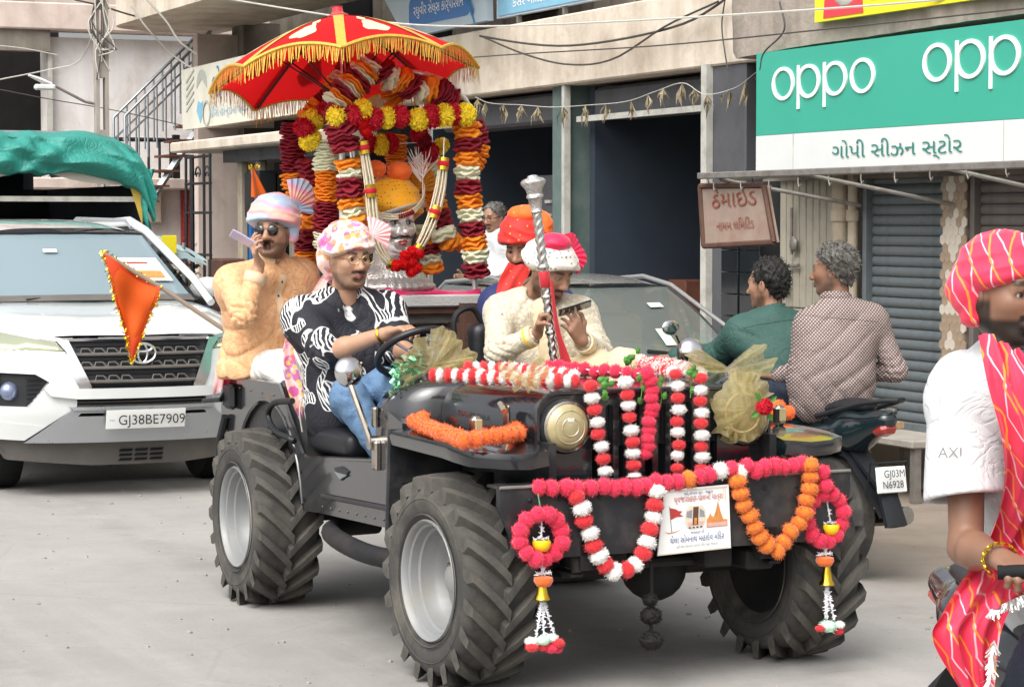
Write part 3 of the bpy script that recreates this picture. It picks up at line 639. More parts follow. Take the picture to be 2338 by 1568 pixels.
# projecting awning slab over the far shops, with dark grey fronts
bp(MB().box((-18.0, 4.5, 2.66), (4.9, .9, .13), bev=.02), 'awning_slab', 'plaster_cream')
bp(MB().box((-17.6, F+.5, 1.4), (4.2, .1, 2.4)), 'shop_front', 'charcoal_grey'); bp(MB().box((-17.4, 4.6, 2.52), (3.6, .5, .14)), 'roller_housing', 'column_grey')
for x, m_ in ((-18.9, 'pipe_cream'), (-18.2, 'pipe_cream'), (-17.0, 'wall_dim'), (-16.3, 'column_grey')): bp(MB().box((x, 4.5, 1.3), (.14, .1, 2.5), bev=.02), 'post', m_)
bp(MB().box((-17.75, 4.35, 2.05), (.5, .25, .55), bev=.03), 'speaker_box', 'iron_black')
bp(MB().box((-17.3, 4.3, 1.3), (.5, .2, .5)), 'cabinet', 'wall_dim')
bp(MB().box((-18.6, 4.2, 1.0), (.55, .3, .62), bev=.02), 'cupboard', 'wood_brown'); bp(MB().box((-19.0, 4.6, 1.45), (.5, .1, .9)), 'poster', 'sign_blue')
# curved balcony at the corner
pl = [(-12, 0), (-12, -1.05)]+[(-22.3+.0-1.0*math.sin(t), .0-1.05*math.cos(t)) for t in [math.pi/2*i/10 for i in range(11)]]+[(-23.3, .6), (-12, .6)]
bp(MB().prism(pl, lambda a, b, d: V((a, F+b, d)), 4.32, 5.2), 'corner_balcony', 'plaster_cream')
bp(MB().box((-21.9, F+.7, 3.2), (.5, .5, 2.3)), 'pier', 'wall_dim')
bp(MB().box((-22.0, F+1.4, 2.1), (.2, 3, 4.2)), 'end_wall', 'plaster_pink')

# --- second building, carrying the green sign
B2 = thing('shop_building', 'shop building with cracked grey slab, roller shutters and cream slatted door', 'building', (-4, F, 0)); bo2 = (-4, F, 0)
def b2(mb, name, m, par=None, smooth=35): return mb.build(name, K(m), par or B2, smooth, bo2)
def slabface(a, b, d): return V((a, F-.28+d+.03*math.sin(a*3.1)*math.sin(b*2.3)+.012*math.sin(a*17+b*9), b))
b2(MB().panel([(-7.42, 3.02), (-7.36, 2.97), (-6.2, 3.0), (-4, 3.02), (-1, 3.05), (-1, 5), (-7.42, 5)], slabface, .9, .16), 'slab', 'plaster_grey')
ck = [on(1940+i*34, y, y=F-.335) for i, y in enumerate((112, 109, 103, 98, 101, 92, 83, 86, 74, 78, 76, 66))]
b2(MB().tube(ck, [.003, .007, .009, .006, .01, .008, .012, .007, .009, .006, .005, .003], 5), 'crack', 'dark')
b2(MB().box((-3.4, F+.9, 1.7), (8.2, .2, 2.9)), 'wall', 'plaster_grey'); b2(MB().box((-4, F+2.2, 4.5), (7, .3, 3)), 'upper_wall', 'wall_dim')
b2(MB().box((-4.2, F+.25, 2.5), (6.4, .5, .9)), 'lintel', 'wall_dim')
# slatted door
d = b2(MB().box((-6.83, F+.12, 1.2), (.86, .06, 1.8)), 'door', 'door_cream')
for k in range(9): b2(MB().box((-7.21+.095*k, F+.078, 1.58), (.083, .025, .95), bev=.006), 'plank', 'door_cream', d)
for k in range(9): b2(MB().box((-7.21+.095*k, F+.078, .66), (.083, .025, .68), bev=.006), 'plank', 'door_cream', d)
b2(MB().box((-6.83, F+.07, 1.05), (.86, .035, .09), bev=.006), 'rail', 'door_cream', d)
lk = MB(); lk.cyl((-7.08, F+.03, 1.42), (-6.92, F+.03, 1.42), .014); lk.cyl((-7.02, F+.03, 1.5), (-7.02, F+.03, 1.85), .012); lk.ell((-6.98, F+.02, 1.58), (.05, .02, .06), 10, 6); lk.box((-7.08, F+.02, 1.24), (.055, .03, .08), bev=.01); lk.tube([(-7.1, F+.02, 1.28), (-7.1, F+.02, 1.34), (-7.06, F+.02, 1.34), (-7.06, F+.02, 1.28)], .006, 6); b2(lk, 'bolt_and_padlock', 'steel_rusty', d)
for x, r, m_ in ((-6.32, .065, 'pipe_cream'), (-6.16, .038, 'pipe_cream')): 
    p_ = MB().cyl((x, F+.02, .3), (x, F+.02, 2.9), r, n=14)
    for z in (1.1, 1.75, 2.3): p_.cyl((x, F+.02, z), (x, F+.02, z+.08), r+.012, n=14)
    b2(p_, 'drain_pipe', m_)
# roller shutters, each slat a piece
sl = MB()
prof = [(0, 0), (-.012, .012), (-.017, .03), (-.014, .052), (-.003, .066), (0, .07)]
def slat_mesh(w):
    q = MB(); n = len(prof)
    q.add([(x, py, pz) for x in (-w/2, w/2) for py, pz in prof]+[(x, .012, pz) for x in (-w/2, w/2) for py, pz in prof], [(i, i+1, n+i+1, n+i) for i in range(n-1)]+[(2*n+i, 3*n+i, 3*n+i+1, 2*n+i+1) for i in range(n-1)]+[(0, n, 3*n, 2*n), (n-1, 3*n-1, 4*n-1, 2*n-1)])
    return q
for x0, x1, m_, lab in ((-6.02, -5.08, 'shutter', 'r'), (-4.72, -2.6, 'shutter_brown', 'n')):
    sh = b2(MB().box(((x0+x1)/2, F+.13, 1.2), (x1-x0, .02, 1.9)), 'shutter', m_)
    s0 = slat_mesh(x1-x0-.02).build('slat', K(m_), sh, 60); s0.location = V(((x0+x1)/2, F+.1, .36))-V(bo2)
    for k in range(1, 25):
        s1 = s0.copy(); COL.objects.link(s1); s1.location = V(((x0+x1)/2, F+.1, .36+.0715*k))-V(bo2)
    b2(MB().box(((x0+x1)/2, F+.09, .33), (x1-x0, .04, .06), bev=.008), 'bottom_bar', m_, sh)
    for x in (x0-.02, x1+.02): b2(MB().box((x, F+.08, 1.25), (.045, .09, 1.9), bev=.006), 'guide_rail', m_, sh)
    b2(MB().box((x0+.3, F+.07, .43), (.1, .03, .025), bev=.006), 'handle', 'steel_rusty', sh)
# pillar clad in hexagonal tiles
pc = b2(MB().box((-4.93, F+.13, 1.2), (.27, .2, 1.9)), 'pillar', 'grout')
hx = MB().prism([(.034*math.cos(math.pi/3*i+math.pi/6), .038*math.sin(math.pi/3*i+math.pi/6)) for i in range(6)], lambda a, b, d: V((a, d, b)), 0, .008)
hA = hx.build('tile', K('tile_beige'), pc, 0); hB = None
for r_ in range(32):
    for c_ in range(4 if r_ % 2 else 5):
        x = -4.93-.122+.061*c_+(.0305 if r_ % 2 else 0); z = .34+.0585*r_
        if r_ == c_ == 0: t_ = hA
        elif hB is None and random.random() < .5: hB = hx.build('tile', K('tile_pale'), pc, 0); t_ = hB
        else: t_ = (hB if hB and random.random() < .45+.3*math.sin(r_*.9) else hA).copy(); COL.objects.link(t_)
        t_.location = V((x, F+.022+rnd(0, .003), z))-V(bo2)

# --- green shop sign
G = thing('shop_sign', 'green and white phone shop signboard above the roller shutters', 'sign', (-4.8, 4.6, 2.1)); go = (-4.8, 4.6, 2.1)
SY = 4.6
def gp(mb, name, m, par=G, smooth=35): return mb.build(name, K(m), par, smooth, go)
gp(MB().box((-4.4, SY+.06, 2.675), (5.0, .12, .60)), 'green_panel', 'sign_green'); gp(MB().box((-4.4, SY+.055, 2.24), (5.0, .11, .265)), 'white_panel', 'sign_white')
gp(MB().box((-4.4, SY+.062, 2.1), (5.02, .1, .02)), 'frame', 'steel_grey')
for x in (-6.37, -3.86): gp(MB().box((x, SY-.002, 2.24), (.006, .004, .262)), 'panel_joint', 'trim_pale')
def oppo(x, z, wd):
    """rounded letters: rings with stems"""
    r = wd/8.9
    for i, ch in enumerate('oppo'):
        cx = x+r+r*(0, 2.28, 4.56, 6.84)[i]
        q = MB(); ro, ri = r, .77*r
        q.grid(lambda u, v: V((cx+math.cos(2*math.pi*u)*(ro if v in (0, .25, 1) else ri), SY-(.0 if v in (0, .75, 1) else .012), z+math.sin(2*math.pi*u)*(ro*.78 if v in (0, .25, 1) else ri*.80))), 40, 4, cu=True)
        if ch == 'p': q.box((cx-.90*r, SY-.0065, z-.24*r), (.2*r, .013, 2.04*r), bev=.003)
        gp(q, 'letter', 'letter_white')
oppo(-6.66, 2.735, 1.36); oppo(-4.74, 2.77, 1.42)
text('ગોપી સીઝન સ્ટોર', .135, 'letters', K('letter_green'), G, FACE, V((-5.07, SY-.003, 2.185))-V(go), .004, width=1.55)
# pipe canopy frame with hooks
CN = thing('canopy_frame', 'rusty pipe canopy frame with hooks below the green sign', 'canopy frame', (-4.7, 3.95, 2.05)); co_ = (-4.7, 3.95, 2.05)
a, b = on(1598, 412, y=3.95), on(2338, 368, y=3.95); b = a+(b-a)*1.25
CNp = MB().box((a+b)/2, ((b-a).length, .05, .045), bev=.006); CNp.build('rail', K('steel_rusty'), CN, 35, co_)
for t in (.06, .3, .62, .9):
    p = a.lerp(b, t); q = MB().tube([p, V((p.x+.25, F, 1.86))], .014, 8); q.build('strut', K('steel_rusty'), CN, 35, co_)
    q = MB().tube([p+V((0, 0, .0)), V((p.x, F, 2.1))], .016, 8); q.build('arm', K('steel_rusty'), CN, 35, co_)
for k in range(12):
    p = a.lerp(b, .05+.08*k); q = MB().tube([p+V((0, -.02, -.02)), p+V((0, -.02, -.06)), p+V((.015, -.02, -.085)), p+V((.03, -.02, -.065))], .005, 6); q.build('hook', K('steel_rusty'), CN, 35, co_)
# hanging faded board
pts = [on(1600, 425, y=4.02), on(1745, 423, y=4.02), on(1768, 553, y=4.02), on(1608, 562, y=4.02)]
H = thing('hanging_board', 'faded pinkish painted board hanging crooked from the canopy frame', 'sign', pts[3]); ho = pts[3]
hm = MB(); hm.add([p for p in pts]+[p+V((0, .04, 0)) for p in pts], [(3, 2, 1, 0), (4, 5, 6, 7), (0, 1, 5, 4), (1, 2, 6, 5), (2, 3, 7, 6), (3, 0, 4, 7)]); hm.build('board', K('board_faded'), H, 0, ho)
fr = MB()
for i in range(4): fr.tube([pts[i]+V((0, -.004, 0)), pts[(i+1) % 4]+V((0, -.004, 0))], .02, 6)
fr.build('frame', K('wood_brown'), H, 35, ho)
rx = (pts[2]-pts[3]).normalized(); rz_ = (pts[0]-pts[3]).normalized(); HR = M((rx, rz_, V((0, -1, 0)))).transposed(); cx = (pts[0]+pts[1]+pts[2]+pts[3])/4
text('ઠેમાઈડ', .16, 'letters', K('letter_rust'), H, HR, cx+rz_*.06+V((0, -.006, 0))-ho, width=.62)
text('નામમ લિમિટેડ', .09, 'letters', K('letter_rust'), H, HR, cx-rz_*.1+V((0, -.006, 0))-ho, width=.52)
for t in (.15, .85): (MB().tube([pts[0].lerp(pts[1], t), pts[0].lerp(pts[1], t)+V((0, -.03, .08))], .004, 5)).build('wire', K('iron_black'), H, 0, ho)
# yellow advertisement board
YS = thing('advertising_board', 'yellow advertising board with dentures and toothbrush picture on grey slab', 'sign', (-4.6, 4.63, 3.4)); yo = (-4.6, 4.63, 3.4)
MB().box((-4.5, 4.63, 3.56), (3.2, .05, .84)).build('board', K('sign_yellow'), YS, 0, yo)
MB().prism([(-5.98, 3.16), (-5.47, 3.16), (-5.5, 3.4), (-5.6, 3.6), (-5.85, 3.62), (-5.95, 3.4)], lambda a, b, d: V((a, 4.63+d, b)), -.031, -.027).build('red_shape', K('sign_red'), YS, 0, yo)
MB().ell((-5.7, 4.6, 3.36), (.17, .012, .14), 16, 8).build('denture', K('trim_pale'), YS, 60, yo); MB().ell((-5.7, 4.592, 3.4), (.12, .012, .09), 16, 8).build('gum', K('cloth_magenta'), YS, 60, yo)
tb = MB().box((-5.28, 4.6, 3.27), (.2, .012, .06), bev=.004); tb.tube([(-5.2, 4.6, 3.29), (-5.0, 4.6, 3.34), (-4.85, 4.6, 3.33)], .01, 6); tb.build('toothbrush', K('letter_grey'), YS, 35, yo)
# shop banner on the far shops
BN = thing('shop_banner', 'cream shop banner with blue lettering and grey pictures above the far awning', 'sign', (-18, 4.3, 2.9)); no = (-18, 4.3, 2.9)
MB().prism([(-20.9, 2.9), (-14.4, 2.94), (-14.4, 3.72), (-20.95, 3.66)], lambda a, b, d: V((a, 4.35+d, b)), 0, .05).build('panel', K('banner'), BN, 0, no)
def bn(q, name, m_): return q.build(name, K(m_), BN, 35, no)
bn(MB().prism([(.22*math.cos(t)*r_-20.05, .2*math.sin(t)*r_+3.42) for t, r_ in [(-.2+i*.35, 1) for i in range(11)]]+[(-20.05, 3.5)], lambda a, b, d: V((a, 4.345+d, b)), 0, .004), 'picture', 'banner_grey')
for k in range(5): bn(MB().box((-20.55, 4.345, 3.2+.09*k), (.36, .006, .03), M.Rotation(-.4, 3, 'Y')), 'picture', 'banner_grey')
bn(MB().lathe([(.13, -.003), (.16, -.003), (.16, .003), (.13, .003)], 20, M.Translation((-19.85, 4.343, 3.07)) @ M.Rotation(math.pi/2, 4, 'X')), 'picture', 'banner_grey')
bn(MB().prism([(-20.28, 3.12), (-20.2, 3.24), (-20.1, 3.2), (-20.0, 3.23), (-20.0, 3.08), (-20.12, 2.96)], lambda a, b, d: V((a, 4.345+d, b)), 0, .004), 'picture', 'banner_blue')
text('લો', .42, 'letters', K('letter_blue'), BN, FACE, V((-19.45, 4.347, 3.25))-V(no), .003); text('સેલ્સ એન્ડ સર્વિસ', .3, 'letters', K('letter_blue'), BN, FACE, V((-17.2, 4.347, 3.3))-V(no), .003)
text('હીરો હોન્ડાના સ્પેર પાર્ટ્સ મળશે', .14, 'letters', K('letter_pale_blue'), BN, FACE, V((-18.4, 4.347, 3.02))-V(no), .003, width=2.6)
# signs above the parapet
UB = thing('shop_sign', 'pale sign with blue rounded name plate and feather above the parapet', 'sign', (-13.6, 4.9, 3.65)); uo = (-13.6, 4.9, 3.65)
MB().prism([(-14.65, 3.64), (-12.55, 3.66), (-12.6, 4.6), (-15.9, 4.6)], lambda a, b, d: V((a, 4.9+d, b)), 0, .08).build('panel', K('sign_sky'), UB, 0, uo)
MB().prism([(-13.72+.70*sx+.09*math.cos(t), 3.885+.07*sz+.07*math.sin(t)) for sx, sz, t0 in ((1, 1, 0), (-1, 1, 90), (-1, -1, 180), (1, -1, 270)) for t in [R(t0+30*i) for i in range(4)]], lambda a, b, d: V((a, 4.895+d, b)), -.004, .004).build('name_plate', K('sign_blue'), UB, 0, uo)
text('રઘુવીર સેલ્સ કોર્પોરેશન', .14, 'letters', K('letter_white'), UB, FACE, V((-13.72, 4.888, 3.845))-V(uo), .002, width=1.3)
text('ગાયત્રી', .3, 'letters', K('letter_grey'), UB, FACE, V((-14.1, 4.892, 4.05))-V(uo), .002)
fe = MB().tube([on(1070, 10, y=4.89), on(1085, 60, y=4.89)], .008, 5)
for k in range(9):
    p = on(1070+k*.9, 12+k*3, y=4.89); fe.tube([p, p+V((.07, 0, .05))], [.008, .002], 4); fe.tube([p, p+V((-.06, 0, .05))], [.008, .002], 4)
fe.build('feather', K('letter_blue'), UB, 0, uo)
U2 = thing('shop_sign', 'grey blue sign with faint white lettering standing behind the parapet edge', 'sign', (-10.6, 5.0, 3.65)); u2 = (-10.6, 5.0, 3.65)
MB().box((-10.4, 5.0, 4.15), (4.1, .06, .96)).build('panel', K('sign_sky'), U2, 0, u2); MB().box((-10.4, 4.965, 3.79), (4.0, .01, .2)).build('band', K('banner_blue'), U2, 0, u2)
text('કેસર ખાતેદાર બી ખેતી હી', .12, 'letters', K('letter_white'), U2, FACE, V((-11.3, 4.958, 3.75))-V(u2), .002, width=1.5)
for x in (-12.0, -11.0, -9.6): MB().box((x, 5.0, 3.62), (.04, .04, .14)).build('bracket', K('steel_rusty'), U2, 0, u2)

# --- white building closing the street
X0 = -25.0
C = thing('corner_building', 'white plastered building closing the street with dark opening and pinkish parapet', 'building', (X0, 3, 0)); cof = (X0, 3, 0)
def cp(mb, name, m, par=None): return mb.build(name, K(m), par or C, 35, cof)
cp(MB().box((X0-.3, 6.0, 3.3), (.4, 4.8, 2.1)), 'wall', 'plaster_white'); cp(MB().box((X0-1.2, 1.0, 3.2), (.3, 6, 2.6)), 'recess_wall', 'charcoal_grey'); cp(MB().box((X0-.05, 2, 4.62), (.5, 14, .38), bev=.02), 'parapet', 'plaster_pink')
cp(MB().box((X0+.02, 1.2, 4.28), (.2, 4.8, .3)), 'lintel', 'wall_dim'); cp(MB().box((X0-.02, 3.62, 3.35), (.1, .06, 1.9)), 'jamb', 'trim_pale')
cp(MB().box((X0-2, 1, 5.6), (.4, 12, 1.6)), 'rear_storey', 'plaster_pink'); cp(MB().box((X0-1.4, 2.0, 5.05), (1.2, 3.2, .5)), 'roof_tank', 'plaster_grey')
cp(MB().box((X0+.1, 4, 2.28), (.9, 14, .16), bev=.02), 'floor_slab', 'plaster_pink'); cp(MB().box((X0-.2, 4, 1.1), (.4, 14, 2.2)), 'ground_wall', 'plaster_white')
cp(MB().box((X0+.06, 5.95, 1.1), (.08, .9, 2.2)), 'shutter', 'shutter_red')
sl0 = None
for k in range(24): cp(MB().box((X0+.11, 5.95, .1+.088*k), (.02, .88, .08), bev=.008), 'slat', 'shutter_red')
cp(MB().box((X0+.1, 5.05, 1.95), (.2, .25, .45), bev=.02), 'meter_box', 'plaster_cream')
rl = MB()
for z in (2.62, 2.98): rl.tube([(X0+.35, .5, z), (X0+.35, 3.75, z)], .03, 8)
rl.tube([(X0+.35, 3.75, 2.35), (X0+.35, 3.75, 2.98)], .03, 8); cp(rl, 'railing', 'steel_grey')
rl = MB(); rl.tube([(X0+.5, 4.0, 2.9), (X0+.5, 5.3, 2.9)], .03, 8); rl.box((X0+.5, 5.3, 2.6), (.07, .1, .75))
for k in range(8): rl.tube([(X0+.5, 4.1+.16*k, 2.36), (X0+.5, 4.1+.16*k, 2.9)], .02, 6)
cp(rl, 'balustrade', 'iron_black')
# steel staircase
ST = thing('steel_staircase', 'pale grey steel staircase with rust brown treads beside the corner balcony', 'staircase', (-22.8, 4.6, 2.2)); so = V((-22.8, 4.6, 2.2)); sx_ = -22.8
A0, A1 = on(330, 480, x=sx_), on(480, 250, x=sx_)
MB().tube([A0, A1, A1+(A1-A0)*.6], .05, 4).build('stringer', K('steel_grey'), ST, 0, so)
for k in range(9):
    p = A0.lerp(A1+(A1-A0)*.35, k/9); MB().box(p+V((-.3, .05, .12)), (.75, .28, .03)).build('tread', K('rust_brown'), ST, 0, so)
for dx in (0, -.6):
    q0, q1 = on(285, 265, x=sx_), on(480, 72, x=sx_); q0 += V((dx, 0, 0)); q1 += V((dx, 0, 0)); rl = MB().tube([q0+V((0, 0, -.7)), q0, q1, q1+(q1-q0)*.3], .022, 6)
    rl.tube([q0.lerp(q1, -.02)+V((0, 0, -.3)), q1+V((0, 0, -.3))], .015, 6)
    for k in range(10): p = q0.lerp(q1, (k+.5)/9.5); rl.tube([p, p+V((0, 0, -.85))], .014, 5)
    rl.build('handrail', K('steel_grey'), ST, 35, so)
# iron grille beside the far shop
GR = thing('iron_grille', 'black wrought iron grille with scroll tops standing under the awning', 'grille', (-19.3, 4.05, .3)); gro = V((-19.3, 4.05, .3))
for x in (-19.75, -19.5, -19.0, -18.75): MB().tube([(x, 4.05, .3), (x, 4.05, 2.55)], .03 if x in (-19.5,) else .018, 6).build('bar', K('iron_black'), GR, 35, gro)
for z in (.8, 1.35, 1.85, 2.2, 2.52): MB().tube([(-19.78, 4.05, z), (-18.72, 4.05, z)], .016, 6).build('cross_bar', K('iron_black'), GR, 35, gro)
for x in (-19.25, -18.88):
    q = MB().tube([(x+.1*math.cos(t), 4.05, 2.3+.1*math.sin(t)) for t in [math.pi*i/8 for i in range(9)]], .012, 5); q.tube([(x+.05*math.cos(t), 4.05, 2.28+.05*math.sin(t)) for t in [math.pi*i/8 for i in range(9)]], .01, 5); q.build('scroll', K('iron_black'), GR, 35, gro)
# utility pole with street lamp
PO = thing('utility_pole', 'slotted concrete utility pole with tangled cables behind the green tarpaulin truck', 'pole', (-21, 3.33, 0)); po = V((-21, 3.33, 0))
q = MB()
for dy in (-.058, .058): q.box((-21, 3.33+dy, 4), (.13, .045, 8))
for k in range(10): q.box((-21, 3.33, .2+k*.86), (.12, .08, .2+.02*(k % 2)))
q.build('shaft', K('concrete'), PO, 0, po)
for k in range(9):
    random.seed(40+k); q = MB().tube(spline([po+V((rnd(.05, .12), rnd(-.1, .1), 4.6)), po+V((.1, rnd(-.2, .2), 4.2)), po+V((.1, rnd(-.15, .2), 3.9)), po+V((.1, rnd(-.1, .1), rnd(3.5, 4.1)))], 10), .009, 5); q.build('loose_cable', K('cable_dark' if k % 2 else 'cable_pale'), PO, 35, po)
L0, L1, L2 = on(215, 237, x=-21), on(195, 233, x=-21), on(118, 193, x=-21)
SL = thing('street_lamp', 'pale street lamp head on bent arm fixed to the utility pole', 'street lamp', L0); 
MB().tube([L0, L1, L2], .018, 8).build('arm', K('steel_rusty'), SL, 35, L0)
L3 = on(65, 172, x=-21); q = MB().tube([L2, L2.lerp(L3, .5), L3], [.035, .05, .025], 8, flat=.6); q.build('lamp_head', K('plaster_white'), SL, 60, L0); dd = (L3-L2); MB().box(L2.lerp(L3, .3)+V((0, 0, -.07)), (.1, .26, .07), bev=.02).build('lamp_box', K('sign_white'), SL, 35, L0)
# bench against the shutters
BE = thing('bench', 'grey stone topped bench with steel legs standing below the grey blue shutter', 'bench', (-4.9, 4.3, 0)); be = V((-4.9, 4.3, 0))
MB().box((-4.75, 4.25, .37), (1.5, .42, .05), bev=.008).build('seat', K('concrete'), BE, 35, be); MB().box((-5.1, 4.38, .42), (.7, .2, .04)).build('plank', K('wood_tan'), BE, 35, be)
for x in (-5.4, -4.62, -4.05):
    for y in (4.1, 4.4): MB().box((x, y, .175), (.05, .05, .345)).build('leg', K('steel_rusty'), BE, 35, be)
# dried leaf festoon under the parapet
TO = thing('leaf_festoon', 'dried withered leaf festoon strung under the cream parapet', 'festoon', (-10, 4.88, 2.9)); too = V((-10, 4.88, 2.9))
tp = [(1085, 222), (1120, 236), (1190, 240), (1260, 245), (1350, 240), (1430, 232), (1500, 208), (1560, 190), (1610, 216), (1680, 200), (1740, 160), (1800, 176)]
tp = spline([on(x, y, y=4.86) for x, y in tp], 60)
MB().tube(tp, .0035, 5).build('string', K('cable_pale'), TO, 35, too)
random.seed(9)
for k in range(18):
    p = tp[int(60*(k+.4)/18)]; q = MB()
    for j in range(9):
        d = V((rnd(-.07, .07), rnd(-.04, .04), -rnd(.07, .2))); a = rnd(0, 3.14); s_ = V((math.cos(a), math.sin(a), 0))*rnd(.007, .016)
        pts_ = [p, p+d*.5+V((rnd(-.03, .03), rnd(-.03, .03), 0)), p+d]
        q.add([pts_[0], pts_[1]+s_, pts_[2], pts_[1]-s_], [(0, 1, 2, 3)])
    q.build('leaf_bunch', K('leaf_dry'), TO, 0, too)
# overhead cables
def cable(label, pts, r, m_, sag=0):
    P = spline(pts, 24); o = MB().tube(P, r, 5); single(o, 'cable', K(m_), label, 'cable', P[0], group='overhead cables')
yb = F-.6
cable('taut pale cable crossing above the red parasol', [on(500, -5, x=-15), on(640, 18, x=-12.5), on(800, 42, x=-11), on(1000, 60, x=-9.9), on(1300, 55, x=-8), on(1900, 20, x=-5.5), on(2300, -14, x=-4)], .008, 'cable_pale')
cable('thin dark cable running straight along the cream parapet', [on(700, 165, y=4.3), on(1100, 130, y=4.3), on(1500, 105, y=4.3), on(1900, 66, y=4.3), on(2338, 20, y=4.3)], .006, 'cable_dark')
cable('dark cable sagging in a loop across the cream parapet', [on(1096, 83, y=4.85), on(1200, 100, y=4.85), on(1300, 105, y=4.85), on(1430, 88, y=4.85), on(1560, 55, y=4.85), on(1640, 10, y=4.85), on(1660, -10, y=4.85)], .011, 'cable_dark')
cable('second dark cable sagging lower across the cream parapet', [on(1096, 82, y=4.83), on(1200, 125, y=4.83), on(1300, 148, y=4.83), on(1400, 135, y=4.83), on(1520, 60, y=4.83), on(1640, 4, y=4.83)], .009, 'cable_dark')
cable('thin cable hanging straight down the cream parapet', [on(1655, 0, y=4.9), on(1648, 60, y=4.9), on(1655, 120, y=4.9), on(1662, 160, y=4.9)], .006, 'cable_dark')
cable('cable knotted down to the leaf festoon', [on(1780, 5, y=4.6), on(1790, 70, y=4.6), on(1745, 120, y=4.6), on(1735, 160, y=4.6)], .007, 'cable_dark')
cable('pale service cable dropping from the pole to the shop banner', [on(300, 15, x=-21), on(340, 70, x=-21), on(400, 130, x=-21), on(465, 172, x=-20.5)], .012, 'cable_pale')
cable('pale twisted cable dropping from the pole past the staircase', [on(335, 0, x=-20), on(380, 50, x=-20), on(410, 95, x=-20), on(450, 125, x=-20)], .014, 'cable_pale')
cable('dark cable reaching from the pole to the curved balcony', [on(170, 0, x=-21), on(230, 14, x=-21), on(310, 38, x=-21.5), on(385, 52, x=-22)], .012, 'cable_dark')
cable('dark cable reaching left from the pole over the dark opening', [on(0, 182, x=-22), on(110, 160, x=-22), on(180, 140, x=-21.6), on(215, 72, x=-21.1)], .009, 'cable_pale')
cable('thin cable behind the street lamp running to the staircase', [on(0, 205, x=-23), on(120, 228, x=-23), on(260, 252, x=-23), on(430, 290, x=-22)], .007, 'cable_dark')
cable('thin pale cable crossing the dark opening under the pinkish parapet', [on(0, 105, x=-23.5), on(60, 112, x=-23.5), on(130, 126, x=-23.5)], .008, 'cable_pale')
# plants by the far shops
random.seed(5)
for px, py, hgt, m_, lab in ((375, 640, 1.5, 'foliage_dull', 'tall dull green bush behind the white car mirror'), (415, 660, 1.1, 'foliage', 'short bright green bush beside the iron grille')):
    p = on(px, py, x=-19.8); p.z = 0; t = thing('shrub', lab, 'shrub', p); st = MB(); lf = MB()
    for k in range(12):
        a = rnd(0, 6.28); tip = V((math.cos(a)*rnd(.1, .4), math.sin(a)*rnd(.1, .4), hgt*rnd(.6, 1))); st.tube([(0, 0, 0), tip*.5+V((0, 0, .1)), tip], [.015, .01, .004], 5)
        for j in range(38):
            q = tip*rnd(.35, 1.05)+V((rnd(-.15, .15), rnd(-.15, .15), rnd(-.1, .15))); d = V((rnd(-1, 1), rnd(-1, 1), rnd(-.6, .6))).normalized()*.09; s_ = d.cross(V((rnd(-1, 1), rnd(-1, 1), 1))).normalized()*.03
            lf.add([q, q+d*.5+s_, q+d, q+d*.5-s_], [(0, 1, 2, 3)])
    st.build('stem', K('wood_brown'), t); lf.build('foliage', K(m_), t, 0)
# ---------------------------------------------------------------- vehicles in the street
RX = M.Rotation(math.pi/2, 4, 'X')
def wheel_plain(par, c, r, w, m_t='rubber_dark', m_r='rim_silver', spokes=6, off=(0, 0, 0), name='wheel'):
    """tyre and rim, axle along y, as part wheel > tyre hub"""
    T = M.Translation(V(c)-V(off)) @ RX; h = w/2
    t = MB().lathe([(r*.62, -h*.8), (r*.8, -h), (r*.95, -h*.9), (r, -h*.6), (r, h*.6), (r*.95, h*.9), (r*.8, h), (r*.62, h*.8)], 36, T); o = t.build(name, K(m_t), par)
    q = MB().lathe([(0, -h*.35), (r*.2, -h*.4), (r*.22, -h*.2), (r*.55, -h*.2), (r*.62, -h*.8), (r*.66, -h*.82), (r*.66, h*.82), (r*.62, h*.8), (r*.55, h*.2), (r*.2, h*.4), (0, h*.35)], 36, T)
    for k in range(spokes):
        a = 2*math.pi*k/spokes
        q.box(T@V((math.cos(a)*r*.38, math.sin(a)*r*.38, 0)), (r*.45, h*1.1, r*.12), M.Rotation(-a, 3, 'Y'), bev=.01)
    q.build('rim', K(m_r), o); return o
# --- white off-road car
SV = thing('parked_car', 'white off-road car with black grille and number plate facing down the street', 'car', (-6.387, -.172, 0))
def fx(y, z): return -.30*(min(abs(y), .95)/.93)**2.6-(max(0, z-.75)*.22+max(0, .55-z)*.28)
def FXS(a, b, d, pr=0.0): return V((fx(a, b)-d+pr, a, b))
def pan(name, poly, m_, pr=0.0, thick=.03, step=.05, sym=False, holes=(), par=SV):
    o = None
    for s_ in ((1, -1) if sym else (1,)):
        o = MB().panel([(a*s_, b) for a, b in poly], lambda a, b, d: FXS(a, b, d, pr), thick, step, holes=[[(a*s_, b) for a, b in h] for h in holes]).build(name, K(m_), par, 40)
    return o
fogp = [(-.88, .80), (-.66, .79), (-.58, .74), (-.70, .585), (-.90, .59)]
lowg = [(-.46, .575), (-.41, .63), (.41, .63), (.46, .575)]
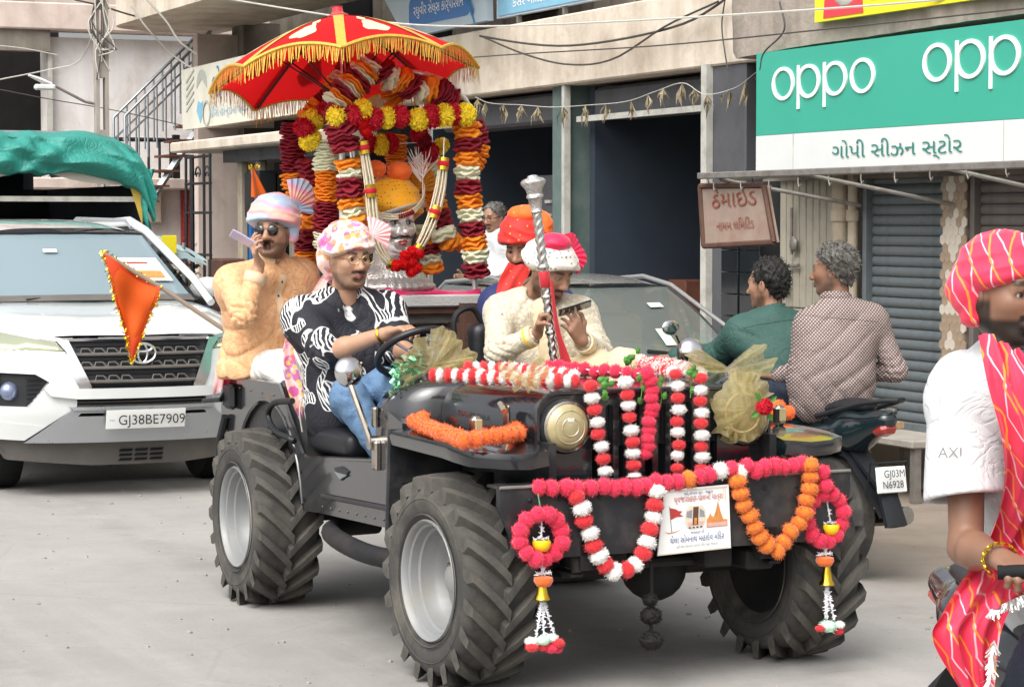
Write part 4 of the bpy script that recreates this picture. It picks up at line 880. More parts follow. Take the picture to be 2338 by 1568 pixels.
# body
st = [(-.18, 1.02, .74), (-.35, 1.075, .80), (-.7, 1.14, .84), (-1.25, 1.20, .87), (-2.2, 1.22, .90), (-4.3, 1.2, .90), (-4.75, 1.05, .84)]
prf = [(0, 0), (.3, .004), (.62, .0), (.80, -.03), (.93, -.10), (1.02, -.22), (1.035, -.40), (1.02, -.62), (.98, -.74)]
q = MB(); rows = []
for x, zt, hw in st:
    half = [(a*hw/.9 if a < 1 else a*.9, zt+b*(1 if b > -.3 else 1)) for a, b in prf]
    full = [(-a, b) for a, b in reversed(half)][:-1]+half; rows.append([V((x-(.16*(abs(a)/.93)**2.5 if x > -.4 else 0), a, b)) for a, b in full])
q = smooth_loft(rows, 4, 2); q.build('body', K('car_white'), SV, 60)
for s_ in (1, -1):   # raised bonnet ridges
    MB().tube([(-.3, .40*s_, 1.045), (-.7, .46*s_, 1.128), (-1.2, .55*s_, 1.185)], [.02, .04, .03], 8, flat=.45).build('bonnet_ridge', K('car_white'), SV, 60)
pan('bumper', [(-.92, .95), (-.48, .93), (-.37, .70), (.37, .70), (.48, .93), (.92, .95), (.93, .50), (.60, .46), (.42, .59), (.42, .66), (-.42, .66), (-.42, .59), (-.60, .46), (-.93, .50)], 'car_white', .035, .12, .045, holes=[fogp, [(-a, b) for a, b in fogp]])
pan('lower_bumper', [(-.93, .50), (-.60, .46), (-.72, .37), (-.92, .38)], 'car_white', .04, .1, .05, sym=True)
pan('bumper_bar', [(-.62, .70), (.62, .70), (.58, .655), (.42, .635), (-.42, .635), (-.58, .655)], 'car_white', .07, .06, .04)
pan('fog_recess', fogp, 'plastic_black', -.02, .02, .05, sym=True)
for s_ in (1, -1):
    f = MB().lathe([(0, .03), (.03, .026), (.045, .01), (.055, 0), (.06, -.02)], 20, M.Translation((fx(.78, .68)-.01, .80*s_, .68)) @ M.Rotation(math.pi/2, 4, 'Y')); f.build('fog_lamp', K('lamp_fog'), SV, 60)
    for k in range(6): MB().tube([FXS(s_*(.62+.018*j), .62+.028*k-.1*abs(.65-.62-.018*j), .0, .0) for j in range(6)], .006, 5).build('recess_rib', K('plastic_black'), SV)
gr = pan('grille', [(-.46, 1.0), (.46, 1.0), (.36, .685), (-.36, .685)], 'plastic_black', .0, .03, .06)
for z, w in ((1.0, .46), (.91, .43), (.825, .40), (.74, .37)): MB().tube([FXS(-w+2*w*i/14, z, 0, .022) for i in range(15)], .011, 6).build('grille_bar', K('chrome' if z == 1.0 else 'plastic_grey'), gr)
for z, w in ((.91, .40), (.825, .36), (.74, .33)):
    for k in range(4):
        for s_ in (1, -1):
            c = s_*(.10+k*.082)
            if abs(c) < w: MB().tube([FXS(c+a, z+b, 0, .02) for a, b in ((-.04, .004), (-.03, .036), (.012, .036), (.04, .004))], .006, 5).build('grille_rib', K('plastic_grey'), gr)
for z in (.96, .87, .785, .71): MB().tube([FXS(-.41+.82*i/12, z, 0, .004) for i in range(13)], .005, 5).build('grille_rib', K('plastic_black'), gr)
lg = MB()
for ra, rb, dz in ((.085, .062, 0), (.03, .06, 0), (.062, .024, .034)): lg.tube([V((fx(0, .915)+.05, ra*math.cos(t), .915+dz+rb*math.sin(t))) for t in [2*math.pi*i/28 for i in range(29)]], .0075, 6)
lg.build('emblem', K('chrome'), SV)
pan('chrome_bracket', [(-.535, 1.005), (-.46, 1.005), (-.33, .71), (-.335, .68), (-.40, .685), (-.45, .80), (-.475, .93)], 'chrome', .045, .05, .04, sym=True)
pan('headlamp', [(-.93, 1.07), (-.535, .985), (-.485, .935), (-.93, .935)], 'lamp_clear', .035, .03, .05, sym=True)
pan('headlamp_trim', [(-.93, 1.105), (-.50, 1.015), (-.50, .99), (-.93, 1.075)], 'chrome', .045, .03, .05, sym=True)
pan('running_light', [(-.92, .985), (-.76, .967), (-.70, .982), (-.53, .955), (-.52, .945), (-.71, .962), (-.77, .948), (-.92, .955)], 'lamp_lit', .042, .01, .04, sym=True)
pan('lower_grille', lowg, 'plastic_black', .0, .02, .06); 
for z in (.59, .612): MB().tube([FXS(-.42+.84*i/10, z, 0, .02) for i in range(11)], .005, 5).build('grille_rib', K('plastic_grey'), SV)
pan('skid_plate', [(-.45, .57), (.45, .57), (.72, .355), (-.72, .355)], 'skid_silver', .055, .06, .05, holes=[[(-.40, .545), (-.25, .545), (-.25, .525), (-.42, .525)], [(.40, .545), (.25, .545), (.25, .525), (.42, .525)]])
pan('skid_rim', [(-.47, .585), (.47, .585), (.45, .565), (-.45, .565)], 'skid_silver', .075, .06, .05); pan('valance', [(-.90, .40), (.90, .40), (.80, .24), (.3, .20), (-.3, .20), (-.80, .24)], 'plastic_grey', -.02, .1, .08)
for k in range(3):
    for j in range(3): pan('vent_slot', [(-.12+.1*k, .30-.03*j), (-.04+.1*k, .30-.03*j), (-.05+.1*k, .285-.03*j), (-.13+.1*k, .285-.03*j)], 'dark', -.01, .01, .04)
NP = pan('number_plate', [(-.255, .565), (.255, .565), (.255, .445), (-.255, .445)], 'plate_white', .11, .012, .1)
text('GJ38BE7909', .088, 'plate_letters', K('letter_dark'), NP, M((V((0, 1, 0)), UP, V((1, 0, 0)))).transposed(), (.113, .03, .472), .004, width=.43)
text('IND', .02, 'plate_letters', K('letter_blue'), NP, M((V((0, 1, 0)), UP, V((1, 0, 0)))).transposed(), (.113, -.225, .495), .004)
# glasshouse
def wsf(u, v): 
    hw = .745+(.575-.745)*v; a = (u*2-1)*hw; return V((-1.22-.82*v-.12*(abs(a)/.75)**2+.05*math.sin(math.pi*v)*0, a, 1.205+.455*v-.01*(abs(a)/.75)**2))
MB().grid(wsf, 16, 12).build('windscreen', K('glass_suv'), SV, 180)
MB().grid(lambda u, v: wsf(u, .085*v)+V((.008, 0, .008)), 16, 2).build('scuttle_panel', K('plastic_grey'), SV, 180)
MB().tube([wsf(0, 1), wsf(.25, 1), wsf(.5, 1), wsf(.75, 1), wsf(1, 1)], .012, 6).build('windscreen_seal', K('plastic_black'), SV)
MB().grid(lambda u, v: V((-2.02-2.4*v-.10*abs(2*u-1)**2*(1-v), (2*u-1)*(.585+.03*math.sin(v*2)), 1.665+.10*math.sin(math.pi*(.12+.76*v))*(1-.35*abs(2*u-1)**3)-.05*(abs(2*u-1)**6))), 16, 12).build('roof', K('car_white'), SV, 180)
for s_ in (1, -1):
    MB().tube([(-1.12, .80*s_, 1.19), (-1.42, .76*s_, 1.35), (-2.1, .61*s_, 1.68), (-2.5, .60*s_, 1.745), (-4.3, .6*s_, 1.70)], [.028, .03, .03, .04, .04], 8).build('pillar', K('car_white'), SV, 60)
    MB().add([(-1.4, .79*s_, 1.2), (-4.4, .84*s_, 1.2), (-4.3, .62*s_, 1.68), (-2.2, .63*s_, 1.68)], [(0, 1, 2, 3)]).build('side_glass', K('glass_dark'), SV, 0)
    MB().tube([(-2.35, .57*s_, 1.70), (-2.5, .57*s_, 1.755), (-4.0, .57*s_, 1.77), (-4.2, .57*s_, 1.72)], .014, 8).build('roof_rail', K('skid_silver'), SV)
    mr = MB().ell((-1.62, .93*s_, 1.27), (.08, .14, .085), 16, 10); mo = mr.build('mirror', K('car_white'), SV, 60); MB().ell((-1.63, .92*s_, 1.20), (.075, .13, .05), 14, 8).build('mirror_base', K('plastic_black'), mo, 60); MB().cyl((-1.62, .78*s_, 1.19), (-1.62, .86*s_, 1.19), .03).build('mirror_stalk', K('plastic_black'), mo)
    wheel_plain(SV, (-.95, .74*s_, .38), .385, .27); wheel_plain(SV, (-3.7, .76*s_, .38), .385, .27)
    MB().tube([(-1.27, .45*s_, 1.215), (-1.30, .1*s_-.1, 1.235)], .012, 6).build('wiper', K('plastic_black'), SV)
MB().box((-2.6, 0, .55), (3.9, 1.5, .3)).build('underbody', K('dark'), SV, 0); MB().box((-2.5, 0, 1.1), (2.2, 1.3, .3)).build('dashboard', K('dark'), SV, 0)
def onws(y, t, m_, w, h, name): 
    return MB().grid(lambda u, v: wsf((y+w*(u-.5)/1.3), t+h*(v-.5))+V((.012, 0, .012)), 4, 3).build(name, K(m_), SV, 0)
st_ = onws(.83, .44, 'paper', .34, .34, 'windscreen_sticker'); onws(.37, .72, 'sign_white', .1, .05, 'windscreen_sticker')
pq = MB().grid(lambda u, v: wsf(.83+.26*(u-.5)/1.3, .36+.1*(v-.5))+V((.016, 0, .016)), 4, 2); pq.build('sticker_picture', K('poster_orange'), st_, 0); MB().grid(lambda u, v: wsf(.81+.2*(u-.5)/1.3, .53+.02*(v-.5))+V((.016, 0, .016)), 4, 2).build('sticker_picture', K('poster_red'), st_, 0)
# --- lorry with green tarpaulin
TR = thing('lorry', 'cargo lorry covered with bunched green tarpaulin behind the white car', 'lorry', (-14, .85, 0)); to_ = V((-14, .85, 0))
hw = 1.12
def tarp(u, v):
    """tarpaulin: top sheet running back, bulging front face with wrinkles"""
    t = (u-.5)*2; zt = 2.62-.24*abs(t)**3-.02*math.cos(4*t); P_ = ((-18.2, -.02), (-15.4, .02), (-14.3, 0), (-13.98, -.07), (-13.86, -.2), (-13.84, -.33), (-13.9, -.43), (-14.0, -.45))
    q = v*(len(P_)-1); i = min(int(q), len(P_)-2); f = q-i; x = P_[i][0]*(1-f)+P_[i+1][0]*f; dz = P_[i][1]*(1-f)+P_[i+1][1]*f
    sag = .07*(1-abs(t)**2)*max(0, -dz)*1.2
    w1 = math.sin(5*t+9*dz*3+1.3*math.sin(3*t)+1); w2 = math.sin(13*t-20*dz+2*math.sin(5*t)); w3 = math.sin(31*t+25*dz+3*math.sin(7*t))
    return V((x+.03*w1*(v > .4)+.022*w2*(v > .4)+.01*w3*(v > .4), .85+t*(hw+.06-.03*max(0, -dz)), zt+dz+sag+.014*w2+.006*w3-max(0, abs(t)-.9)*2.2*(1 if v > .3 else .6)))
MB().grid(tarp, 90, 56).build('tarpaulin', K('tarp'), TR, 180, to_)
for s_ in (1, -1):
    MB().grid(lambda u, v: V((-13.9-.16*u+.02*math.sin(9*v), .85+s_*(hw+.03-.07*math.sin(3*v)+.03*math.sin(9*u+4*v)), 2.25-.62*v)), 6, 10).build('tarpaulin_fold', K('tarp'), TR, 180, to_)
    MB().grid(lambda u, v: V((-13.98, .85+s_*(hw-.03-.16*u*(1-v)-.02), 2.2-.5*v)), 4, 6).build('yellow_flap', K('tarp_yellow'), TR, 180, to_)
MB().grid(lambda u, v: V((-13.97, .85+(u-.5)*2.0, 2.32-.16*abs(2*u-1)**2-(.07+.09*abs(math.sin(2*math.pi*u)))*v)), 24, 4).build('inner_sheet', K('tarp_grey'), TR, 180, to_)
MB().box((-14.02, .85, 1.96), (.05, 2.2, .05)).build('cross_rail', K('trim_pale'), TR, 35, to_); MB().box((-16, .85, 1.1), (3.95, 2.2, .12)).build('load_bed', K('truck_dark'), TR, 35, to_)
for s_ in (1, -1): MB().box((-16, .85+s_*1.1, 1.6), (3.95, .06, 1.0)).build('side_board', K('truck_dark'), TR, 35, to_)
MB().box((-18, .85, 1.6), (.06, 2.2, 1.0)).build('head_board', K('truck_dark'), TR, 35, to_); MB().box((-14.02, .85, 1.45), (.05, 2.2, .6)).build('tail_board', K('truck_dark'), TR, 35, to_); MB().box((-18.9, .85, 1.6), (1.5, 2.0, 1.7), bev=.15).build('cab', K('truck_dark'), TR, 35, to_)
for x in (-15.2, -18.8):
    for s_ in (1, -1): wheel_plain(TR, (x, .85+s_*.9, .45), .45, .28, off=to_)
# --- street cart under a pale blue canopy
KT = thing('street_cart', 'street cart under pale blue sheet canopy with yellow notice', 'cart', on(400, 900, x=-17.5)); ko = KT.matrix_world.translation; kl = SI@ko; kl.z = 0; place(KT, kl)
cz = on(345, 520, x=-17.3); cr = on(475, 575, x=-17.3); cl = on(325, 560, x=-17.3)
q = MB().grid(lambda u, v: V((-17.3-1.6*v, cl.y+(cr.y-cl.y)*u, cz.z-(cz.z-cr.z)*u**1.4-.12*abs(2*v-1)**2+.012*math.sin(20*u+9*v))), 20, 10); q.build('canopy', K('car_blue'), KT, 180, kl)
q = MB().grid(lambda u, v: V((-17.29, cl.y+(cr.y-cl.y)*u*.98, (cz.z-(cz.z-cr.z)*u**1.4)-.125-.17*v*(1-u*.85)+.01*math.sin(30*u))), 20, 4); q.build('valance', K('car_blue'), KT, 180, kl)
for y in (cl.y+.05, cr.y-.25):
    for x in (-17.4, -18.8): MB().cyl((x, y, 0), (x, y, cr.z+.1), .02).build('post', K('steel_grey'), KT, 35, kl)
MB().box((-18.1, (cl.y+cr.y)/2, .75), (1.3, .9, .5), bev=.03).build('cart_body', K('sign_blue'), KT, 35, kl); p = on(386, 558, x=-17.25); MB().box(p, (.02, .17, .2), bev=.003).build('notice', K('sign_yellow'), KT, 35, kl)
# --- grey saloon car parked beside the jeep
SD = thing('parked_car', 'dusty silver grey saloon car parked behind the two motorcyclists', 'car', (-3.95, 2.72, 0))
sst = [(0, .60, .60), (-.12, .70, .70), (-.5, .79, .76), (-1.05, .88, .80), (-2.0, .93, .83), (-3.4, .93, .82), (-3.9, .88, .74), (-4.0, .7, .7)]
sp = [(0, .012), (.4, .008), (.7, -.015), (.9, -.07), (1, -.2), (1.0, -.42), (.97, -.62)]
q = MB(); rows = []
for x, zt, hw_ in sst:
    half = [(a*hw_, max(.2, zt+b)) for a, b in sp]; rows.append([V((x-.18*(abs(a)/.8)**2.5*(1 if x > -.3 else 0), a, b)) for a, b in [(-a, b) for a, b in reversed(half)][:-1]+half])
q = smooth_loft(rows, 4, 2); q.build('body', K('car_grey'), SD, 60)
def sws(u, v): hw_ = .70+(.54-.70)*v; a = (u*2-1)*hw_; return V((-1.02-.72*v-.14*(abs(a)/.7)**2, a, .89+.425*v+.03*math.sin(math.pi*v)))
MB().grid(sws, 16, 12).build('windscreen', K('glass_dusty'), SD, 180)
MB().tube([sws(0, t) for t in (0, .25, .5, .75, 1)]+[sws(t, 1) for t in (.25, .5, .75)]+[sws(1, t) for t in (1, .75, .5, .25, 0)], .009, 6).build('windscreen_seal', K('plastic_black'), SD)
MB().grid(lambda u, v: V((-1.72-1.3*v-.12*abs(2*u-1)**2*(1-v), (2*u-1)*(.555+.02*math.sin(3*v)), 1.318+.075*math.sin(math.pi*(.1+.8*v))*(1-.3*abs(2*u-1)**3)-.04*abs(2*u-1)**6)), 16, 10).build('roof', K('car_grey'), SD, 180)
MB().grid(lambda u, v: V((-3.02-.6*v, (2*u-1)*(.55+.1*v), 1.32-.38*v)), 8, 6).build('rear_window', K('glass_dark'), SD, 180)
for s_ in (1, -1):
    MB().tube([(-.98, .76*s_, .875), (-1.3, .70*s_, 1.07), (-1.80, .565*s_, 1.325), (-2.2, .565*s_, 1.375), (-3.0, .56*s_, 1.33), (-3.65, .66*s_, .95)], [.014, .016, .016, .016, .016, .02], 8).build('pillar', K('car_grey'), SD, 60)
    MB().add([(-1.2, .75*s_, .92), (-3.5, .74*s_, .93), (-3.0, .57*s_, 1.31), (-1.9, .575*s_, 1.31)], [(0, 1, 2, 3)]).build('side_glass', K('glass_dusty'), SD, 0)
    MB().tube([(-1.0, .35*s_, .895), (-1.05, -.1+.1*s_, .93)], .012, 6).build('wiper', K('plastic_black'), SD)
    mo = MB().ell((-1.25, .88*s_, .96), (.06, .1, .065), 14, 8).build('mirror', K('car_grey'), SD, 60); MB().cyl((-1.25, .74*s_, .92), (-1.25, .82*s_, .93), .02).build('mirror_stalk', K('plastic_black'), mo)
    wheel_plain(SD, (-.75, .72*s_, .29), .29, .19); wheel_plain(SD, (-3.2, .72*s_, .29), .29, .19)
    st2 = SDF((-2.6, .05, .35), (-1.7, .65, 1.35), .02).rbox((-2.0, .34, .55), (.24, .23, .09), .06).rbox((-2.25, .34, .82), (.08, .23, .3), .07).rbox((-2.3, .34, 1.18), (.05, .12, .09), .04); v_, F_ = st2.mesh(); v_[:, 1] *= s_; smesh(v_, F_, 'seat', K('seat_fabric'), SD)
    MB().lathe([(0, .03), (.07, .025), (.1, 0), (.1, -.03)], 18, M.Translation((-.14, .52*s_, .6)) @ M.Rotation(math.pi/2, 4, 'Y')).build('headlamp', K('lamp_clear'), SD, 60)
MB().box((-1.15, 0, .8), (.35, 1.3, .16), bev=.05).build('dashboard', K('plastic_grey'), SD); MB().box((-2, 0, .3), (3.4, 1.3, .2)).build('underbody', K('dark'), SD, 0); MB().box((.02, 0, .52), (.06, .8, .14), bev=.02).build('grille', K('plastic_black'), SD)
MB().grid(lambda u, v: sws(.70+.09*u, .62+.07*v)+V((.012, 0, .01)), 2, 2).build('windscreen_sticker', K('sign_white'), SD, 0); MB().grid(lambda u, v: sws(.62+.06*u, .12+.2*v)+V((.012, 0, .01)), 2, 2).build('windscreen_sticker', K('fluff_mint'), SD, 0)
# --- motorcycles
def motorcycle(label, loc, rz, paint, plate=None, rail=True):
    m = thing('motorcycle', label, 'motorcycle', loc, rz)
    wheel_plain(m, (0, 0, .30), .30, .11, 'rubber', 'iron_black', 5); wheel_plain(m, (1.27, 0, .30), .30, .09, 'rubber', 'iron_black', 5)
    for s_ in (1, -1):
        MB().cyl((1.27, .07*s_, .3), (1.0, .07*s_, .92), .02).build('fork', K('chrome'), m); MB().tube([(0, .09*s_, .3), (.42, .1*s_, .36)], .025, 8).build('swing_arm', K('iron_black'), m); MB().cyl((.02, .11*s_, .32), (.14, .12*s_, .68), .03).build('shock_absorber', K('iron_black'), m)
        MB().tube([(.94, .08*s_, 1.0), (.92, .2*s_, 1.06), (.82, .38*s_, 1.04)], .012, 8).build('handlebar', K('chrome'), m); MB().cyl((.84, .33*s_, 1.042), (.79, .44*s_, 1.035), .018).build('grip', K('rubber_dark'), m)
        MB().tube([(.3, .14*s_, .28), (.3, .26*s_, .28)], .014, 8).build('foot_peg', K('rubber_dark'), m)
        if not rail: continue
        ml = MB().tube([(.88, .26*s_, 1.06), (.90, .30*s_, 1.16)], .006, 6).build('mirror', K('iron_black'), m); MB().ell((.905, .33*s_, 1.2), (.014, .055, .04), 14, 8).build('mirror_glass', K('chrome'), ml, 60)
    s = SDF((.5, -.2, .5), (1.1, .2, 1.05), .016).ell((.74, 0, .83), (.24, .14, .13), k=.03); v_, F_ = s.mesh(); smesh(v_, F_, 'fuel_tank', K(paint), m)
    s = SDF((-.55, -.22, .62), (.75, .22, 1.0), .014).chain([(.6, 0, .80), (.3, 0, .79), (0, 0, .83), (-.25, 0, .86)], [.10, .13, .12, .07], .04, fl=((0, 0, 1), 2.0)); v_, F_ = s.mesh(); smesh(v_, F_, 'seat', K('leatherette'), m)
    s = SDF((-.6, -.22, .4), (.7, .22, .95), .013).chain([(.5, 0, .60), (.15, 0, .66), (-.2, 0, .74), (-.42, 0, .80)], [.13, .13, .10, .05], .05, fl=((0, 1, 0), .9)).rbox((.05, 0, .45), (.7, .075, .16), .02, k=.02, op='s'); v_, F_ = s.mesh(); smesh(v_, F_, 'tail_cowl', K(paint), m)
    MB().box((-.41, 0, .755), (.1, .1, .055), M.Rotation(.35, 3, 'Y'), bev=.02).build('tail_lamp', K('lamp_red'), m)
    for s_ in ((1, -1) if rail else ()): MB().tube([(-.05, .13*s_, .80), (-.36, .11*s_, .88), (-.47, .06*s_, .9), (-.5, 0, .9)], .013, 8).build('grab_rail', K('iron_black'), m)
    MB().grid(lambda u, v: V((-.16-.30*v-.02*math.sin(3*v), (u-.5)*.17*(1-.15*v), .66-.32*v)), 4, 6).build('rear_mudguard', K('plastic_black'), m, 180); MB().tube([(-.2, 0, .64), (-.42, 0, .48), (-.5, 0, .3)], [.05, .06, .07], 6, flat=.35).build('mud_flap', K('plastic_black'), m)
    if plate:
        pl = MB().box((-.46, 0, .52), (.012, .18, .125), M.Rotation(.15, 3, 'Y'), bev=.004).build('number_plate', K('plate_white'), m)
        if True:
            PR = M((V((0, -1, 0)), M.Rotation(.15, 3, 'Y')@UP, V((-1, 0, 0)))).transposed()
            text(plate[0], .05, 'plate_letters', K('letter_dark'), pl, PR, (-.4745, 0, .535), .012, width=.125); text(plate[1], .05, 'plate_letters', K('letter_dark'), pl, PR, (-.4745, 0, .482), .006, width=.125)
        fr_ = MB().tube([(-.40, .1, .45), (-.44, .11, .6), (-.44, -.11, .6), (-.40, -.1, .45)], .006, 5); fr_.build('plate_frame', K('iron_black'), pl)
    s = SDF((.3, -.2, .18), (.95, .2, .68), .02).rbox((.58, 0, .38), (.16, .12, .13), .05).rbox((.66, 0, .54), (.09, .08, .1), .02); v_, F_ = s.mesh(); smesh(v_, F_, 'engine', K('steel_rusty'), m)
    MB().tube([(.75, -.1, .4), (.8, -.12, .22), (.4, -.14, .2), (.1, -.16, .26), (-.38, -.17, .33)], [.02, .02, .025, .045, .045], 10).build('exhaust', K('chrome_old'), m)
    MB().lathe([(.0, .05), (.06, .04), (.08, 0), (.06, -.1), (0, -.12)], 18, M.Translation((1.06, 0, .95)) @ M.Rotation(math.pi/2, 4, 'Y')).build('headlamp', K('lamp_clear'), m, 60)
    MB().grid(lambda u, v: V((1.27+.33*math.sin(-.9+1.8*v), (u-.5)*.1, .3+.33*math.cos(-.9+1.8*v))), 3, 10).build('front_mudguard', K(paint), m, 180)
    return m
BK = motorcycle('dark green motorcycle carrying two riders beside the jeep, seen from behind', (-1.70, 2.02, 0), math.pi+.12, 'bike_green', ('GJ03M', 'N6928'))
# ---------------------------------------------------------------- the jeep
J = thing('jeep', 'open black jeep on tractor tyres decorated with pom-pom garlands', 'jeep')
def jb(mb, name, m_, par=None, smooth=35): return mb.build(name, K(m_), par or J, smooth)
TR_, TW = .405, .30
def lug(side):
    q = MB(); n = 9; vs_ = []; hwid = .017
    for i in range(n):
        s = i/(n-1); y = side*(-.008+.158*min(1, s*1.12)); ph = .44*s**.9
        rt = TR_-.012*s*s if s < .9 else TR_-.05; rb = .345 if s < .9 else .325
        da = hwid/.38*(1+.25*(1-s)); 
        for r, a in ((rb, ph-da*1.35), (rt, ph-da), (rt, ph+da), (rb, ph+da*1.35)): vs_.append((r*math.cos(a), y, r*math.sin(a)))
    f = [(i*4+j, i*4+(j+1) % 4, (i+1)*4+(j+1) % 4, (i+1)*4+j) for i in range(n-1) for j in range(4)]+[(3, 2, 1, 0), tuple(range(4*n-4, 4*n))]
    return q.add(vs_, f)
lugs = {}
def tractor_wheel(x, sy, steer=0):
    prof = [(.215, -.115), (.235, -.135), (.29, -.152), (.335, -.148), (.358, -.125), (.365, -.06), (.367, 0), (.365, .06), (.358, .125), (.335, .148), (.29, .152), (.235, .135), (.215, .115)]
    t = MB().lathe(prof, 64, RX).build('wheel', K('rubber'), J, 50); t.location = (x, (.70 if x > 0 else .775)*sy, TR_-.006); t.rotation_euler = (0, rnd(0, 3), steer)
    for ring in (.250, .31): 
        for s_ in (-1, 1): MB().lathe([(ring-.004, .1495*s_), (ring, .153*s_), (ring+.004, .1495*s_)], 48, RX).build('sidewall_ring', K('rubber'), t, 60)
    o = -1 if sy < 0 else 1   # outer side
    rp = [(.232, .137), (.227, .146), (.219, .139), (.215, .12), (.205, .116), (.200, .085), (.190, .08), (.184, .03), (.176, .02), (.16, -.015), (.11, -.012), (.085, .0), (.055, .012), (.05, .045), (.03, .055), (0, .056)]
    r_ = MB().lathe([(a, b) for a, b in rp], 56, M.Rotation(math.pi/2*(1 if o < 0 else -1), 4, 'X')).build('rim', K('rim_silver'), t, 40)
    bk = MB().lathe([(.222, -.12), (.2, -.1), (0, -.05)], 40, M.Rotation(math.pi/2*(1 if o < 0 else -1), 4, 'X')).build('rim_back', K('chassis'), t, 40)
    for k in range(6):
        a = 2*math.pi*k/6; p = V((.128*math.cos(a), o*-.0, .128*math.sin(a))); MB().cyl(p+V((0, o*-.012, 0)), p+V((0, o*-.0085+o*.0015, 0)), .022, n=14).build('rim_hole', K('dark'), t)
    for k in range(5):
        a = 2*math.pi*(k+.3)/5; p = V((.075*math.cos(a), 0, .075*math.sin(a))); MB().cyl(p, p+V((0, o*.025, 0)), .011, n=6).build('wheel_nut', K('chrome_old'), t)
    for side in (-1, 1):
        for k in range(19):
            a = 2*math.pi*(k+(.5 if side > 0 else 0))/19
            if side not in lugs: g_ = lug(side).build('lug', K('rubber'), t, 40); lugs[side] = g_
            else: g_ = lugs[side].copy(); COL.objects.link(g_); g_.parent = t
            g_.rotation_euler = (0, -a, 0)
    return t
random.seed(2)
for x in (.05, -2.09):
    for sy in (-1, 1): tractor_wheel(x, sy, .06 if x > 0 else 0)
# tub
arch = [(-2.15+.50*math.cos(t), .43+.50*math.sin(t)) for t in [R(8+164*i/16) for i in range(17)]]
side = [(-2.85, .99), (-1.97, 1.0), (-1.66, .715), (-1.62, .70), (-.78, .765), (-.735, .80), (-.715, .97), (-.70, .985), (-.58, .985), (-.44, .95), (-.44, .52), (-1.4, .485), (-1.64, .47)]+arch+[(-2.68, .50), (-2.85, .52)]
for s_ in (-1, 1):
    jb(MB().prism(side, lambda a, b, d: V((a, d*s_, b)), .715, .745), 'side_panel', 'jeep_paint')
    jb(MB().tube([(a, .735*s_, b) for a, b in [(-2.86, .995), (-1.975, 1.005), (-1.66, .72), (-1.61, .705), (-.785, .772), (-.74, .805), (-.722, .97)]], .011, 6), 'panel_edge', 'jeep_paint')
    jb(MB().tube([(a, .74*s_, b) for a, b in arch], .012, 6), 'arch_edge', 'jeep_paint')
    # front wing
    wp = [(-.42, .50), (-.42, .80), (.24, .81), (.36, .79), (.43, .70), (.45, .60), (.41, .50)]
    fw = MB().panel(wp, lambda a, b, d: V((a, b*s_, .935-.035*max(0, (a-.1)/.35)**2-.02*max(0, (b-.7)/.1)**2*.5-d)), .012, .06); fo = jb(fw, 'front_wing', 'jeep_paint')
    lip = [(-.43, .80), (.24, .812), (.36, .792), (.432, .70), (.452, .60), (.412, .50)]
    lp = MB(); vs_ = []
    P_ = resample([(a, b, 0) for a, b in lip], .05)
    for p in P_:
        z0 = .935-.035*max(0, (p.x-.1)/.35)**2-.01*max(0, (p.y-.7)/.1)**2; vs_ += [(p.x, p.y*s_, z0+.002), (p.x+.004, (p.y+.006)*s_, z0-.022), (p.x+.002, p.y*s_, z0-.055)]
    lp.add(vs_, [(3*i+j, 3*i+j+1, 3*i+j+4, 3*i+j+3) for i in range(len(P_)-1) for j in range(2)]); jb(lp, 'wing_lip', 'jeep_paint', fo, 80)
    jb(MB().prism([(-.425, .93), (-.44, .93), (-.475, .50), (-.455, .50)], lambda a, b, d: V((a, d*s_, b)), .50, .80), 'wing_apron', 'jeep_matt', fo)
    jb(MB().tube([(-.432, .80*s_, .93), (-.468, .80*s_, .50)], .009, 6), 'apron_edge', 'jeep_matt', fo)
    jb(MB().box((-.05, .47*s_, .72), (.85, .03, .42)), 'inner_wing', 'jeep_matt')
    jb(MB().box((-2.15, .56*s_, .72), (1.0, .32, .46)), 'wheel_box', 'jeep_matt')
jb(MB().box((-1.65, 0, .53), (2.4, 1.43, .05)), 'floor', 'jeep_matt'); jb(MB().box((-2.84, 0, .76), (.03, 1.46, .45), bev=.01), 'tail_gate', 'jeep_paint'); jb(MB().box((-.56, 0, .80), (.03, 1.42, .5)), 'firewall', 'jeep_matt')
# bonnet and scuttle
def hood(x, w, zt, zb=.90): 
    h = [(0, zt+.012), (w*.5, zt+.008), (w*.82, zt-.004), (w*.94, zt-.03), (w, zt-.085), (w+.004, zb)]; f = [(-a, b) for a, b in reversed(h)][:-1]+h; return [V((x, a, b)) for a, b in f]
def loft(rows, name, m_, caps=True, sm=45):
    n = len(rows[0]); q = MB(); k = len(rows); q.add([p for r_ in rows for p in r_], [(i*n+j, i*n+j+1, (i+1)*n+j+1, (i+1)*n+j) for i in range(k-1) for j in range(n-1)]+([tuple(range(n)), tuple(range((k-1)*n, k*n))] if caps else [])); return jb(q, name, m_, None, sm)
loft([hood(-.44, .575, 1.108), hood(-.2, .55, 1.11), hood(.05, .51, 1.108), hood(.255, .465, 1.102)], 'bonnet', 'jeep_paint')
loft([hood(-.725, .735, 1.07, .96), hood(-.71, .747, 1.092, .96), hood(-.6, .742, 1.108, .95), hood(-.5, .70, 1.114, .93), hood(-.448, .60, 1.116, .92)], 'scuttle', 'jeep_paint')
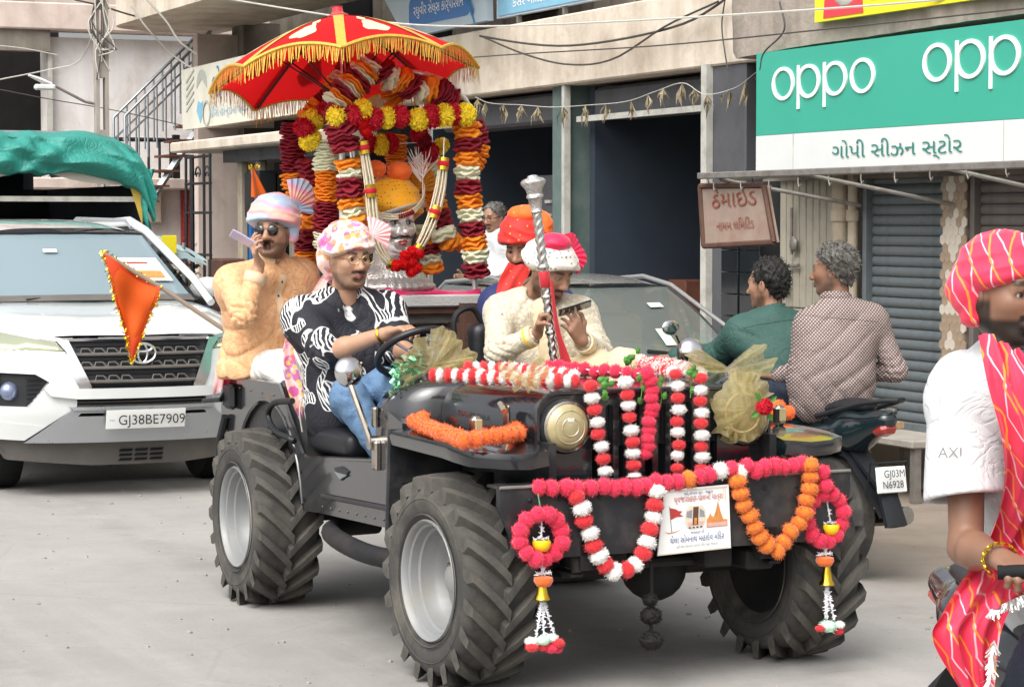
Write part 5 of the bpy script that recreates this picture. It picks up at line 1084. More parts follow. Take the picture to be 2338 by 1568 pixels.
# grille panel with slots
def rr(y0, y1, z0, z1, r, n=4): 
    return [(cx+r*math.cos(t), cz+r*math.sin(t)) for cx, cz, a in ((y1-r, z1-r, 0), (y0+r, z1-r, 90), (y0+r, z0+r, 180), (y1-r, z0+r, 270)) for t in [R(a+90*i/n) for i in range(n+1)]]
gp_ = [(-.38, .68), (.38, .68), (.495, .86), (.495, 1.05)]+[(.415+.08*math.cos(t), 1.03+.08*math.sin(t)) for t in (R(30), R(60), R(90))]+[(-.415+.08*math.cos(t), 1.03+.08*math.sin(t)) for t in (R(90), R(120), R(150))]+[(-.495, 1.05), (-.495, .86)]
slots = [rr(-.252+.056*k-.016, -.252+.056*k+.016, .73, 1.06, .014) for k in range(10)]
GP = jb(MB().panel(gp_, lambda a, b, d: V((.295-d, a, b)), .035, .08, holes=slots), 'grille', 'jeep_paint')
jb(MB().tube([(.295, a, b) for a, b in gp_+gp_[:1]], .011, 6), 'grille_edge', 'jeep_paint', GP)
jb(MB().box((.22, 0, .9), (.04, .8, .42)), 'radiator', 'dark')
for s_ in (-1, 1):
    T = M.Translation((.295, .385*s_, .985)) @ M.Rotation(math.pi/2, 4, 'Y')
    hl = jb(MB().lathe([(.10, -.03), (.104, .01), (.098, .024), (.088, .026)], 36, T), 'headlamp', 'jeep_matt'); jb(MB().lathe([(.094, .012), (.09, .028), (.075, .046), (.045, .058), (0, .062)], 32, T), 'lens', 'lamp_cream', hl, 180)
    for rr_, dz in ((.062, .053), (.034, .0605)): jb(MB().lathe([(rr_-.003, dz-.001), (rr_, dz+.0015), (rr_+.003, dz-.001)], 32, T), 'lens_ring', 'lamp_cream', hl, 60)
    jb(MB().box((.354, .385*s_, 1.012), (.006, .028, .016), bev=.002), 'lens_glint', 'sign_white', hl)  # white chip standing in for a bright reflection on the lens
    jb(MB().lathe([(.094, .012), (.096, .03), (.088, .034), (.086, .026)], 32, T), 'bezel', 'chrome_old', hl, 60)
    # bonnet catch and wing lamp
    ct = MB().box((.10, .533*s_, 1.0), (.05, .012, .11), bev=.004); ct.tube([(.085, .54*s_, 1.05), (.10, .56*s_, 1.06), (.135, .56*s_, 1.035)], .012, 8); jb(ct, 'bonnet_catch', 'chrome_old')
    wl = MB().box((.10, .66*s_, .975), (.05, .045, .085), bev=.014); jb(wl, 'wing_lamp', 'chrome_old'); jb(MB().box((.128, .66*s_, .98), (.012, .03, .055), bev=.004), 'wing_lens', 'lamp_cream')
text('MAHINDRA', .036, 'embossed_letters', K('jeep_paint'), J, FACE, (-.2, -.560, .985), .003, width=.2)
# bumper plate
bpoly = [(-.74, .79), (.74, .79), (.74, .70), (.66, .525), (-.655, .525), (-.74, .72)]
BPm = jb(MB().prism(bpoly, lambda a, b, d: V((d, a, b)), .47, .50), 'bumper', 'jeep_matt'); jb(MB().box((.43, 0, .786), (.12, 1.47, .012), bev=.003), 'bumper_flange', 'jeep_matt', BPm); jb(MB().tube([(.502, -.74, .79), (.502, .74, .79)], .006, 6), 'bumper_edge', 'steel_rusty', BPm)
for y in (-.62, -.5, -.34, .36, .5, .62):
    for z in (.56, .74): jb(MB().ell((.502, y, z), (.005, .009, .009), 8, 6), 'bolt', 'chassis', BPm)
for k in range(9):
    for s_ in (-1, 1): jb(MB().ell((-1.38+.105*k, .746*s_, .515+.004*k), (.006, .004, .006), 8, 5), 'rivet', 'jeep_paint')
for k in range(5): jb(MB().ell((-2.72+.17*k, -.746, .955), (.006, .004, .006), 8, 5), 'rivet', 'jeep_paint')
# running gear
for x in (.05, -2.09):
    ax_ = MB().cyl((x, -.6, .40), (x, .6, .40), .04, n=14); ax_.ell((x, .12, .40), (.15, .13, .14), 16, 10); jb(ax_, 'axle', 'chassis')
    for s_ in (-1, 1):
        for k in range(4): jb(MB().box((x, .42*s_, .45-.014*k), (.86-.16*k, .05, .012)), 'leaf_spring', 'chassis')
        jb(MB().box((x, .42*s_, .43), (.1, .09, .1), bev=.01), 'spring_clamp', 'chassis'); jb(MB().cyl((x+.43, .42*s_, .46), (x+.40, .42*s_, .56), .02), 'shackle', 'chassis')
for s_ in (-1, 1): jb(MB().box((-1.1, .38*s_, .53), (3.2, .07, .12)), 'chassis_rail', 'chassis')
jb(MB().cyl((-1.9, .05, .42), (-.4, .05, .45), .035), 'drive_shaft', 'chassis'); jb(MB().box((-.75, .02, .45), (.6, .3, .22), bev=.05), 'gearbox', 'chassis'); jb(MB().box((-.2, 0, .62), (.6, .3, .3), bev=.05), 'engine', 'chassis'); jb(MB().box((.25, 0, .5), (.1, .9, .1), bev=.02), 'cross_member', 'chassis')
for y, z in ((-.25, .5), (.2, .48), (.38, .46)): jb(MB().box((.36, y, z), (.16, .12, .08), bev=.01), 'spring_hanger', 'chassis')
jb(MB().tube([(.30, -.5, .47), (.34, -.1, .46), (.3, .45, .45)], .02, 8), 'steering_link', 'chassis')
jb(MB().tube(spline([(-1.5, -.45, .41), (-1.42, -.66, .415), (-1.25, -.75, .41), (-.9, -.775, .395), (-.6, -.76, .395), (-.45, -.66, .40)], 20), .042, 12), 'side_step', 'chassis')
# side details
jb(MB().prism([(-1.22, .70), (-1.13, .715), (-1.04, .70), (-1.13, .655)], lambda a, b, d: V((a, -d, b)), .745, .752), 'badge', 'jeep_matt'); jb(MB().prism([(-1.20, .685), (-1.05, .685), (-1.13, .66)], lambda a, b, d: V((a, -d, b)), .752, .757), 'badge_face', 'steel_grey')
jb(MB().tube([(-1.36, -.755, .565), (-.49, -.755, .60)], .01, 6), 'sill_strip', 'jeep_matt')
loop = spline([on(668, 915, y=-.78), on(625, 920, y=-.80), on(612, 950, y=-.80), on(630, 985, y=-.80), on(662, 1000, y=-.79), on(672, 1008, y=-.77)], 16); jb(MB().tube(loop, .014, 8), 'grab_handle', 'iron_black')
jb(MB().tube([on(465, 915, y=-.82), on(505, 912, y=-.80), on(515, 890, y=-.77), on(517, 862, y=-.75)], .012, 8), 'tail_latch', 'iron_black'); jb(MB().box(on(525, 905, y=-.765), (.14, .04, .12), bev=.02), 'latch_box', 'iron_black')
jb(MB().tube([on(515, 950, y=-.76), on(503, 1000, y=-.77), on(500, 1060, y=-.77)], .02, 8), 'tail_bracket', 'iron_black')
jb(MB().tube(spline([on(690, 905, y=-.76), on(684, 940, y=-.775), on(690, 985, y=-.76)], 8), .004, 5), 'cord', 'cable_pale')
# mirrors
m0, m1 = on(845, 1015, y=-.775), on(797, 868, y=-.83)
for s_, p0, p1 in ((-1, m0, m1), (1, V((-.6, .74, .95)), on(1578, 822, y=.80))):
    mr = jb(MB().tube([p0, p0+V((0, .0, .02)), p1], .014, 8), 'mirror', 'chrome_old'); T = M.Translation(p1+V((.0, 0, .035))) @ frame((.93, -.1*s_, .1)).to_4x4() @ M.Rotation(math.pi/2, 4, 'Y')
    jb(MB().lathe([(0, .035), (.03, .033), (.05, .022), (.062, .004), (.064, -.006), (.06, -.01)], 28, T), 'mirror_back', 'chrome', mr, 180); jb(MB().lathe([(.06, -.006), (0, -.008)], 24, T), 'mirror_glass', 'chrome', mr); jb(MB().ell(p1, (.022, .018, .03), 10, 8), 'mirror_joint', 'chrome_old', mr)
for dz in (-.11, .02, .10):
    pass
hp = MB().box((-.715, -.755, .955), (.04, .025, .085), bev=.008); hp.box((-.70, -.755, .80), (.05, .03, .12), bev=.008); hp.cyl((-.72, -.78, .85), (-.72, -.74, .85), .03); jb(hp, 'windscreen_hinge', 'chrome_old')
# cabin
s = SDF((-2.0, -.75, .66), (-1.05, -.15, 1.3), .016).rbox((-1.42, -.47, .79), (.25, .24, .06), .045).rbox((-1.74, -.45, 1.05), (.06, .22, .24), .05); v_, F_ = s.mesh(); smesh(v_, F_, 'seat', K('leatherette'), J)
s = SDF((-1.75, -.1, .66), (-.8, .65, 1.35), .016).rbox((-1.12, .30, .80), (.25, .22, .06), .045).rbox((-1.47, .20, 1.06), (.06, .22, .24), .05); v_, F_ = s.mesh(); smesh(v_, F_, 'seat', K('leatherette'), J)
for y in (-.47, .34): jb(MB().cyl((-1.4+.3*(y > 0), y, .55), (-1.4+.3*(y > 0), y, .76), .03), 'seat_post', 'iron_black')
gb = [on(1040, 790, x=-1.45), on(1036, 735, x=-1.45), on(1050, 710, x=-1.45), on(1080, 704, x=-1.45), on(1100, 735, x=-1.45)]; jb(MB().tube(spline(gb, 14), .014, 8), 'grab_rail', 'iron_black')
for s_ in (-1, 1): jb(MB().box((-2.35, .55*s_, .98), (.9, .28, .07), bev=.025), 'bench_seat', 'leatherette')
jb(MB().box((-.70, 0, 1.0), (.06, 1.36, .2), bev=.02), 'dashboard', 'jeep_matt')
SW = V((-.97, -.47, 1.20)); sn = V((-.60, -.05, .80)).normalized(); e1 = sn.cross(V((0, 1, 0))).normalized(); e2 = sn.cross(e1)
sw = jb(MB().tube([SW+(e1*math.cos(t)+e2*math.sin(t))*.17 for t in [2*math.pi*i/40 for i in range(41)]], .0155, 10, cap=False), 'steering_wheel', 'leatherette')
for a in (R(0), R(125), R(235)): jb(MB().tube([SW-sn*.02, SW+(e1*math.cos(a)+e2*math.sin(a))*.165], .008, 6), 'spoke', 'chrome', sw)
jb(MB().cyl(SW-sn*.04, SW+sn*.015, .045, .035), 'horn_boss', 'leatherette', sw); jb(MB().cyl(SW-sn*.03, SW-sn*.5, .022), 'steering_column', 'iron_black')
jb(MB().tube([(-1.0, -.05, .6), (-1.05, -.08, .95)], .01, 6), 'gear_lever', 'chrome_old')
# ---------------------------------------------------------------- garlands and trimmings on the jeep
def zc(ox, oy, k): return lambda x, y: ((ox+x/k)/1.095, (oy+y/k)/1.095)
z1, z6, z7, z8 = zc(1060, 980, 7.793), zc(940, 1117, 2.613), zc(1240, 860, 2.529), zc(1740, 980, 2.241)
zh = zc(1040, 860, 5.845)
POM = {}
def pom_mesh(mat_, seed, crumple):
    g = np.random.RandomState(seed); q = MB(); q.ell((0, 0, 0), .9, 18, 12)
    q.v = [tuple(np.array(p)*(1+crumple*(.6*math.sin(9*p[0]+5*p[1]+seed)*math.sin(8*p[2]+3*p[1])+g.uniform(-.5, .5)))) for p in q.v]
    for i in range(420):
        d = g.normal(size=3); d /= np.linalg.norm(d); t = np.cross(d, g.normal(size=3)); t /= np.linalg.norm(t); w = .025+.03*g.rand(); L = .95+.1*g.rand(); j = d+.09*g.normal(size=3)
        q.add([d*.8-t*w, d*.8+t*w, j*L+t*w*.6, j*L-t*w*.6], [(0, 1, 2, 3)])
    me = bpy.data.meshes.new('pom_pom'); me.from_pydata(q.v, [], q.f); me.materials.append(K(mat_)); me.polygons.foreach_set('use_smooth', [True]*len(me.polygons)); return me
def flower_mesh(mat_, seed):
    g = np.random.RandomState(seed); q = MB(); q.ell((0, 0, 0), .78, 14, 10)
    for i in range(330):
        d = g.normal(size=3); d /= np.linalg.norm(d); t = np.cross(d, g.normal(size=3)); t /= np.linalg.norm(t); u = np.cross(d, t); w = .085; j = d+.14*t*g.normal()+.12*u*g.normal()
        q.add([d*.5-t*w*.5, d*.5+t*w*.5, d*.85+t*w+u*.05, j*1.0+t*w*.5, j*1.0-t*w*.5, d*.85-t*w+u*.05], [(0, 1, 2, 5), (5, 2, 3, 4)])
    me = bpy.data.meshes.new('flower'); me.from_pydata(q.v, [], q.f); me.materials.append(K(mat_)); return me
def ball(kind):
    if kind not in POM:
        if kind.startswith('fl_'): POM[kind] = [flower_mesh(kind[3:], i) for i in (1, 2)]
        else: POM[kind] = [pom_mesh(kind, i, .09 if 'white' in kind else .06) for i in (1, 2, 3)]
    return random.choice(POM[kind])
def child(me, name, root, p, r, dirv=None, squash=1.0):
    o = bpy.data.objects.new(name, me); COL.objects.link(o); o.parent = root
    q = M.Rotation(rnd(0, 6), 3, 'X')@M.Rotation(rnd(0, 6), 3, 'Y') if dirv is None else frame(dirv, (.13, .21, .9)) @ M.Rotation(rnd(0, 6), 3, 'X')
    sc = M.Diagonal((r*squash, r, r)) if dirv is not None else M.Diagonal((r, r, r))
    o.matrix_local = M.Translation(p) @ (q@sc).to_4x4(); return o
def garland(label, pts, kinds, r=.03, squash=.8, group='pom-pom garlands', string='thread_white', name='pom_pom_garland', jit=.003):
    """pts: centres of the balls in the street frame"""
    P = [V(p) for p in pts]; root = thing(name, label, 'garland', P[0], group=group)
    for i, p in enumerate(P):
        d = (P[min(i+1, len(P)-1)]-P[max(i-1, 0)]); k = kinds[i % len(kinds)]
        child(ball(k), 'pom_pom' if not k.startswith('fl_') else 'flower', root, p-P[0]+V((rnd(-jit, jit), rnd(-jit, jit), rnd(-jit, jit))), r*rnd(.94, 1.06), d, squash)
    MB().tube(P, .003, 5).build('string', K(string), root, 35, P[0]); return root
random.seed(11)
RW = ['pom_red', 'pom_white']; WR = RW[::-1]
def vs_strand(pl, n, x): return resample(spline([on(*z7(*p), x=x) for p in pl], 30), 1e9 if n < 2 else sum((V(b)-V(a)).length for a, b in zip([on(*z7(*p), x=x) for p in pl], [on(*z7(*p), x=x) for p in pl][1:]))/(n-1))[:n]
GX = .355
garland('red and white pom-pom strand hanging beside the uncovered cream headlamp', vs_strand([(593, 265), (625, 420), (652, 575), (693, 800)], 8, GX), RW)
garland('red and white pom-pom strand down the grille, starting with a white ball', vs_strand([(815, 240), (840, 400), (862, 632), (880, 845)], 9, GX), WR)
garland('red and white pom-pom strand down the grille beside the all-red strand, starting red', vs_strand([(1140, 190), (1150, 350), (1150, 560), (1148, 780)], 9, GX), RW, r=.028)
garland('red and white pom-pom strand hanging beside the net-wrapped headlamp', vs_strand([(1297, 215), (1298, 450), (1298, 600), (1300, 790)], 9, GX), RW)
garland('crimson pom-pom strand across the bonnet and down the middle of the grille', [on(*z7(x, y), z=1.15) for x, y in ((340, 140), (395, 138), (450, 150), (505, 150), (560, 158), (620, 170), (690, 175), (760, 180), (830, 185), (890, 185))]+[on(*z7(x, y), x=GX) for x, y in ((955, 190), (975, 235), (985, 285), (985, 335), (982, 390), (978, 440), (970, 490), (965, 540), (962, 590), (956, 640), (950, 690))], ['pom_pink'], r=.029, jit=.006)
bt = ((270, 905), (355, 905), (440, 905), (515, 915), (600, 905), (680, 905), (750, 905), (815, 905), (885, 905), (950, 890), (1015, 865), (1085, 870), (1150, 870), (1215, 855), (1290, 835), (1350, 825), (1420, 795), (1485, 790), (1540, 815), (1590, 770), (1640, 800), (1700, 785))
bt2 = ((385, 420), (440, 418), (490, 415), (545, 410), (595, 402)); bt3 = ((710, 448), (722, 520))
garland('crimson pom-pom string lying along the top edge of the bumper', [on(*z7(*p), x=.515) for p in bt]+[on(*z8(*p), x=.515) for p in bt2]+[on(*z8(*p), x=.52) for p in bt3], ['pom_pink']*13+['pom_marigold']+['pom_pink']*2+['pom_white']+['pom_pink', 'pom_white']+['pom_pink']*20, r=.034, squash=.9)
garland('red and white pom-pom swag hanging in a U on the bumper beside the poster', [on(*z7(*p), x=.535) for p in ((513, 965), (538, 1040), (563, 1120), (590, 1190), (617, 1275), (650, 1340), (695, 1395), (750, 1435), (830, 1430), (880, 1395), (928, 1325), (957, 1250), (975, 1172), (1000, 1090), (1007, 1015), (1013, 930))], RW, r=.036, squash=.85)
garland('orange marigold pom-pom swag hanging in a V on the bumper', resample(spline([on(*z8(*p), x=.53) for p in ((238, 500), (255, 580), (275, 640), (305, 700), (330, 765), (375, 830), (450, 885), (490, 850), (515, 800), (565, 760), (590, 710), (615, 655), (620, 595), (640, 540), (645, 480), (640, 405))], 40), .047), ['pom_marigold'], r=.036, squash=.85)
garland('orange pom-pom string looped around the lamp on the driver side wing', resample([on(x, y, z=.965) for x, y in ((945, 962), (985, 978), (1020, 990), (1060, 1003), (1100, 1000), (1150, 995), (1185, 990), (1172, 974), (1135, 968), (1095, 962), (1050, 954), (1005, 952), (965, 955))], .05), ['pom_orange'], r=.033, squash=.95)
garland('orange pom-pom string on the far wing beside the motorcycle', [on(x, y, z=.965) for x, y in ((1742, 945), (1765, 944), (1785, 938), (1800, 940), (1778, 930), (1755, 935))], ['pom_orange'], r=.032)
garland('red and white pom-pom rope along the near edge of the bonnet', resample(spline([on(*zh(x, y), z=1.15) for x, y in ((235, 455), (620, 460), (1000, 480), (1500, 510), (2000, 545), (2330, 545))], 30), .031), RW, r=.031, squash=.62)
garland('red and white pom-pom rope lying behind the near bonnet rope', resample(spline([on(*zh(x, y), z=1.155) for x, y in ((760, 355), (1150, 352), (1450, 375), (1750, 405), (2000, 440), (2300, 470))], 30), .034), RW, r=.03, squash=.65)
garland('striped red and white pom-pom rope running over the bonnet to the strand starting red', resample(spline([on(*z7(x, y), z=1.15) for x, y in ((870, 100), (960, 130), (1040, 160), (1120, 175))], 20), .019), RW, r=.03, squash=.45)
garland('striped red and white pom-pom rope running over the bonnet beside the mirror', resample(spline([on(*z7(x, y), z=1.15) for x, y in ((1000, 120), (1100, 135), (1200, 160), (1285, 190))], 20), .019), RW, r=.03, squash=.45)
# hanging rings with bells
def ringhang(label, cpx, rad, zz, top, bowl, beads, bellp, tails, cluster, x, tall=1.0):
    c = on(*cpx, x=x); root = thing('hanging_ring', label, 'decoration', c, group='ring hangings with bells')
    for k in range(12):
        a = 2*math.pi*k/12+.2; child(ball('pom_pink'), 'pom_pom', root, V((rnd(-.01, .01), rad*math.cos(a), rad*tall*math.sin(a))), .033*rnd(.93, 1.07))
    MB().tube([V((0, rad*math.cos(a), rad*tall*math.sin(a))) for a in [2*math.pi*i/24 for i in range(25)]], .008, 6, cap=False).build('ring', K('thread_white'), root)
    def L(p): return on(*zz(*p), x=x)-c
    MB().tube([V((0, 0, rad*tall)), L(top)], .003, 5).build('string', K('tinsel_green'), root)
    b = L(bowl); MB().lathe([(0, -.035), (.022, -.033), (.032, -.018), (.035, 0), (.03, .008)], 18, M.Translation(b)).build('yellow_bowl', K('bead_yellow'), root, 60)
    fz = MB(); random.seed(4)
    def fuzz(a_, b_, n, w):
        for i in range(n):
            p = a_.lerp(b_, i/n); d = V((rnd(-1, 1), rnd(-1, 1), rnd(-.5, .8)))*w; fz.tube([p, p+d], [.003, .001], 4)
    fuzz(V((0, 0, rad*tall)), b+V((0, 0, .01)), 40, .012); fuzz(b+V((0, -.03, .012)), b+V((0, .03, .012)), 30, .013); b2_ = L(beads); fuzz(V((0, 0, -rad*tall)), b2_+V((0, 0, .02)), 40, .012); fuzz(b2_+V((0, -.03, .02)), b2_+V((0, .03, .025)), 40, .014)
    b3 = L(bellp)
    for t in tails: fuzz(b3+V((0, 0, -.03)), L(t), 90, .011); fz.tube([b3+V((0, 0, -.03)), L(t)], .003, 4)
    fz.tube([V((0, 0, rad*tall)), b+V((0, 0, .01))], .003, 4); fz.tube([V((0, 0, -rad*tall)), b3], .003, 4); fz.build('fringe', K('thread_white'), root, 0)['kind'] = 'stuff'
    MB().lathe([(0, -.025), (.025, -.022), (.036, -.004), (.034, .01), (.01, .016)], 18, M.Translation(b2_)).build('orange_bead', K('pom_orange'), root, 60)
    MB().lathe([(0, .042), (.012, .042), (.014, .03), (.018, .012), (.022, -.012), (.032, -.03), (.03, -.034), (0, -.03)], 20, M.Translation(b3)).build('bell', K('gold'), root, 50)
    for i, (p, k, r_) in enumerate(cluster): child(ball(k), 'pom_pom', root, L(p)+V((.012*(i % 2), 0, 0)), r_, V((0, 0, 1)), .7)
    return root
ringhang('crimson pom-pom ring with bell and white tassels hanging by the near front tyre', z7(288, 1215), .083, z7, (265, 945), (288, 1250), (300, 1490), (293, 1555), (z7(0, 0) and (255, 1850), (305, 1855), (370, 1840)), [((225, 1880), 'pom_white', .026), ((290, 1868), 'fluff_mint', .028), ((350, 1858), 'pom_white', .026), ((220, 1912), 'pom_red', .026), ((300, 1905), 'pom_red', .03), ((380, 1885), 'pom_red', .028), ((385, 1925), 'pom_pink', .024), ((340, 1920), 'pom_pink', .026)], .545)
ringhang('crimson pom-pom ring with bell and white tassels hanging by the far front tyre', z8(725, 700), .078, z8, (722, 520), (755, 748), (722, 940), (733, 1030), ((735, 1270), (775, 1275), (725, 1265)), [((740, 1310), 'fluff_mint', .036), ((795, 1300), 'pom_white', .022), ((795, 1335), 'pom_red', .024), ((685, 1320), 'pom_red', .02)], .50, 1.2)
# leaf sprigs
random.seed(21)
for i, (x, y, lab) in enumerate(((680, 250, 'green plastic leaf sprig tucked beside the strand next to the uncovered headlamp'), (915, 250, 'green plastic leaf sprig hanging on one side of the all-red strand'), (1040, 290, 'green plastic leaf sprig with one leaf hanging on the other side of the all-red strand'), (1228, 240, 'green plastic leaf sprig between two strands near the net-wrapped headlamp'), (850, 125, 'green plastic leaf sprig on top of the bonnet by the striped rope'))):
    c = on(*z7(x, y), x=.34) if i < 4 else on(*z7(x, y), z=1.17); t = thing('leaf_sprig', lab, 'leaf sprig', c); stq = MB().tube([(0, 0, .03), (0, .005, -.03), (.01, -.005, -.06)], .002, 4); stq.build('stem', K('leaf_green'), t)
    for k in range(7 if i != 2 else 3):
        p = V((rnd(-.005, .02), rnd(-.025, .025), rnd(-.055, .05))); a = rnd(0, 6.28); d = V((.35*rnd(-1, 1), math.cos(a), math.sin(a))).normalized()*.034; s_ = d.cross(V((1, .2, 0))).normalized()*.014
        MB().add([p, p+d*.35+s_, p+d*.75+s_*.8, p+d, p+d*.75-s_*.8, p+d*.35-s_, p+d*.5+V((.006, 0, 0))], [(0, 1, 6), (1, 2, 6), (2, 3, 6), (3, 4, 6), (4, 5, 6), (5, 0, 6)]).build('leaf', K('leaf_green'), t, 0)
# gold net bows
def petal_sheet(c, dirs, L, W, waves_, seed, fold=.02):
    """crumpled fan of net from c along dirs (axis, side, normal)"""
    a, s_, n = dirs; g = np.random.RandomState(seed); ph = g.rand(4)*6.28
    def f(u, v):
        w = (u-.5)*2; rad = L*v; wid = W*(.12+.88*v**.8)
        off = fold*v*(math.sin(w*waves_+ph[0])+.5*math.sin(w*waves_*2.3+ph[1]+2*v))+.012*v*math.sin(9*v+ph[2]+3*w)
        return c+a*rad*(1-.12*w*w+.05*math.sin(7*w+ph[3]))+s_*wid*w+n*off
    return MB().grid(f, 22, 8)
def bow(label, c, petals, seed):
    t = thing('net_bow', label, 'bow', c, group='gold net bows')
    for i, (ax_, L, W) in enumerate(petals):
        a = V(ax_).normalized(); n = V((.9, -.2, .3)); s_ = a.cross(n).normalized(); n = s_.cross(a); petal_sheet(V((0, 0, 0)), (a, s_, n), L, W, 6, seed+i).build('net_fold', K('organza'), t, 180)
    return t
c = on(1686, 932, x=.36); t = bow('gold net bow wrapped over the far headlamp with red flower', c, [((.1, .6, .6), .15, .06), ((.15, -.3, -.9), .125, .08), ((.1, .5, -.8), .13, .07), ((.1, .1, -1), .13, .08), ((.1, -.9, -.3), .10, .08), ((-.1, .15, 1), .14, .05)], 5)
MB().grid(lambda u, v: V((.07*(1-(v**2))+.012*math.sin(14*u*6.28)*v, .115*v*math.cos(6.283*u)*(1+.06*math.sin(5*6.28*u)), .115*v*math.sin(6.283*u)*(1+.07*math.sin(7*6.28*u)))), 40, 6, cu=True).build('net_cover', K('organza'), t, 180)
MB().tube([V((.07, .075*math.cos(a)-.02, .075*math.sin(a)-.01)) for a in [2*math.pi*i/30 for i in range(31)]], .004, 6, cap=False).build('net_ring', K('organza'), t)
child(ball('fl_ruf_red'), 'flower', t, V((.085, .065, .01)), .034)
for k in range(4): a = 1.57*k+.6; MB().add([V((.08, .065, .01)), V((.085, .065+.05*math.cos(a)+.012*math.sin(a), .01+.05*math.sin(a)-.012*math.cos(a))), V((.08, .065+.07*math.cos(a), .01+.07*math.sin(a))), V((.085, .065+.05*math.cos(a)-.012*math.sin(a), .01+.05*math.sin(a)+.012*math.cos(a)))], [(0, 1, 2, 3)]).build('leaf', K('leaf_green'), t, 0)
c2 = on(1665, 845, x=.2); t2 = bow('gold net scarf lying over the far bonnet edge', c2, [((-.3, -.9, .25), .18, .05), ((-.2, .9, .2), .22, .07), ((.4, .3, -.3), .12, .07)], 31)
c = on(985, 838, x=-.62); t = bow('gold net bow with green tinsel on the scuttle before the steering wheel', c, [((0, .8, .5), .16, .09), ((.2, .3, .9), .17, .06), ((0, .95, .05), .2, .07), ((.1, -.8, -.1), .16, .06), ((.1, -.5, .5), .13, .07), ((.2, .6, -.1), .16, .06)], 50)
random.seed(8); q = MB()
for k in range(150):
    p = V((rnd(-.03, .03), -.05-rnd(0, .12), rnd(-.05, .09)-.02)); p.z -= (p.y+.05)*-.5; d = V((rnd(-1, 1), rnd(-1, 1), rnd(-1, 1))).normalized()*.025; s_ = d.orthogonal().normalized()*.005; q.add([p-s_, p+s_, p+d+s_, p+d-s_], [(0, 1, 2, 3)])
q.build('tinsel', K('tinsel_green'), t, 0)['kind'] = 'stuff'
c = on(1195, 862, z=1.17); bow('small gold net bow tied on the near bonnet rope', c, [((.3, .6, .35), .1, .05), ((-.5, -.4, .2), .1, .05), ((.5, -.5, -.15), .09, .035), ((.3, .2, -.2), .07, .04)], 70)
# poster on the bumper
pq = [on(1515, 1118, x=.515), on(1662, 1105, x=.515), on(1667, 1250, x=.515), on(1500, 1268, x=.515)]
PT = thing('poster', 'white printed poster with red lettering, flag and temple taped to the bumper', 'poster', pq[3]); p0 = pq[3]
def pu(u, v, d=0.0): return (pq[3].lerp(pq[2], u)).lerp(pq[0].lerp(pq[1], u), v)+V((d, 0, 0))-p0
MB().add([pu(0, 0), pu(1, 0), pu(1, 1), pu(0, 1), pu(0, 0, .006), pu(1, 0, .006), pu(1, 1, .006), pu(0, 1, .006)], [(3, 2, 1, 0), (4, 5, 6, 7), (0, 1, 5, 4), (1, 2, 6, 5), (2, 3, 7, 6), (3, 0, 4, 7)]).build('sheet', K('paper'), PT, 0)
rx = (pu(1, .5)-pu(0, .5)); pw = rx.length; rz_ = pu(.5, 1)-pu(.5, 0); ph_ = rz_.length; PR = M((rx.normalized(), rz_.normalized(), V((1, 0, 0)))).transposed()
for s_, v, h_, w, m_ in (('શ્રી સોમનાથ ગ્રુપ - જસદણ', .895, .012, .42, 'poster_blue'), ('ધ્વજારોહણ-પાલખી યાત્રા', .79, .026, .70, 'poster_red'), ('જસદણ થી', .285, .012, .2, 'poster_blue'), ('ઘેલા સોમનાથ મહાદેવ મંિદર', .165, .026, .78, 'poster_blue'), ('શ્રી ઘેલા સોમનાથ ચારિત્ર મંિદર ગ્રુપ જસદણ', .085, .011, .6, 'poster_grey')):
    text(s_, h_*1.25, 'lettering', K(m_), PT, PR, pu(.53, v, .0075), .0005, width=pw*w)
def pp(poly, name, m_, d=.007): MB().prism(poly, lambda a, b, e: pu(a, b, e), d, d+.0006).build(name, K(m_), PT, 0)
pp([(.1, .72), (.2, .69), (.24, .66), (.3, .65), (.26, .61), (.32, .57), (.22, .57), (.13, .53)], 'flag_picture', 'poster_red'); pp([(.095, .74), (.105, .74), (.17, .33), (.16, .33)], 'flag_staff_picture', 'poster_grey'); pp([(.06, .36), (.12, .32), (.2, .33), (.3, .37), (.2, .345), (.12, .335)], 'flourish', 'poster_orange')
pp([(.34, .5), (.35, .66), (.4, .72), (.58, .72), (.64, .64), (.65, .5), (.62, .40), (.55, .36), (.42, .36), (.36, .41)], 'emblem_picture', 'poster_pale'); pp([(.455, .42), (.455, .70), (.535, .70), (.535, .42)], 'emblem_picture', 'wood_brown', .0078); pp([(.475, .43), (.475, .53), (.515, .53), (.515, .43)], 'emblem_picture', 'poster_orange', .0086)
pp([(.36, .55), (.36, .64), (.44, .66), (.44, .53)], 'emblem_picture', 'poster_grey', .0078); pp([(.55, .54), (.55, .67), (.62, .62), (.63, .53)], 'emblem_picture', 'poster_grey', .0078); pp([(.37, .47), (.62, .47), (.6, .41), (.4, .41)], 'emblem_picture', 'poster_pink', .0076)
for k in range(4): pp([(.40+.055*k, .375), (.43+.055*k, .375), (.43+.055*k, .395), (.40+.055*k, .395)], 'emblem_picture', 'letter_dark', .0082)
pp([(.66, .36), (.66, .48), (.69, .53), (.71, .58), (.735, .53), (.76, .52), (.79, .60), (.825, .76), (.86, .60), (.90, .47), (.96, .46), (.96, .36)], 'temple_picture', 'poster_orange'); pp([(.67, .37), (.67, .43), (.95, .43), (.95, .37)], 'temple_picture', 'poster_pink', .0078)
pp([(.90, .80), (.905, .96), (.912, .96), (.915, .80)], 'bell_picture', 'poster_pale'); pp([(.93, .76), (.935, .96), (.942, .96), (.95, .76)], 'bell_picture', 'poster_pale')
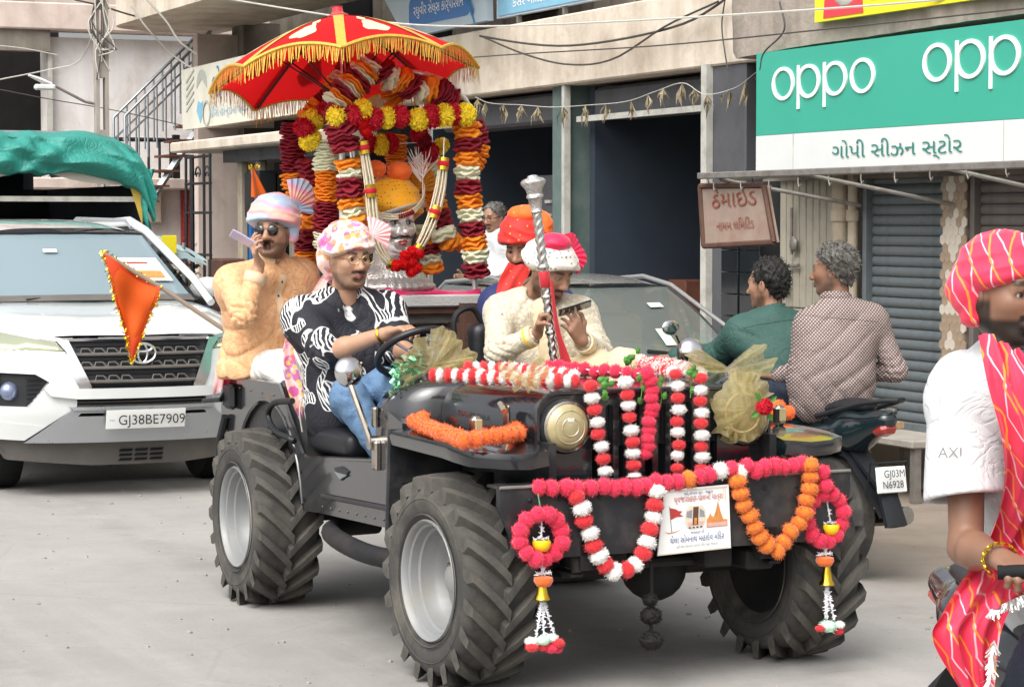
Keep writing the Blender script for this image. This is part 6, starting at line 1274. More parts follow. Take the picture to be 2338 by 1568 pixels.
for a_, b_ in (((.03, .97), (.97, .975)), ((.03, .02), (.97, .03))): pp([(a_[0], a_[1]-.02), (b_[0], b_[1]-.02), b_, a_], 'border', 'poster_pale')
# black tassel under the bumper
c = on(1487, 1285, x=.49); t = thing('tassel', 'black woollen tassel hanging below the bumper beside the poster', 'tassel', c); ends = [on(1487, y, x=.49).z-c.z for y in (1285, 1350, 1368, 1405, 1440, 1462)]
MB().tube([(0, 0, 0), (0, .002, ends[1]), (0, 0, ends[5])], .007, 6).build('cord', K('thread_black'), t)
for zc_, r_ in ((ends[2], .032), (ends[3], .042), (ends[5], .044)): child(pom_mesh('thread_black', 5, .15), 'wool_ball', t, V((rnd(-.004, .004), rnd(-.004, .004), zc_)), r_, V((0, 0, 1)), .85)
# ---------------------------------------------------------------- figure library
def A_(p): return np.array(p, np.float64)
def head_add(s, c, T, sc=1.0, mouth=0.0, ears=True):
    c = A_(c); T_ = np.array(T)
    def w(p): return c+T_@(A_(p)*sc)
    def el(p, r, k, op='u'): s.ell(w(p), A_(r)*sc, T_, k*sc, op)
    def cp(a, b, r0, r1, k, op='u'): s.cap(w(a), w(b), r0*sc, r1*sc, k*sc, op)
    el((-.010, 0, .035), (.098, .076, .086), .02); el((.022, 0, -.035), (.068, .064, .078), .03); el((.060, 0, -.098), (.022, .028, .018), .03)
    for q in (-1, 1):
        cp((-.012, .056*q, -.04), (.048, .026*q, -.094), .022, .018, .03); el((.052, .040*q, -.018), (.030, .026, .024), .03)
    cp((.078, -.036, .024), (.078, .036, .024), .013, .013, .02)
    for q in (-1, 1): el((.097, .032*q, .004), (.020, .018, .012), .014, 's')
    cp((.082, 0, .016), (.106, 0, -.028), .009, .012, .014); el((.107, 0, -.032), (.014, .013, .011), .01)
    for q in (-1, 1): el((.096, .013*q, -.036), (.011, .009, .008), .008)
    for q in (-1, 1):
        cp((.079, .024*q, -.064), (.0915, 0, -.060), .0055, .0075, .006); cp((.079, .024*q, -.068), (.090, 0, -.0745), .0055, .008, .006)
        cp((.080, .020*q, .013), (.086, .034*q, .0145), .0045, .0045, .006); cp((.086, .034*q, .0145), (.076, .048*q, .009), .0045, .004, .006)
    el((.080, 0, -.0855), (.012, .02, .008), .012, 's')
    if mouth: el((.088, 0, -.069), (.03, .018, .012+.008*mouth), .006, 's')
    if ears:
        for q in (-1, 1): el((-.012, .079*q, -.006), (.020, .008, .031), .008); el((-.008, .087*q, -.004), (.010, .006, .016), .006, 's')
def sst(x, a, b): t = np.clip((x-a)/(b-a), 0, 1); return t*t*(3-2*t)
def head_paint(v, col, c, T, sc, skin, beard='none', mouth=0, hairc=(.012, .010, .008), brow=True):
    q = (np.asarray(v)-A_(c))@np.array(T)/sc; x, y, z = q[:, 0], np.abs(q[:, 1]), q[:, 2]
    def put(m, cc, a=1.0):
        m = (np.clip(m, 0, 1)*a)[:, None]; col[:] = col*(1-m)+np.array(cc)*m
    near = ((x > -.13) & (x < .15) & (y < .11) & (z > -.13) & (z < .15)).astype(float)
    front = sst(x, .055, .075)*near
    put(near*sst(x, .06, .08)*np.exp(-((y-.03)/.02)**2-((z+.028)/.025)**2), np.array(skin)*np.array((1.12, .92, .9)), .5)
    lip = front*sst(x, .076, .084)*(1-sst(y, .018, .026))*(1-sst(np.abs(z+.068), .010, .0135))
    if beard != 'none':
        jaw = near*sst(x, -.035, -.01)*sst(-z, .045+0*z, .062)*(1-sst(-z, .17, .2))
        side = near*sst(x, -.03, -.012)*(1-sst(x, .018, .032))*sst(-z, .0, .02)*sst(y, .05, .058)
        mo = front*(1-sst(y, .030, .037))*sst(-z, .0405, .0455)*(1-sst(-z, .0565, .0605))
        amt = {'full': (.95, .9, .95), 'stubble': (.42, .38, .85), 'short': (.62, .5, .9), 'mous': (.18, .1, .95), 'goatee': (.3, .25, .9)}[beard]
        put(jaw, hairc, amt[0]); put(side, hairc, amt[1]); put(mo, hairc, amt[2])
        if beard == 'goatee': put(front*(1-sst(y, .022, .03))*sst(-z, .083, .09), hairc, .9)
    put(lip, (.24, .075, .06), .75)
    if mouth: put(front*(1-sst(y, .012, .018))*(1-sst(np.abs(z+.069), .010+.006*mouth, .014+.006*mouth))*(1-sst(x, .076, .084)), (.02, .006, .006))
    if brow: put(near*sst(x, .05, .06)*sst(y, .010, .015)*(1-sst(y, .048, .055))*(1-sst(np.abs(z-(.0265+.004*np.sin((y-.01)*60))), .004, .0075)), hairc, .85)
def eyes(root, c, T, sc, off, look=(1, 0, 0)):
    T_ = M(T)
    for q in (-1, 1):
        p = V(c)+T_@(V((.0728, .032*q, .0035))*sc); r = .0120*sc; g_ = MB().ell((0, 0, 0), r, 20, 14); d = (T_@V(look)).normalized()
        cols = []
        for v in g_.v:
            k = V(v).normalized().dot(d); cols.append((.008, .006, .005) if k > .965 else (.035, .018, .01) if k > .80 else (.42, .37, .33))
        me = bpy.data.meshes.new('eye'); me.from_pydata([tuple(V(v)+p-V(off)) for v in g_.v], [], g_.f); me.materials.append(K('eye')); me.polygons.foreach_set('use_smooth', [True]*len(me.polygons))
        at = me.color_attributes.new('Col', 'FLOAT_COLOR', 'POINT'); at.data.foreach_set('color', np.c_[np.array(cols), np.ones(len(cols))].astype(np.float32).ravel())
        o = bpy.data.objects.new('eye', me); COL.objects.link(o); o.parent = root
def hand_add(s, w, d, n, thumb, curls=(.35, .35, .4, .45), spread=0.0, sc=1.0, tcurl=.3):
    d = V(d).normalized(); n = V(n); n = (n-d*n.dot(d)).normalized(); l = V(thumb); l = (l-d*l.dot(d)-n*l.dot(n)).normalized(); w = V(w)
    for i, (o_, L) in enumerate(((.030, .070), (.010, .078), (-.011, .072), (-.031, .056))):
        kn = w+(d*(.088-.004*i*(i > 1))+l*o_)*sc; s.cap(w+(d*.012+l*o_*.6)*sc, kn, .015*sc, .0125*sc, .012*sc)
        a = 0; p = kn; f = (d+l*spread*o_*12).normalized(); c_ = curls[i]
        for j, fr in enumerate((.45, .30, .25)):
            a += c_*(1.0 if j == 0 else 1.25); q = p+(f*math.cos(a)+n*math.sin(a))*L*fr*sc; s.cap(p, q, (.0098-.0012*j)*sc, (.0088-.0012*j)*sc, .004*sc); p = q
    p = w+(d*.026+l*.026)*sc
    for j, (L, a) in enumerate(((.044, .15), (.034, tcurl), (.026, tcurl*1.6))):
        q = p+((d*.72+l*(.70-.35*j))*math.cos(a)+n*math.sin(a)).normalized()*L*sc; s.cap(p, q, (.0125-.0015*j)*sc, (.011-.0015*j)*sc, .008*sc); p = q
def limb(a, b, t): return V(a).lerp(V(b), t)
class Fig:
    """one person: joints in the street frame"""
    def __init__(f, label, base, skin, J, h=.0055, beard='short', mouth=0, hs=1.0, group=None, ears=True, hairc=(.012, .010, .008), look=(1, 0, 0), do_eyes=True):
        f.J = {k: (V(v) if not isinstance(v, (list, tuple)) or not hasattr(v[0], '__len__') else [V(q) for q in v]) for k, v in J.items() if k not in ('hands',)}
        f.T = frame(J['hf'], J.get('hu', (0, 0, 1))); f.hs = hs; f.base = V(base); f.c = V(J['head']); j = f.J
        f.root = thing('person', label, 'person', base, group=group)
        pts = [f.c+V((0, 0, .13)), f.c, j['neck'], *j['sh'], *j['el'], *j['wr'], j['pel'], *j['kn'], *j['an']]
        f.lo = [min(p[i] for p in pts)-.24 for i in range(3)]; f.hi = [max(p[i] for p in pts)+.24 for i in range(3)]; f.lo[2] = max(f.lo[2], -.01)
        s = SDF(f.lo, f.hi, h); head_add(s, f.c, f.T, hs, mouth, ears)
        hb = f.c+f.T@(V((-.02, 0, -.05))*hs); s.cap(j['neck'], hb, .060*hs, .056*hs, .03)
        s.cap(j['sh'][0], j['neck'], .05, .055, .03); s.cap(j['sh'][1], j['neck'], .05, .055, .03)
        s.cap(j['neck']+V((0, 0, -.05)), j['pel'], .05, .05, .04)
        for i in (0, 1):
            s.cap(j['sh'][i], j['el'][i], .050, .041, .02); m = limb(j['el'][i], j['wr'][i], .28); s.cap(j['el'][i], m, .041, .043, .02); s.cap(m, j['wr'][i], .043, .027, .02)
            hd = J['hands'][i]
            if hd: hand_add(s, j['wr'][i], *hd[0], **hd[1])
            hip = j['pel'].lerp(j['kn'][i], .12); s.cap(j['pel'], hip, .06, .06, .02); s.cap(hip, j['kn'][i], .06, .048, .02); s.cap(j['kn'][i], j['an'][i], .045, .032, .02); s.ell(j['an'][i]+V(J.get('toe', (.07, 0, 0)))*.9+V((0, 0, -.03)), (.09, .06, .03), None, .02)
        v, F_ = s.mesh(); v = relax(v, F_, 1, .35); col = np.tile(np.array(skin, np.float64), (len(v), 1))
        head_paint(v, col, f.c, f.T, hs, skin, beard, mouth, hairc)
        f.body = smesh(v, F_, 'body', K('skin'), f.root, f.base, col)
        if do_eyes: eyes(f.root, f.c, f.T, hs, f.base, look)
    def hp(f, p): return f.c+f.T@(V(p)*f.hs)
    def put(f, s, name, m_, it=1): v, F_ = s.mesh(); v = relax(v, F_, it, .4); return smesh(v, F_, name, K(m_), f.root, f.base)
    def add(f, mb, name, m_, smooth=60): return mb.build(name, K(m_), f.root, smooth, f.base)
    def torso(f, s, r=.0, belly=.0, k=.11, hem=.10):
        j = f.J; up = (j['neck']-j['pel']).normalized(); side = (j['sh'][0]-j['sh'][1]); side = (side-up*side.dot(up)).normalized(); fw = side.cross(up)
        for i, q in ((0, 1), (1, -1)):
            a = j['sh'][i]+side*(-.062*q)-up*.06; w_ = j['pel'].lerp(j['neck'], .38)+side*.066*q+fw*belly*.4; b = j['pel']+side*.078*q
            s.cap(j['sh'][i]-up*.012, j['neck']-up*.02, .062+r, .066+r, k*.6); s.cap(a, w_, .094+r, .086+r+belly, k); s.cap(w_, b, .086+r+belly, .102+r, k); s.cap(b, b-up*hem, .102+r, .10+r, k)
        return up, side, fw
    def sleeve(f, s, i, t=1.0, r=.016, k=.03, r1=None):
        """t up to 1 covers the upper arm, up to 2 the forearm"""
        j = f.J; e = j['sh'][i].lerp(j['el'][i], min(t, 1)); m_ = j['sh'][i].lerp(e, .3); re = (.048 if t > .9 else .056)+r; rm = .060+r+(re-.060-r)*.3
        s.cap(j['sh'][i], m_, .060+r, rm, k); s.cap(m_, e, rm, re, .010)
        if t > 1: s.cap(e, j['el'][i].lerp(j['wr'][i], t-1), re, (r1 or .034+r), .010)
    def folds(f, seed, ring=.006, fall=.005, diag=.005):
        """rings round elbows and armpits, hanging folds on the trunk, diagonal pulls"""
        j = f.J; up, side, fw = (A_(q) for q in f.axes()); g = np.random.RandomState(seed)
        segs = [(A_(j['sh'][i]), A_(j['el'][i])) for i in (0, 1)]+[(A_(j['el'][i]), A_(j['wr'][i])) for i in (0, 1)]; pel, nk = A_(j['pel']), A_(j['neck']); H = np.linalg.norm(nk-pel)
        def fn(P):
            o = np.zeros(len(P)); near = np.full(len(P), 9.0)
            for n_, (a, b) in enumerate(segs):
                e = b-a; L = np.linalg.norm(e); e = e/L; r = P-a; s_ = r@e; q = r-s_[:, None]*e; dist = np.sqrt((q**2).sum(1)+np.maximum(0, s_-L)**2+np.maximum(0, -s_)**2); near = np.minimum(near, dist)
                x = np.cross(e, [.3, .2, .9]); x /= np.linalg.norm(x); y = np.cross(e, x); an = np.arctan2(q@y, q@x)
                el_ = np.exp(-((s_-(L if n_ < 2 else 0))/.09)**2)+.45*np.exp(-((s_-(.05 if n_ < 2 else L))/.07)**2)
                ph = s_/.021+1.3*np.sin(an+g.rand()*6)+.8*np.sin(2*an+g.rand()*6)+1.5*waves(P, seed+n_, 14, 3); w = (1-np.abs(np.sin(ph*.5*3.14)))**2
                o += ring*(w-.3)*el_*np.clip((.10-dist)/.03, 0, 1)
            r = P-pel; z = (r@up)/H; an = np.arctan2(r@fw, r@side); wt = np.clip((near-.085)/.03, 0, 1)
            low = np.clip(1.05-z, 0, 1)**1.5; w = (1-np.abs(np.sin(an*3.5+1.4*np.sin(z*5+seed)+1.2*waves(P, seed+9, 9, 3))))**2.2; o += wt*low*fall*(w-.25)
            for sg in (1, -1):
                ph = (r@side)*sg*20+z*H*26+1.2*waves(P, seed+11+sg, 8, 3); w = (1-np.abs(np.sin(ph)))**2.4; m = np.clip(waves(P, seed+15+sg, 7, 3)*1.6+.1, 0, 1); o += wt*diag*m*(w-.2)
            return o
        return fn
    def neckcut(f, s, r=.062, vdeep=0.0):
        j = f.J; ax_ = (f.c-j['neck']).normalized(); s.cap(j['neck']+ax_*.02, j['neck']+ax_*.2, r, r, .012, 's')
        if vdeep:
            up, side, fw = f.axes(); p = j['neck']+fw*.085+up*.02; q = j['neck']+fw*.13-up*vdeep; s.cap(p, q, .05, .004, .01, 's')
    def axes(f):
        j = f.J; up = (j['neck']-j['pel']).normalized(); side = (j['sh'][0]-j['sh'][1]); side = (side-up*side.dot(up)).normalized(); return up, side, side.cross(up)
    def collar(f, m_, r=.066, hgt=.04, open_=.5, name='collar'):
        up, side, fw = f.axes(); c = f.J['neck']+(f.c-f.J['neck']).normalized()*.035-fw*.004; q = MB(); ax_ = (f.c-f.J['neck']).normalized()
        s2 = side; f2 = (s2.cross(ax_)).normalized()
        q.grid(lambda u, v: c+(s2*math.sin((u-.5)*2*(math.pi-open_))-f2*math.cos((u-.5)*2*(math.pi-open_)))*(r+.012*(v if v < .5 else 1-v)*2+.004*v)+ax_*(hgt*(v if v < .5 else 1-v)*2-.012*(v > .5)-.004)*(1-.3*abs(u-.5)*2), 28, 4); return f.add(q, name, m_, 180)
    def seam(f, o, pairs, m_, r=.0022, name='seam'):
        """stitched line pressed on a garment: rays from outside points towards inside points"""
        from mathutils.bvhtree import BVHTree
        t = BVHTree.FromPolygons([v.co for v in o.data.vertices], [tuple(p.vertices) for p in o.data.polygons]); P = []
        for a, b in pairs:
            h = t.ray_cast(V(a)-f.base, (V(b)-V(a)).normalized(), 2.0)
            if h[0]: P.append(h[0]+h[1]*.0005)
        if len(P) > 2: MB().tube(P, r, 5).build(name, K(m_), f.root, 60)
        return P
    def placket(f, o, m_, t0, t1, buttons=3, sidev=0.0, w=.018, band=None):
        up, side, fw = f.axes(); pr = []
        for q in (-1, 1): f.seam(o, [(f.J['neck'].lerp(f.J['pel'], t)+fw*.5+side*(sidev+w*q), f.J['neck'].lerp(f.J['pel'], t)+side*(sidev+w*q)) for t in [t0+(t1-t0)*i/24 for i in range(25)]], m_)
        from mathutils.bvhtree import BVHTree
        bt_ = BVHTree.FromPolygons([v.co for v in o.data.vertices], [tuple(p.vertices) for p in o.data.polygons]); vs_ = []; n = 0
        if band:
            for i in range(31):
                c = f.J['neck'].lerp(f.J['pel'], t0+(t1-t0)*i/30); row = []
                for q in (-1, -.33, .33, 1):
                    a = c+fw*.5+side*(sidev+w*q); h = bt_.ray_cast(a-f.base, -fw, 2.0)
                    if h[0]: row.append(h[0]+fw*.004)
                if len(row) == 4: vs_ += row; n += 1
            if n > 2: MB().add(vs_, [(i*4+j, i*4+j+1, i*4+j+5, i*4+j+4) for i in range(n-1) for j in range(3)]).build('placket', K(band), f.root, 60)
        P = f.seam(o, [(f.J['neck'].lerp(f.J['pel'], t)+fw*.5+side*sidev, f.J['neck'].lerp(f.J['pel'], t)+side*sidev) for t in [t0+(t1-t0)*(i+.5)/buttons for i in range(buttons)]], m_, .0001, 'thread')
        for p in P: MB().ell(p+fw*.004, (.006, .006, .006), 8, 6).build('button', K('wood_brown' if band else 'bead_cream'), f.root, 60)
    def yoke(f, o, m_, t=.14, back=True):
        up, side, fw = f.axes(); d = -1 if back else 1; c = f.J['neck'].lerp(f.J['pel'], t)
        f.seam(o, [(c+fw*.5*d+side*x, c+side*x) for x in [-.19+.38*i/30 for i in range(31)]], m_)
        c0 = f.J['neck'].lerp(f.J['pel'], t); f.seam(o, [(f.J['neck'].lerp(f.J['pel'], q)+fw*.5*d, f.J['neck'].lerp(f.J['pel'], q)) for q in [t+.02+.8*i/24 for i in range(25)]], m_, .0015)
    def cuff(f, i, t, r, m_):
        j = f.J; p = j['el'][i].lerp(j['wr'][i], t) if t <= 1 else j['wr'][i]; d = (j['wr'][i]-j['el'][i]).normalized(); f.add(MB().lathe([(r-.006, -.03), (r, -.026), (r+.002, 0), (r, .02), (r-.008, .022)], 24, M.Translation(p) @ frame(d, (.2, .3, .9)).to_4x4() @ M.Rotation(math.pi/2, 4, 'Y')), 'cuff', m_)
    def legs(f, name, m_, r=.0, seed=1, h=.009, toe=None):
        j = f.J; s = SDF(f.lo, f.hi, h)
        for i in (0, 1):
            hip = j['pel'].lerp(j['kn'][i], .15); s.cap(j['pel'], hip, .105+r, .10+r, .04); s.cap(hip, j['kn'][i], .092+r, .070+r, .03); s.cap(j['kn'][i], j['an'][i]+V((0, 0, .03)), .070+r, .055+r, .03)
        s.disp(lambda P: .006*waves(P, seed, 38, 5, 1.2, True)+.004*waves(P, seed+5, 80, 4, 1)); o = f.put(s, name, m_); 
        t = V(toe or (.10, 0, 0))
        for i in (0, 1):
            s2 = SDF([q-.2 for q in j['an'][i]], [q+.2 for q in j['an'][i]], .012); p = j['an'][i]+V((0, 0, -.045)); s2.cap(p-t*.35, p+t*1.3, .042, .04, .02, fl=((0, 0, 1), 1.25)); f.put(s2, 'shoe', 'shoe')
        return o
    def turban(f, name, m_, rx=.125, ry=.108, rz=.09, up=.062, tilt=0.0, seed=0, nrot=6, brim=.008, twist=2.2, h=.0045, amp=.008, back=-.018):
        """wound cloth around the head with slanting folds"""
        s = SDF([q-.26 for q in f.c], [q+.30 for q in f.c], h); T = f.T @ M.Rotation(tilt, 3, 'X'); c = f.c+T@(V((back, 0, up))*f.hs)
        s.ell(c, (rx*f.hs, ry*f.hs, rz*f.hs), np.array(T), .01); cb = f.c+T@(V((back+.004, 0, up-.022))*f.hs); s.ell(cb, ((rx+brim)*f.hs, (ry+brim)*f.hs, .038*f.hs), np.array(T), .03)
        cut = f.c+T@(V((.07, 0, .036))*f.hs); n_ = T@V((.42, 0, -1)); s.half(cut, n_, .012)
        s.half(f.c+T@(V((0, 0, -.03))*f.hs), T@V((0, 0, -1)), .02)
        Tn = np.array(T)
        def fold(P):
            q = (P-A_(c))@Tn/f.hs; a = np.arctan2(q[:, 1], q[:, 0]); z = q[:, 2]; t = z*nrot*13+twist*np.sin(a*1.0+seed)+.7*np.sin(2*a+seed*2)+.4*waves(q, seed, 40, 4)
            return amp*(np.abs(np.sin(t))**.7-.7)+.0025*waves(q, seed+3, 90, 4)
        s.disp(fold); return f.put(s, name, m_, 0)
    def fan(f, c, axis, n, L, W, m_, seed=0, pleats=9, name='turban_fan', depth=.005):
        """pleated cockade: c base, axis pointing out, n facing"""
        a = V(axis).normalized(); n = V(n); n = (n-a*n.dot(a)).normalized(); s_ = a.cross(n)
        def g_(u, v):
            t = (u-.5)*2*W; r = L*(.08+.92*v); return V(c)+(a*math.cos(t)+s_*math.sin(t))*r*(1+.05*math.sin(5*t+seed)*v)+n*(depth*v*(1 if int(round(u*pleats*2)) % 2 else -1)+.012*v*math.sin(3*t+seed))
        o = f.add(MB().grid(g_, pleats*2, 8), name, m_, 50); return o
def drape(left, right, nu, nv, fold, seed, thick=0, freq=14):
    """hanging cloth between two edge polylines, folded along its length"""
    A, B = resample(spline(left, 40), 1e-9+sum((V(b)-V(a)).length for a, b in zip(left, left[1:]))/nv), resample(spline(right, 40), 1e-9+sum((V(b)-V(a)).length for a, b in zip(right, right[1:]))/nv)
    g_ = np.random.RandomState(seed).rand(6)*6.28
    def at(L, v): t = v*(len(L)-1); i = min(int(t), len(L)-2); return L[i].lerp(L[i+1], t-i)
    def fn(u, v):
        a, b = at(A, v), at(B, v); p = a.lerp(b, u); s_ = (b-a); t = (at(A, min(1, v+.05))+at(B, min(1, v+.05))-at(A, max(0, v-.05))-at(B, max(0, v-.05))); n = s_.cross(t); n = n.normalized() if n.length > 1e-9 else V((1, 0, 0))
        return p+n*fold*(math.sin(u*freq+g_[0]+2*math.sin(3*v+g_[1]))+.5*math.sin(u*freq*1.9+g_[2]+4*v)+.4*math.sin(9*v+g_[3]+3*u))
    return MB().grid(fn, nu, nv)
# ---------------------------------------------------------------- palanquin, idol, parasol
PX0, PX1, PHW, PZ = -2.85, -2.2, .34, 1.40
PA = thing('palanquin', 'white edged palanquin platform with flower-covered arch frame on the jeep', 'palanquin', (-2.5, 0, 1.0)); pao = V((-2.5, 0, 1.0))
def pa(mb, name, m_, sm=35): return mb.build(name, K(m_), PA, sm, pao)
pa(MB().box((-2.525, 0, PZ-.03), (.70, .74, .06), bev=.008), 'platform', 'white_metal'); pa(MB().box((-2.525, 0, PZ-.075), (.66, .70, .03)), 'platform_base', 'wood_brown')
for x in (-2.3, -2.75): pa(MB().box((x, .05, PZ-.115), (.06, 1.15, .055), bev=.006), 'cross_pole', 'trim_pale')
for y in (-.25, .25): pa(MB().box((-2.52, y, PZ-.17), (1.0, .06, .07)), 'bearer', 'wood_brown'); pa(MB().box((-2.1, y, 1.0), (.07, .07, .72)), 'support', 'wood_brown'); pa(MB().box((-2.75, y, 1.0), (.07, .07, .72)), 'support', 'wood_brown')
for x in (PX0+.05, PX1-.03):
    for s_ in (-1, 1): pa(MB().cyl((x, s_*PHW, PZ), (x, s_*PHW, 2.22), .014), 'post', 'silver')
for s_ in (-1, 1): pa(MB().tube([(PX0+.05, s_*PHW, 2.22), (PX1-.03, s_*PHW, 2.22)], .012, 8), 'top_rail', 'silver')
for x in (PX0+.05, PX1-.03): pa(MB().tube([(x, PHW*math.cos(t), 2.2+.26*math.sin(t)) for t in [math.pi*i/12 for i in range(13)]], .012, 8), 'arch', 'silver')
# magenta cloth over the platform
def mg(u, v):
    y = -.36+.72*u; t = v*.5; x = PX1-.36+t if t < .36 else PX1+.004+.006*math.sin(30*u); z = PZ+.012+.014*math.sin(14*u+9*v)*math.sin(5*u+4*v)+.035*math.exp(-((u-.5)/.3)**2)*(1-v)
    if t >= .36: z = PZ+.006-(t-.36)*(.2+.12*math.sin(9*u)+.06*math.sin(23*u))
    return V((x+.01*math.sin(17*u+6*v), y, z))
q = MB().grid(mg, 50, 26); single(q, 'cloth', K('cloth_magenta'), 'magenta satin cloth spread on the palanquin platform', 'cloth', (-2.35, 0, PZ), smooth=180)
# silver idol
IC = on(893, 512, x=-2.38); IT = frame((1, .12, .02)); HSC = 1.32
ID = thing('silver_idol', 'polished silver bust with moustache and saffron turban inside the palanquin', 'idol', (IC.x, IC.y, PZ)); io = V((IC.x, IC.y, PZ))
s = SDF([q-.30 for q in IC], [q+.30 for q in IC], .0055); head_add(s, IC, IT, HSC, 0); s.cap(IC+V((-.02, 0, -.10)), IC+V((-.02, 0, -.25)), .078, .084, .03)
v, F_ = s.mesh(); v = relax(v, F_, 2, .4); smesh(v, F_, 'head', K('silver'), ID, io)
s = SDF([IC.x-.25, IC.y-.28, PZ-.02], [IC.x+.25, IC.y+.28, IC.z-.02], .007); s.ell((IC.x-.02, IC.y, IC.z-.25), (.11, .18, .05), None, .03).cap(IC+V((-.02, 0, -.2)), IC+V((-.02, 0, -.25)), .08, .085, .04).ell((IC.x, IC.y, PZ+.035), (.17, .22, .05), None, .03)
s.disp(lambda P: .002*np.sin(np.arctan2(P[:, 1]-IC.y, P[:, 0]-IC.x)*26)*(P[:, 2] < IC.z-.2)+.003*waves(P, 3, 120, 5)); v, F_ = s.mesh(); smesh(v, F_, 'bust_base', K('silver_chased'), ID, io)
def ih(p): return IC+IT@(V(p)*HSC)
mu = MB()
for q_ in (-1, 1): mu.tube(spline([ih((.104, .0, -.046)), ih((.100, .018*q_, -.046)), ih((.090, .032*q_, -.052)), ih((.082, .042*q_, -.048)), ih((.078, .050*q_, -.036))], 10), [.0035, .0045, .005, .0055, .005, .0045, .004, .0035, .003, .002, .001], 6)
mu.build('moustache', K('iron_black'), ID, 60, io)
for q_ in (-1, 1):
    MB().tube(spline([ih((.091, .012*q_, .026)), ih((.092, .03*q_, .033)), ih((.08, .05*q_, .026))], 8), .0025, 5).build('eyebrow', K('iron_black'), ID, 60, io)
    MB().ell(ih((.077, .032*q_, .004)), (.012, .015, .007), 12, 8, IT).build('eye', K('plate_white'), ID, 60, io); MB().ell(ih((.0865, .030*q_, .004)), (.004, .006, .006), 10, 6, IT).build('pupil', K('iron_black'), ID, 60, io); MB().tube(spline([ih((.087, .016*q_, .006)), ih((.091, .032*q_, .011)), ih((.081, .049*q_, .006))], 8), .0018, 5).build('eyelid', K('iron_black'), ID, 60, io)
lp = MB().tube(spline([ih((.084, -.022, -.0665)), ih((.098, -.008, -.062)), ih((.098, .008, -.062)), ih((.084, .022, -.0665))], 10), [.002, .004, .0055, .006, .006, .0055, .006, .006, .0055, .004, .002], 6); lp.tube(spline([ih((.083, -.02, -.068)), ih((.096, 0, -.074)), ih((.083, .02, -.068))], 10), [.002, .004, .006, .007, .0075, .0075, .0075, .007, .006, .004, .002], 6); lp.build('lips', K('lamp_red'), ID, 60, io)
class _H: pass
def cloth_turban(c, T, sc, m_, par, off, name='turban', **k):
    f = Fig.__new__(Fig); f.c = V(c); f.T = T; f.hs = sc; f.root = par; f.base = V(off); return f, f.turban(name, m_, **k)
tf, _t = cloth_turban(IC, IT, HSC, 'turban_saffron', ID, io, rx=.114, ry=.110, rz=.098, up=.083, tilt=-.12, seed=3, amp=.006)
band = MB().tube([ih((.118*math.cos(a)-.015, .128*math.sin(a), .028+.055*math.sin(a)*.55+.03*math.cos(a))) for a in [R(-120+240*i/30) for i in range(31)]], .017, 8, flat=.5); band.build('turban_band', K('white_metal'), ID, 60, io)
for k in range(3): MB().tube([ih((.135*math.cos(a)-.01, .125*math.sin(a), .085-.06*math.cos(a*1.3)+.045*math.sin(a)+.008*k)) for a in [R(-75+150*i/20) for i in range(21)]], .0045, 6).build('bead_string', K('bead_cream'), ID, 60, io)
for k in range(7): MB().tube([ih((.137*math.cos(a)-.008, .125*math.sin(a), .094-.06*math.cos(a*1.3)+.045*math.sin(a))) for a in (R(-16+4*k), R(-14+4*k))], .012, 8).build('bead_clasp', K('ruf_maroon'), ID, 60, io)
fe = MB(); base_ = ih((.06, .10, .13))
for k in range(26):
    a = rnd(-.6, .6); p = base_+V((0, .02*a, .03+.10*k/26)); fe.tube([p, p+V((rnd(-.02, .02), .05*math.sin(a*2), .04)), p+V((rnd(-.02, .02), .08*math.sin(a*2), .07+.02*rnd(0, 1)))], [.003, .002, .0008], 4)
fe.tube([base_+V((0, 0, -.08)), base_, base_+V((0, 0, .16))], .003, 5); fe.build('feather', K('feather'), ID, 0, io)
tf.fan(ih((-.02, .10, .12)), (-.1, .55, .75), (1, 0, 0), .15, .9, 'turban_saffron', 2, 10, 'turban_fan', .014)
for p, r_ in ((ih((.02, -.07, .20)), .05), (ih((.03, .02, .19)), .058)):
    s = SDF([q-.1 for q in p], [q+.1 for q in p], .006); s.ell(p, (r_, r_, r_*.8)); s.disp(lambda P: .006*waves(P, 4, 60, 4, 1, True)); v, F_ = s.mesh(); smesh(v, F_, 'turban_puff', K('turban_orange'), ID, io)
# ruffled garlands
random.seed(17)
def frills(P, r, m, seed):
    """stack of soft puffed frills along the short path P"""
    g_ = np.random.RandomState(seed); q = MB(); n = 40; d = (P[-1]-P[0]); L = d.length; Rm = frame(d, (.31, .17, .9))
    q.tube(P, r*.5, 10)
    for k in range(m):
        t = (k+.5)/m; c = P[0].lerp(P[-1], t); ph = g_.rand(4)*6.28; rr_ = r*(.92+.14*g_.rand()); nl = 2+g_.randint(3); pt = L/m
        c = c+Rm@V((0, (g_.rand()-.5)*.12*r, (g_.rand()-.5)*.12*r))
        def fn(u, v):
            a = 2*math.pi*u; b = math.pi*v; lip = math.sin(b)**.6; w = rr_*(.42+.58*lip)*(1+.05*math.sin(nl*a+ph[0])+.045*math.sin(7*a+ph[1])*lip+.02*math.sin(17*a+ph[3])); z = pt*(.78*(v-.5)*1.5+lip*(.30*math.sin(nl*a+ph[2])+.22*math.sin(6*a+ph[1])+.12*math.sin(11*a+ph[3])))
            return c+Rm@V((z, w*math.cos(a), w*math.sin(a)))
        q.grid(fn, n, 7, cu=True)
    return q
KC = {'m': 'ruf_maroon', 'o': 'ruf_orange', 'c': 'ruf_cream', 'r': 'ruf_red'}
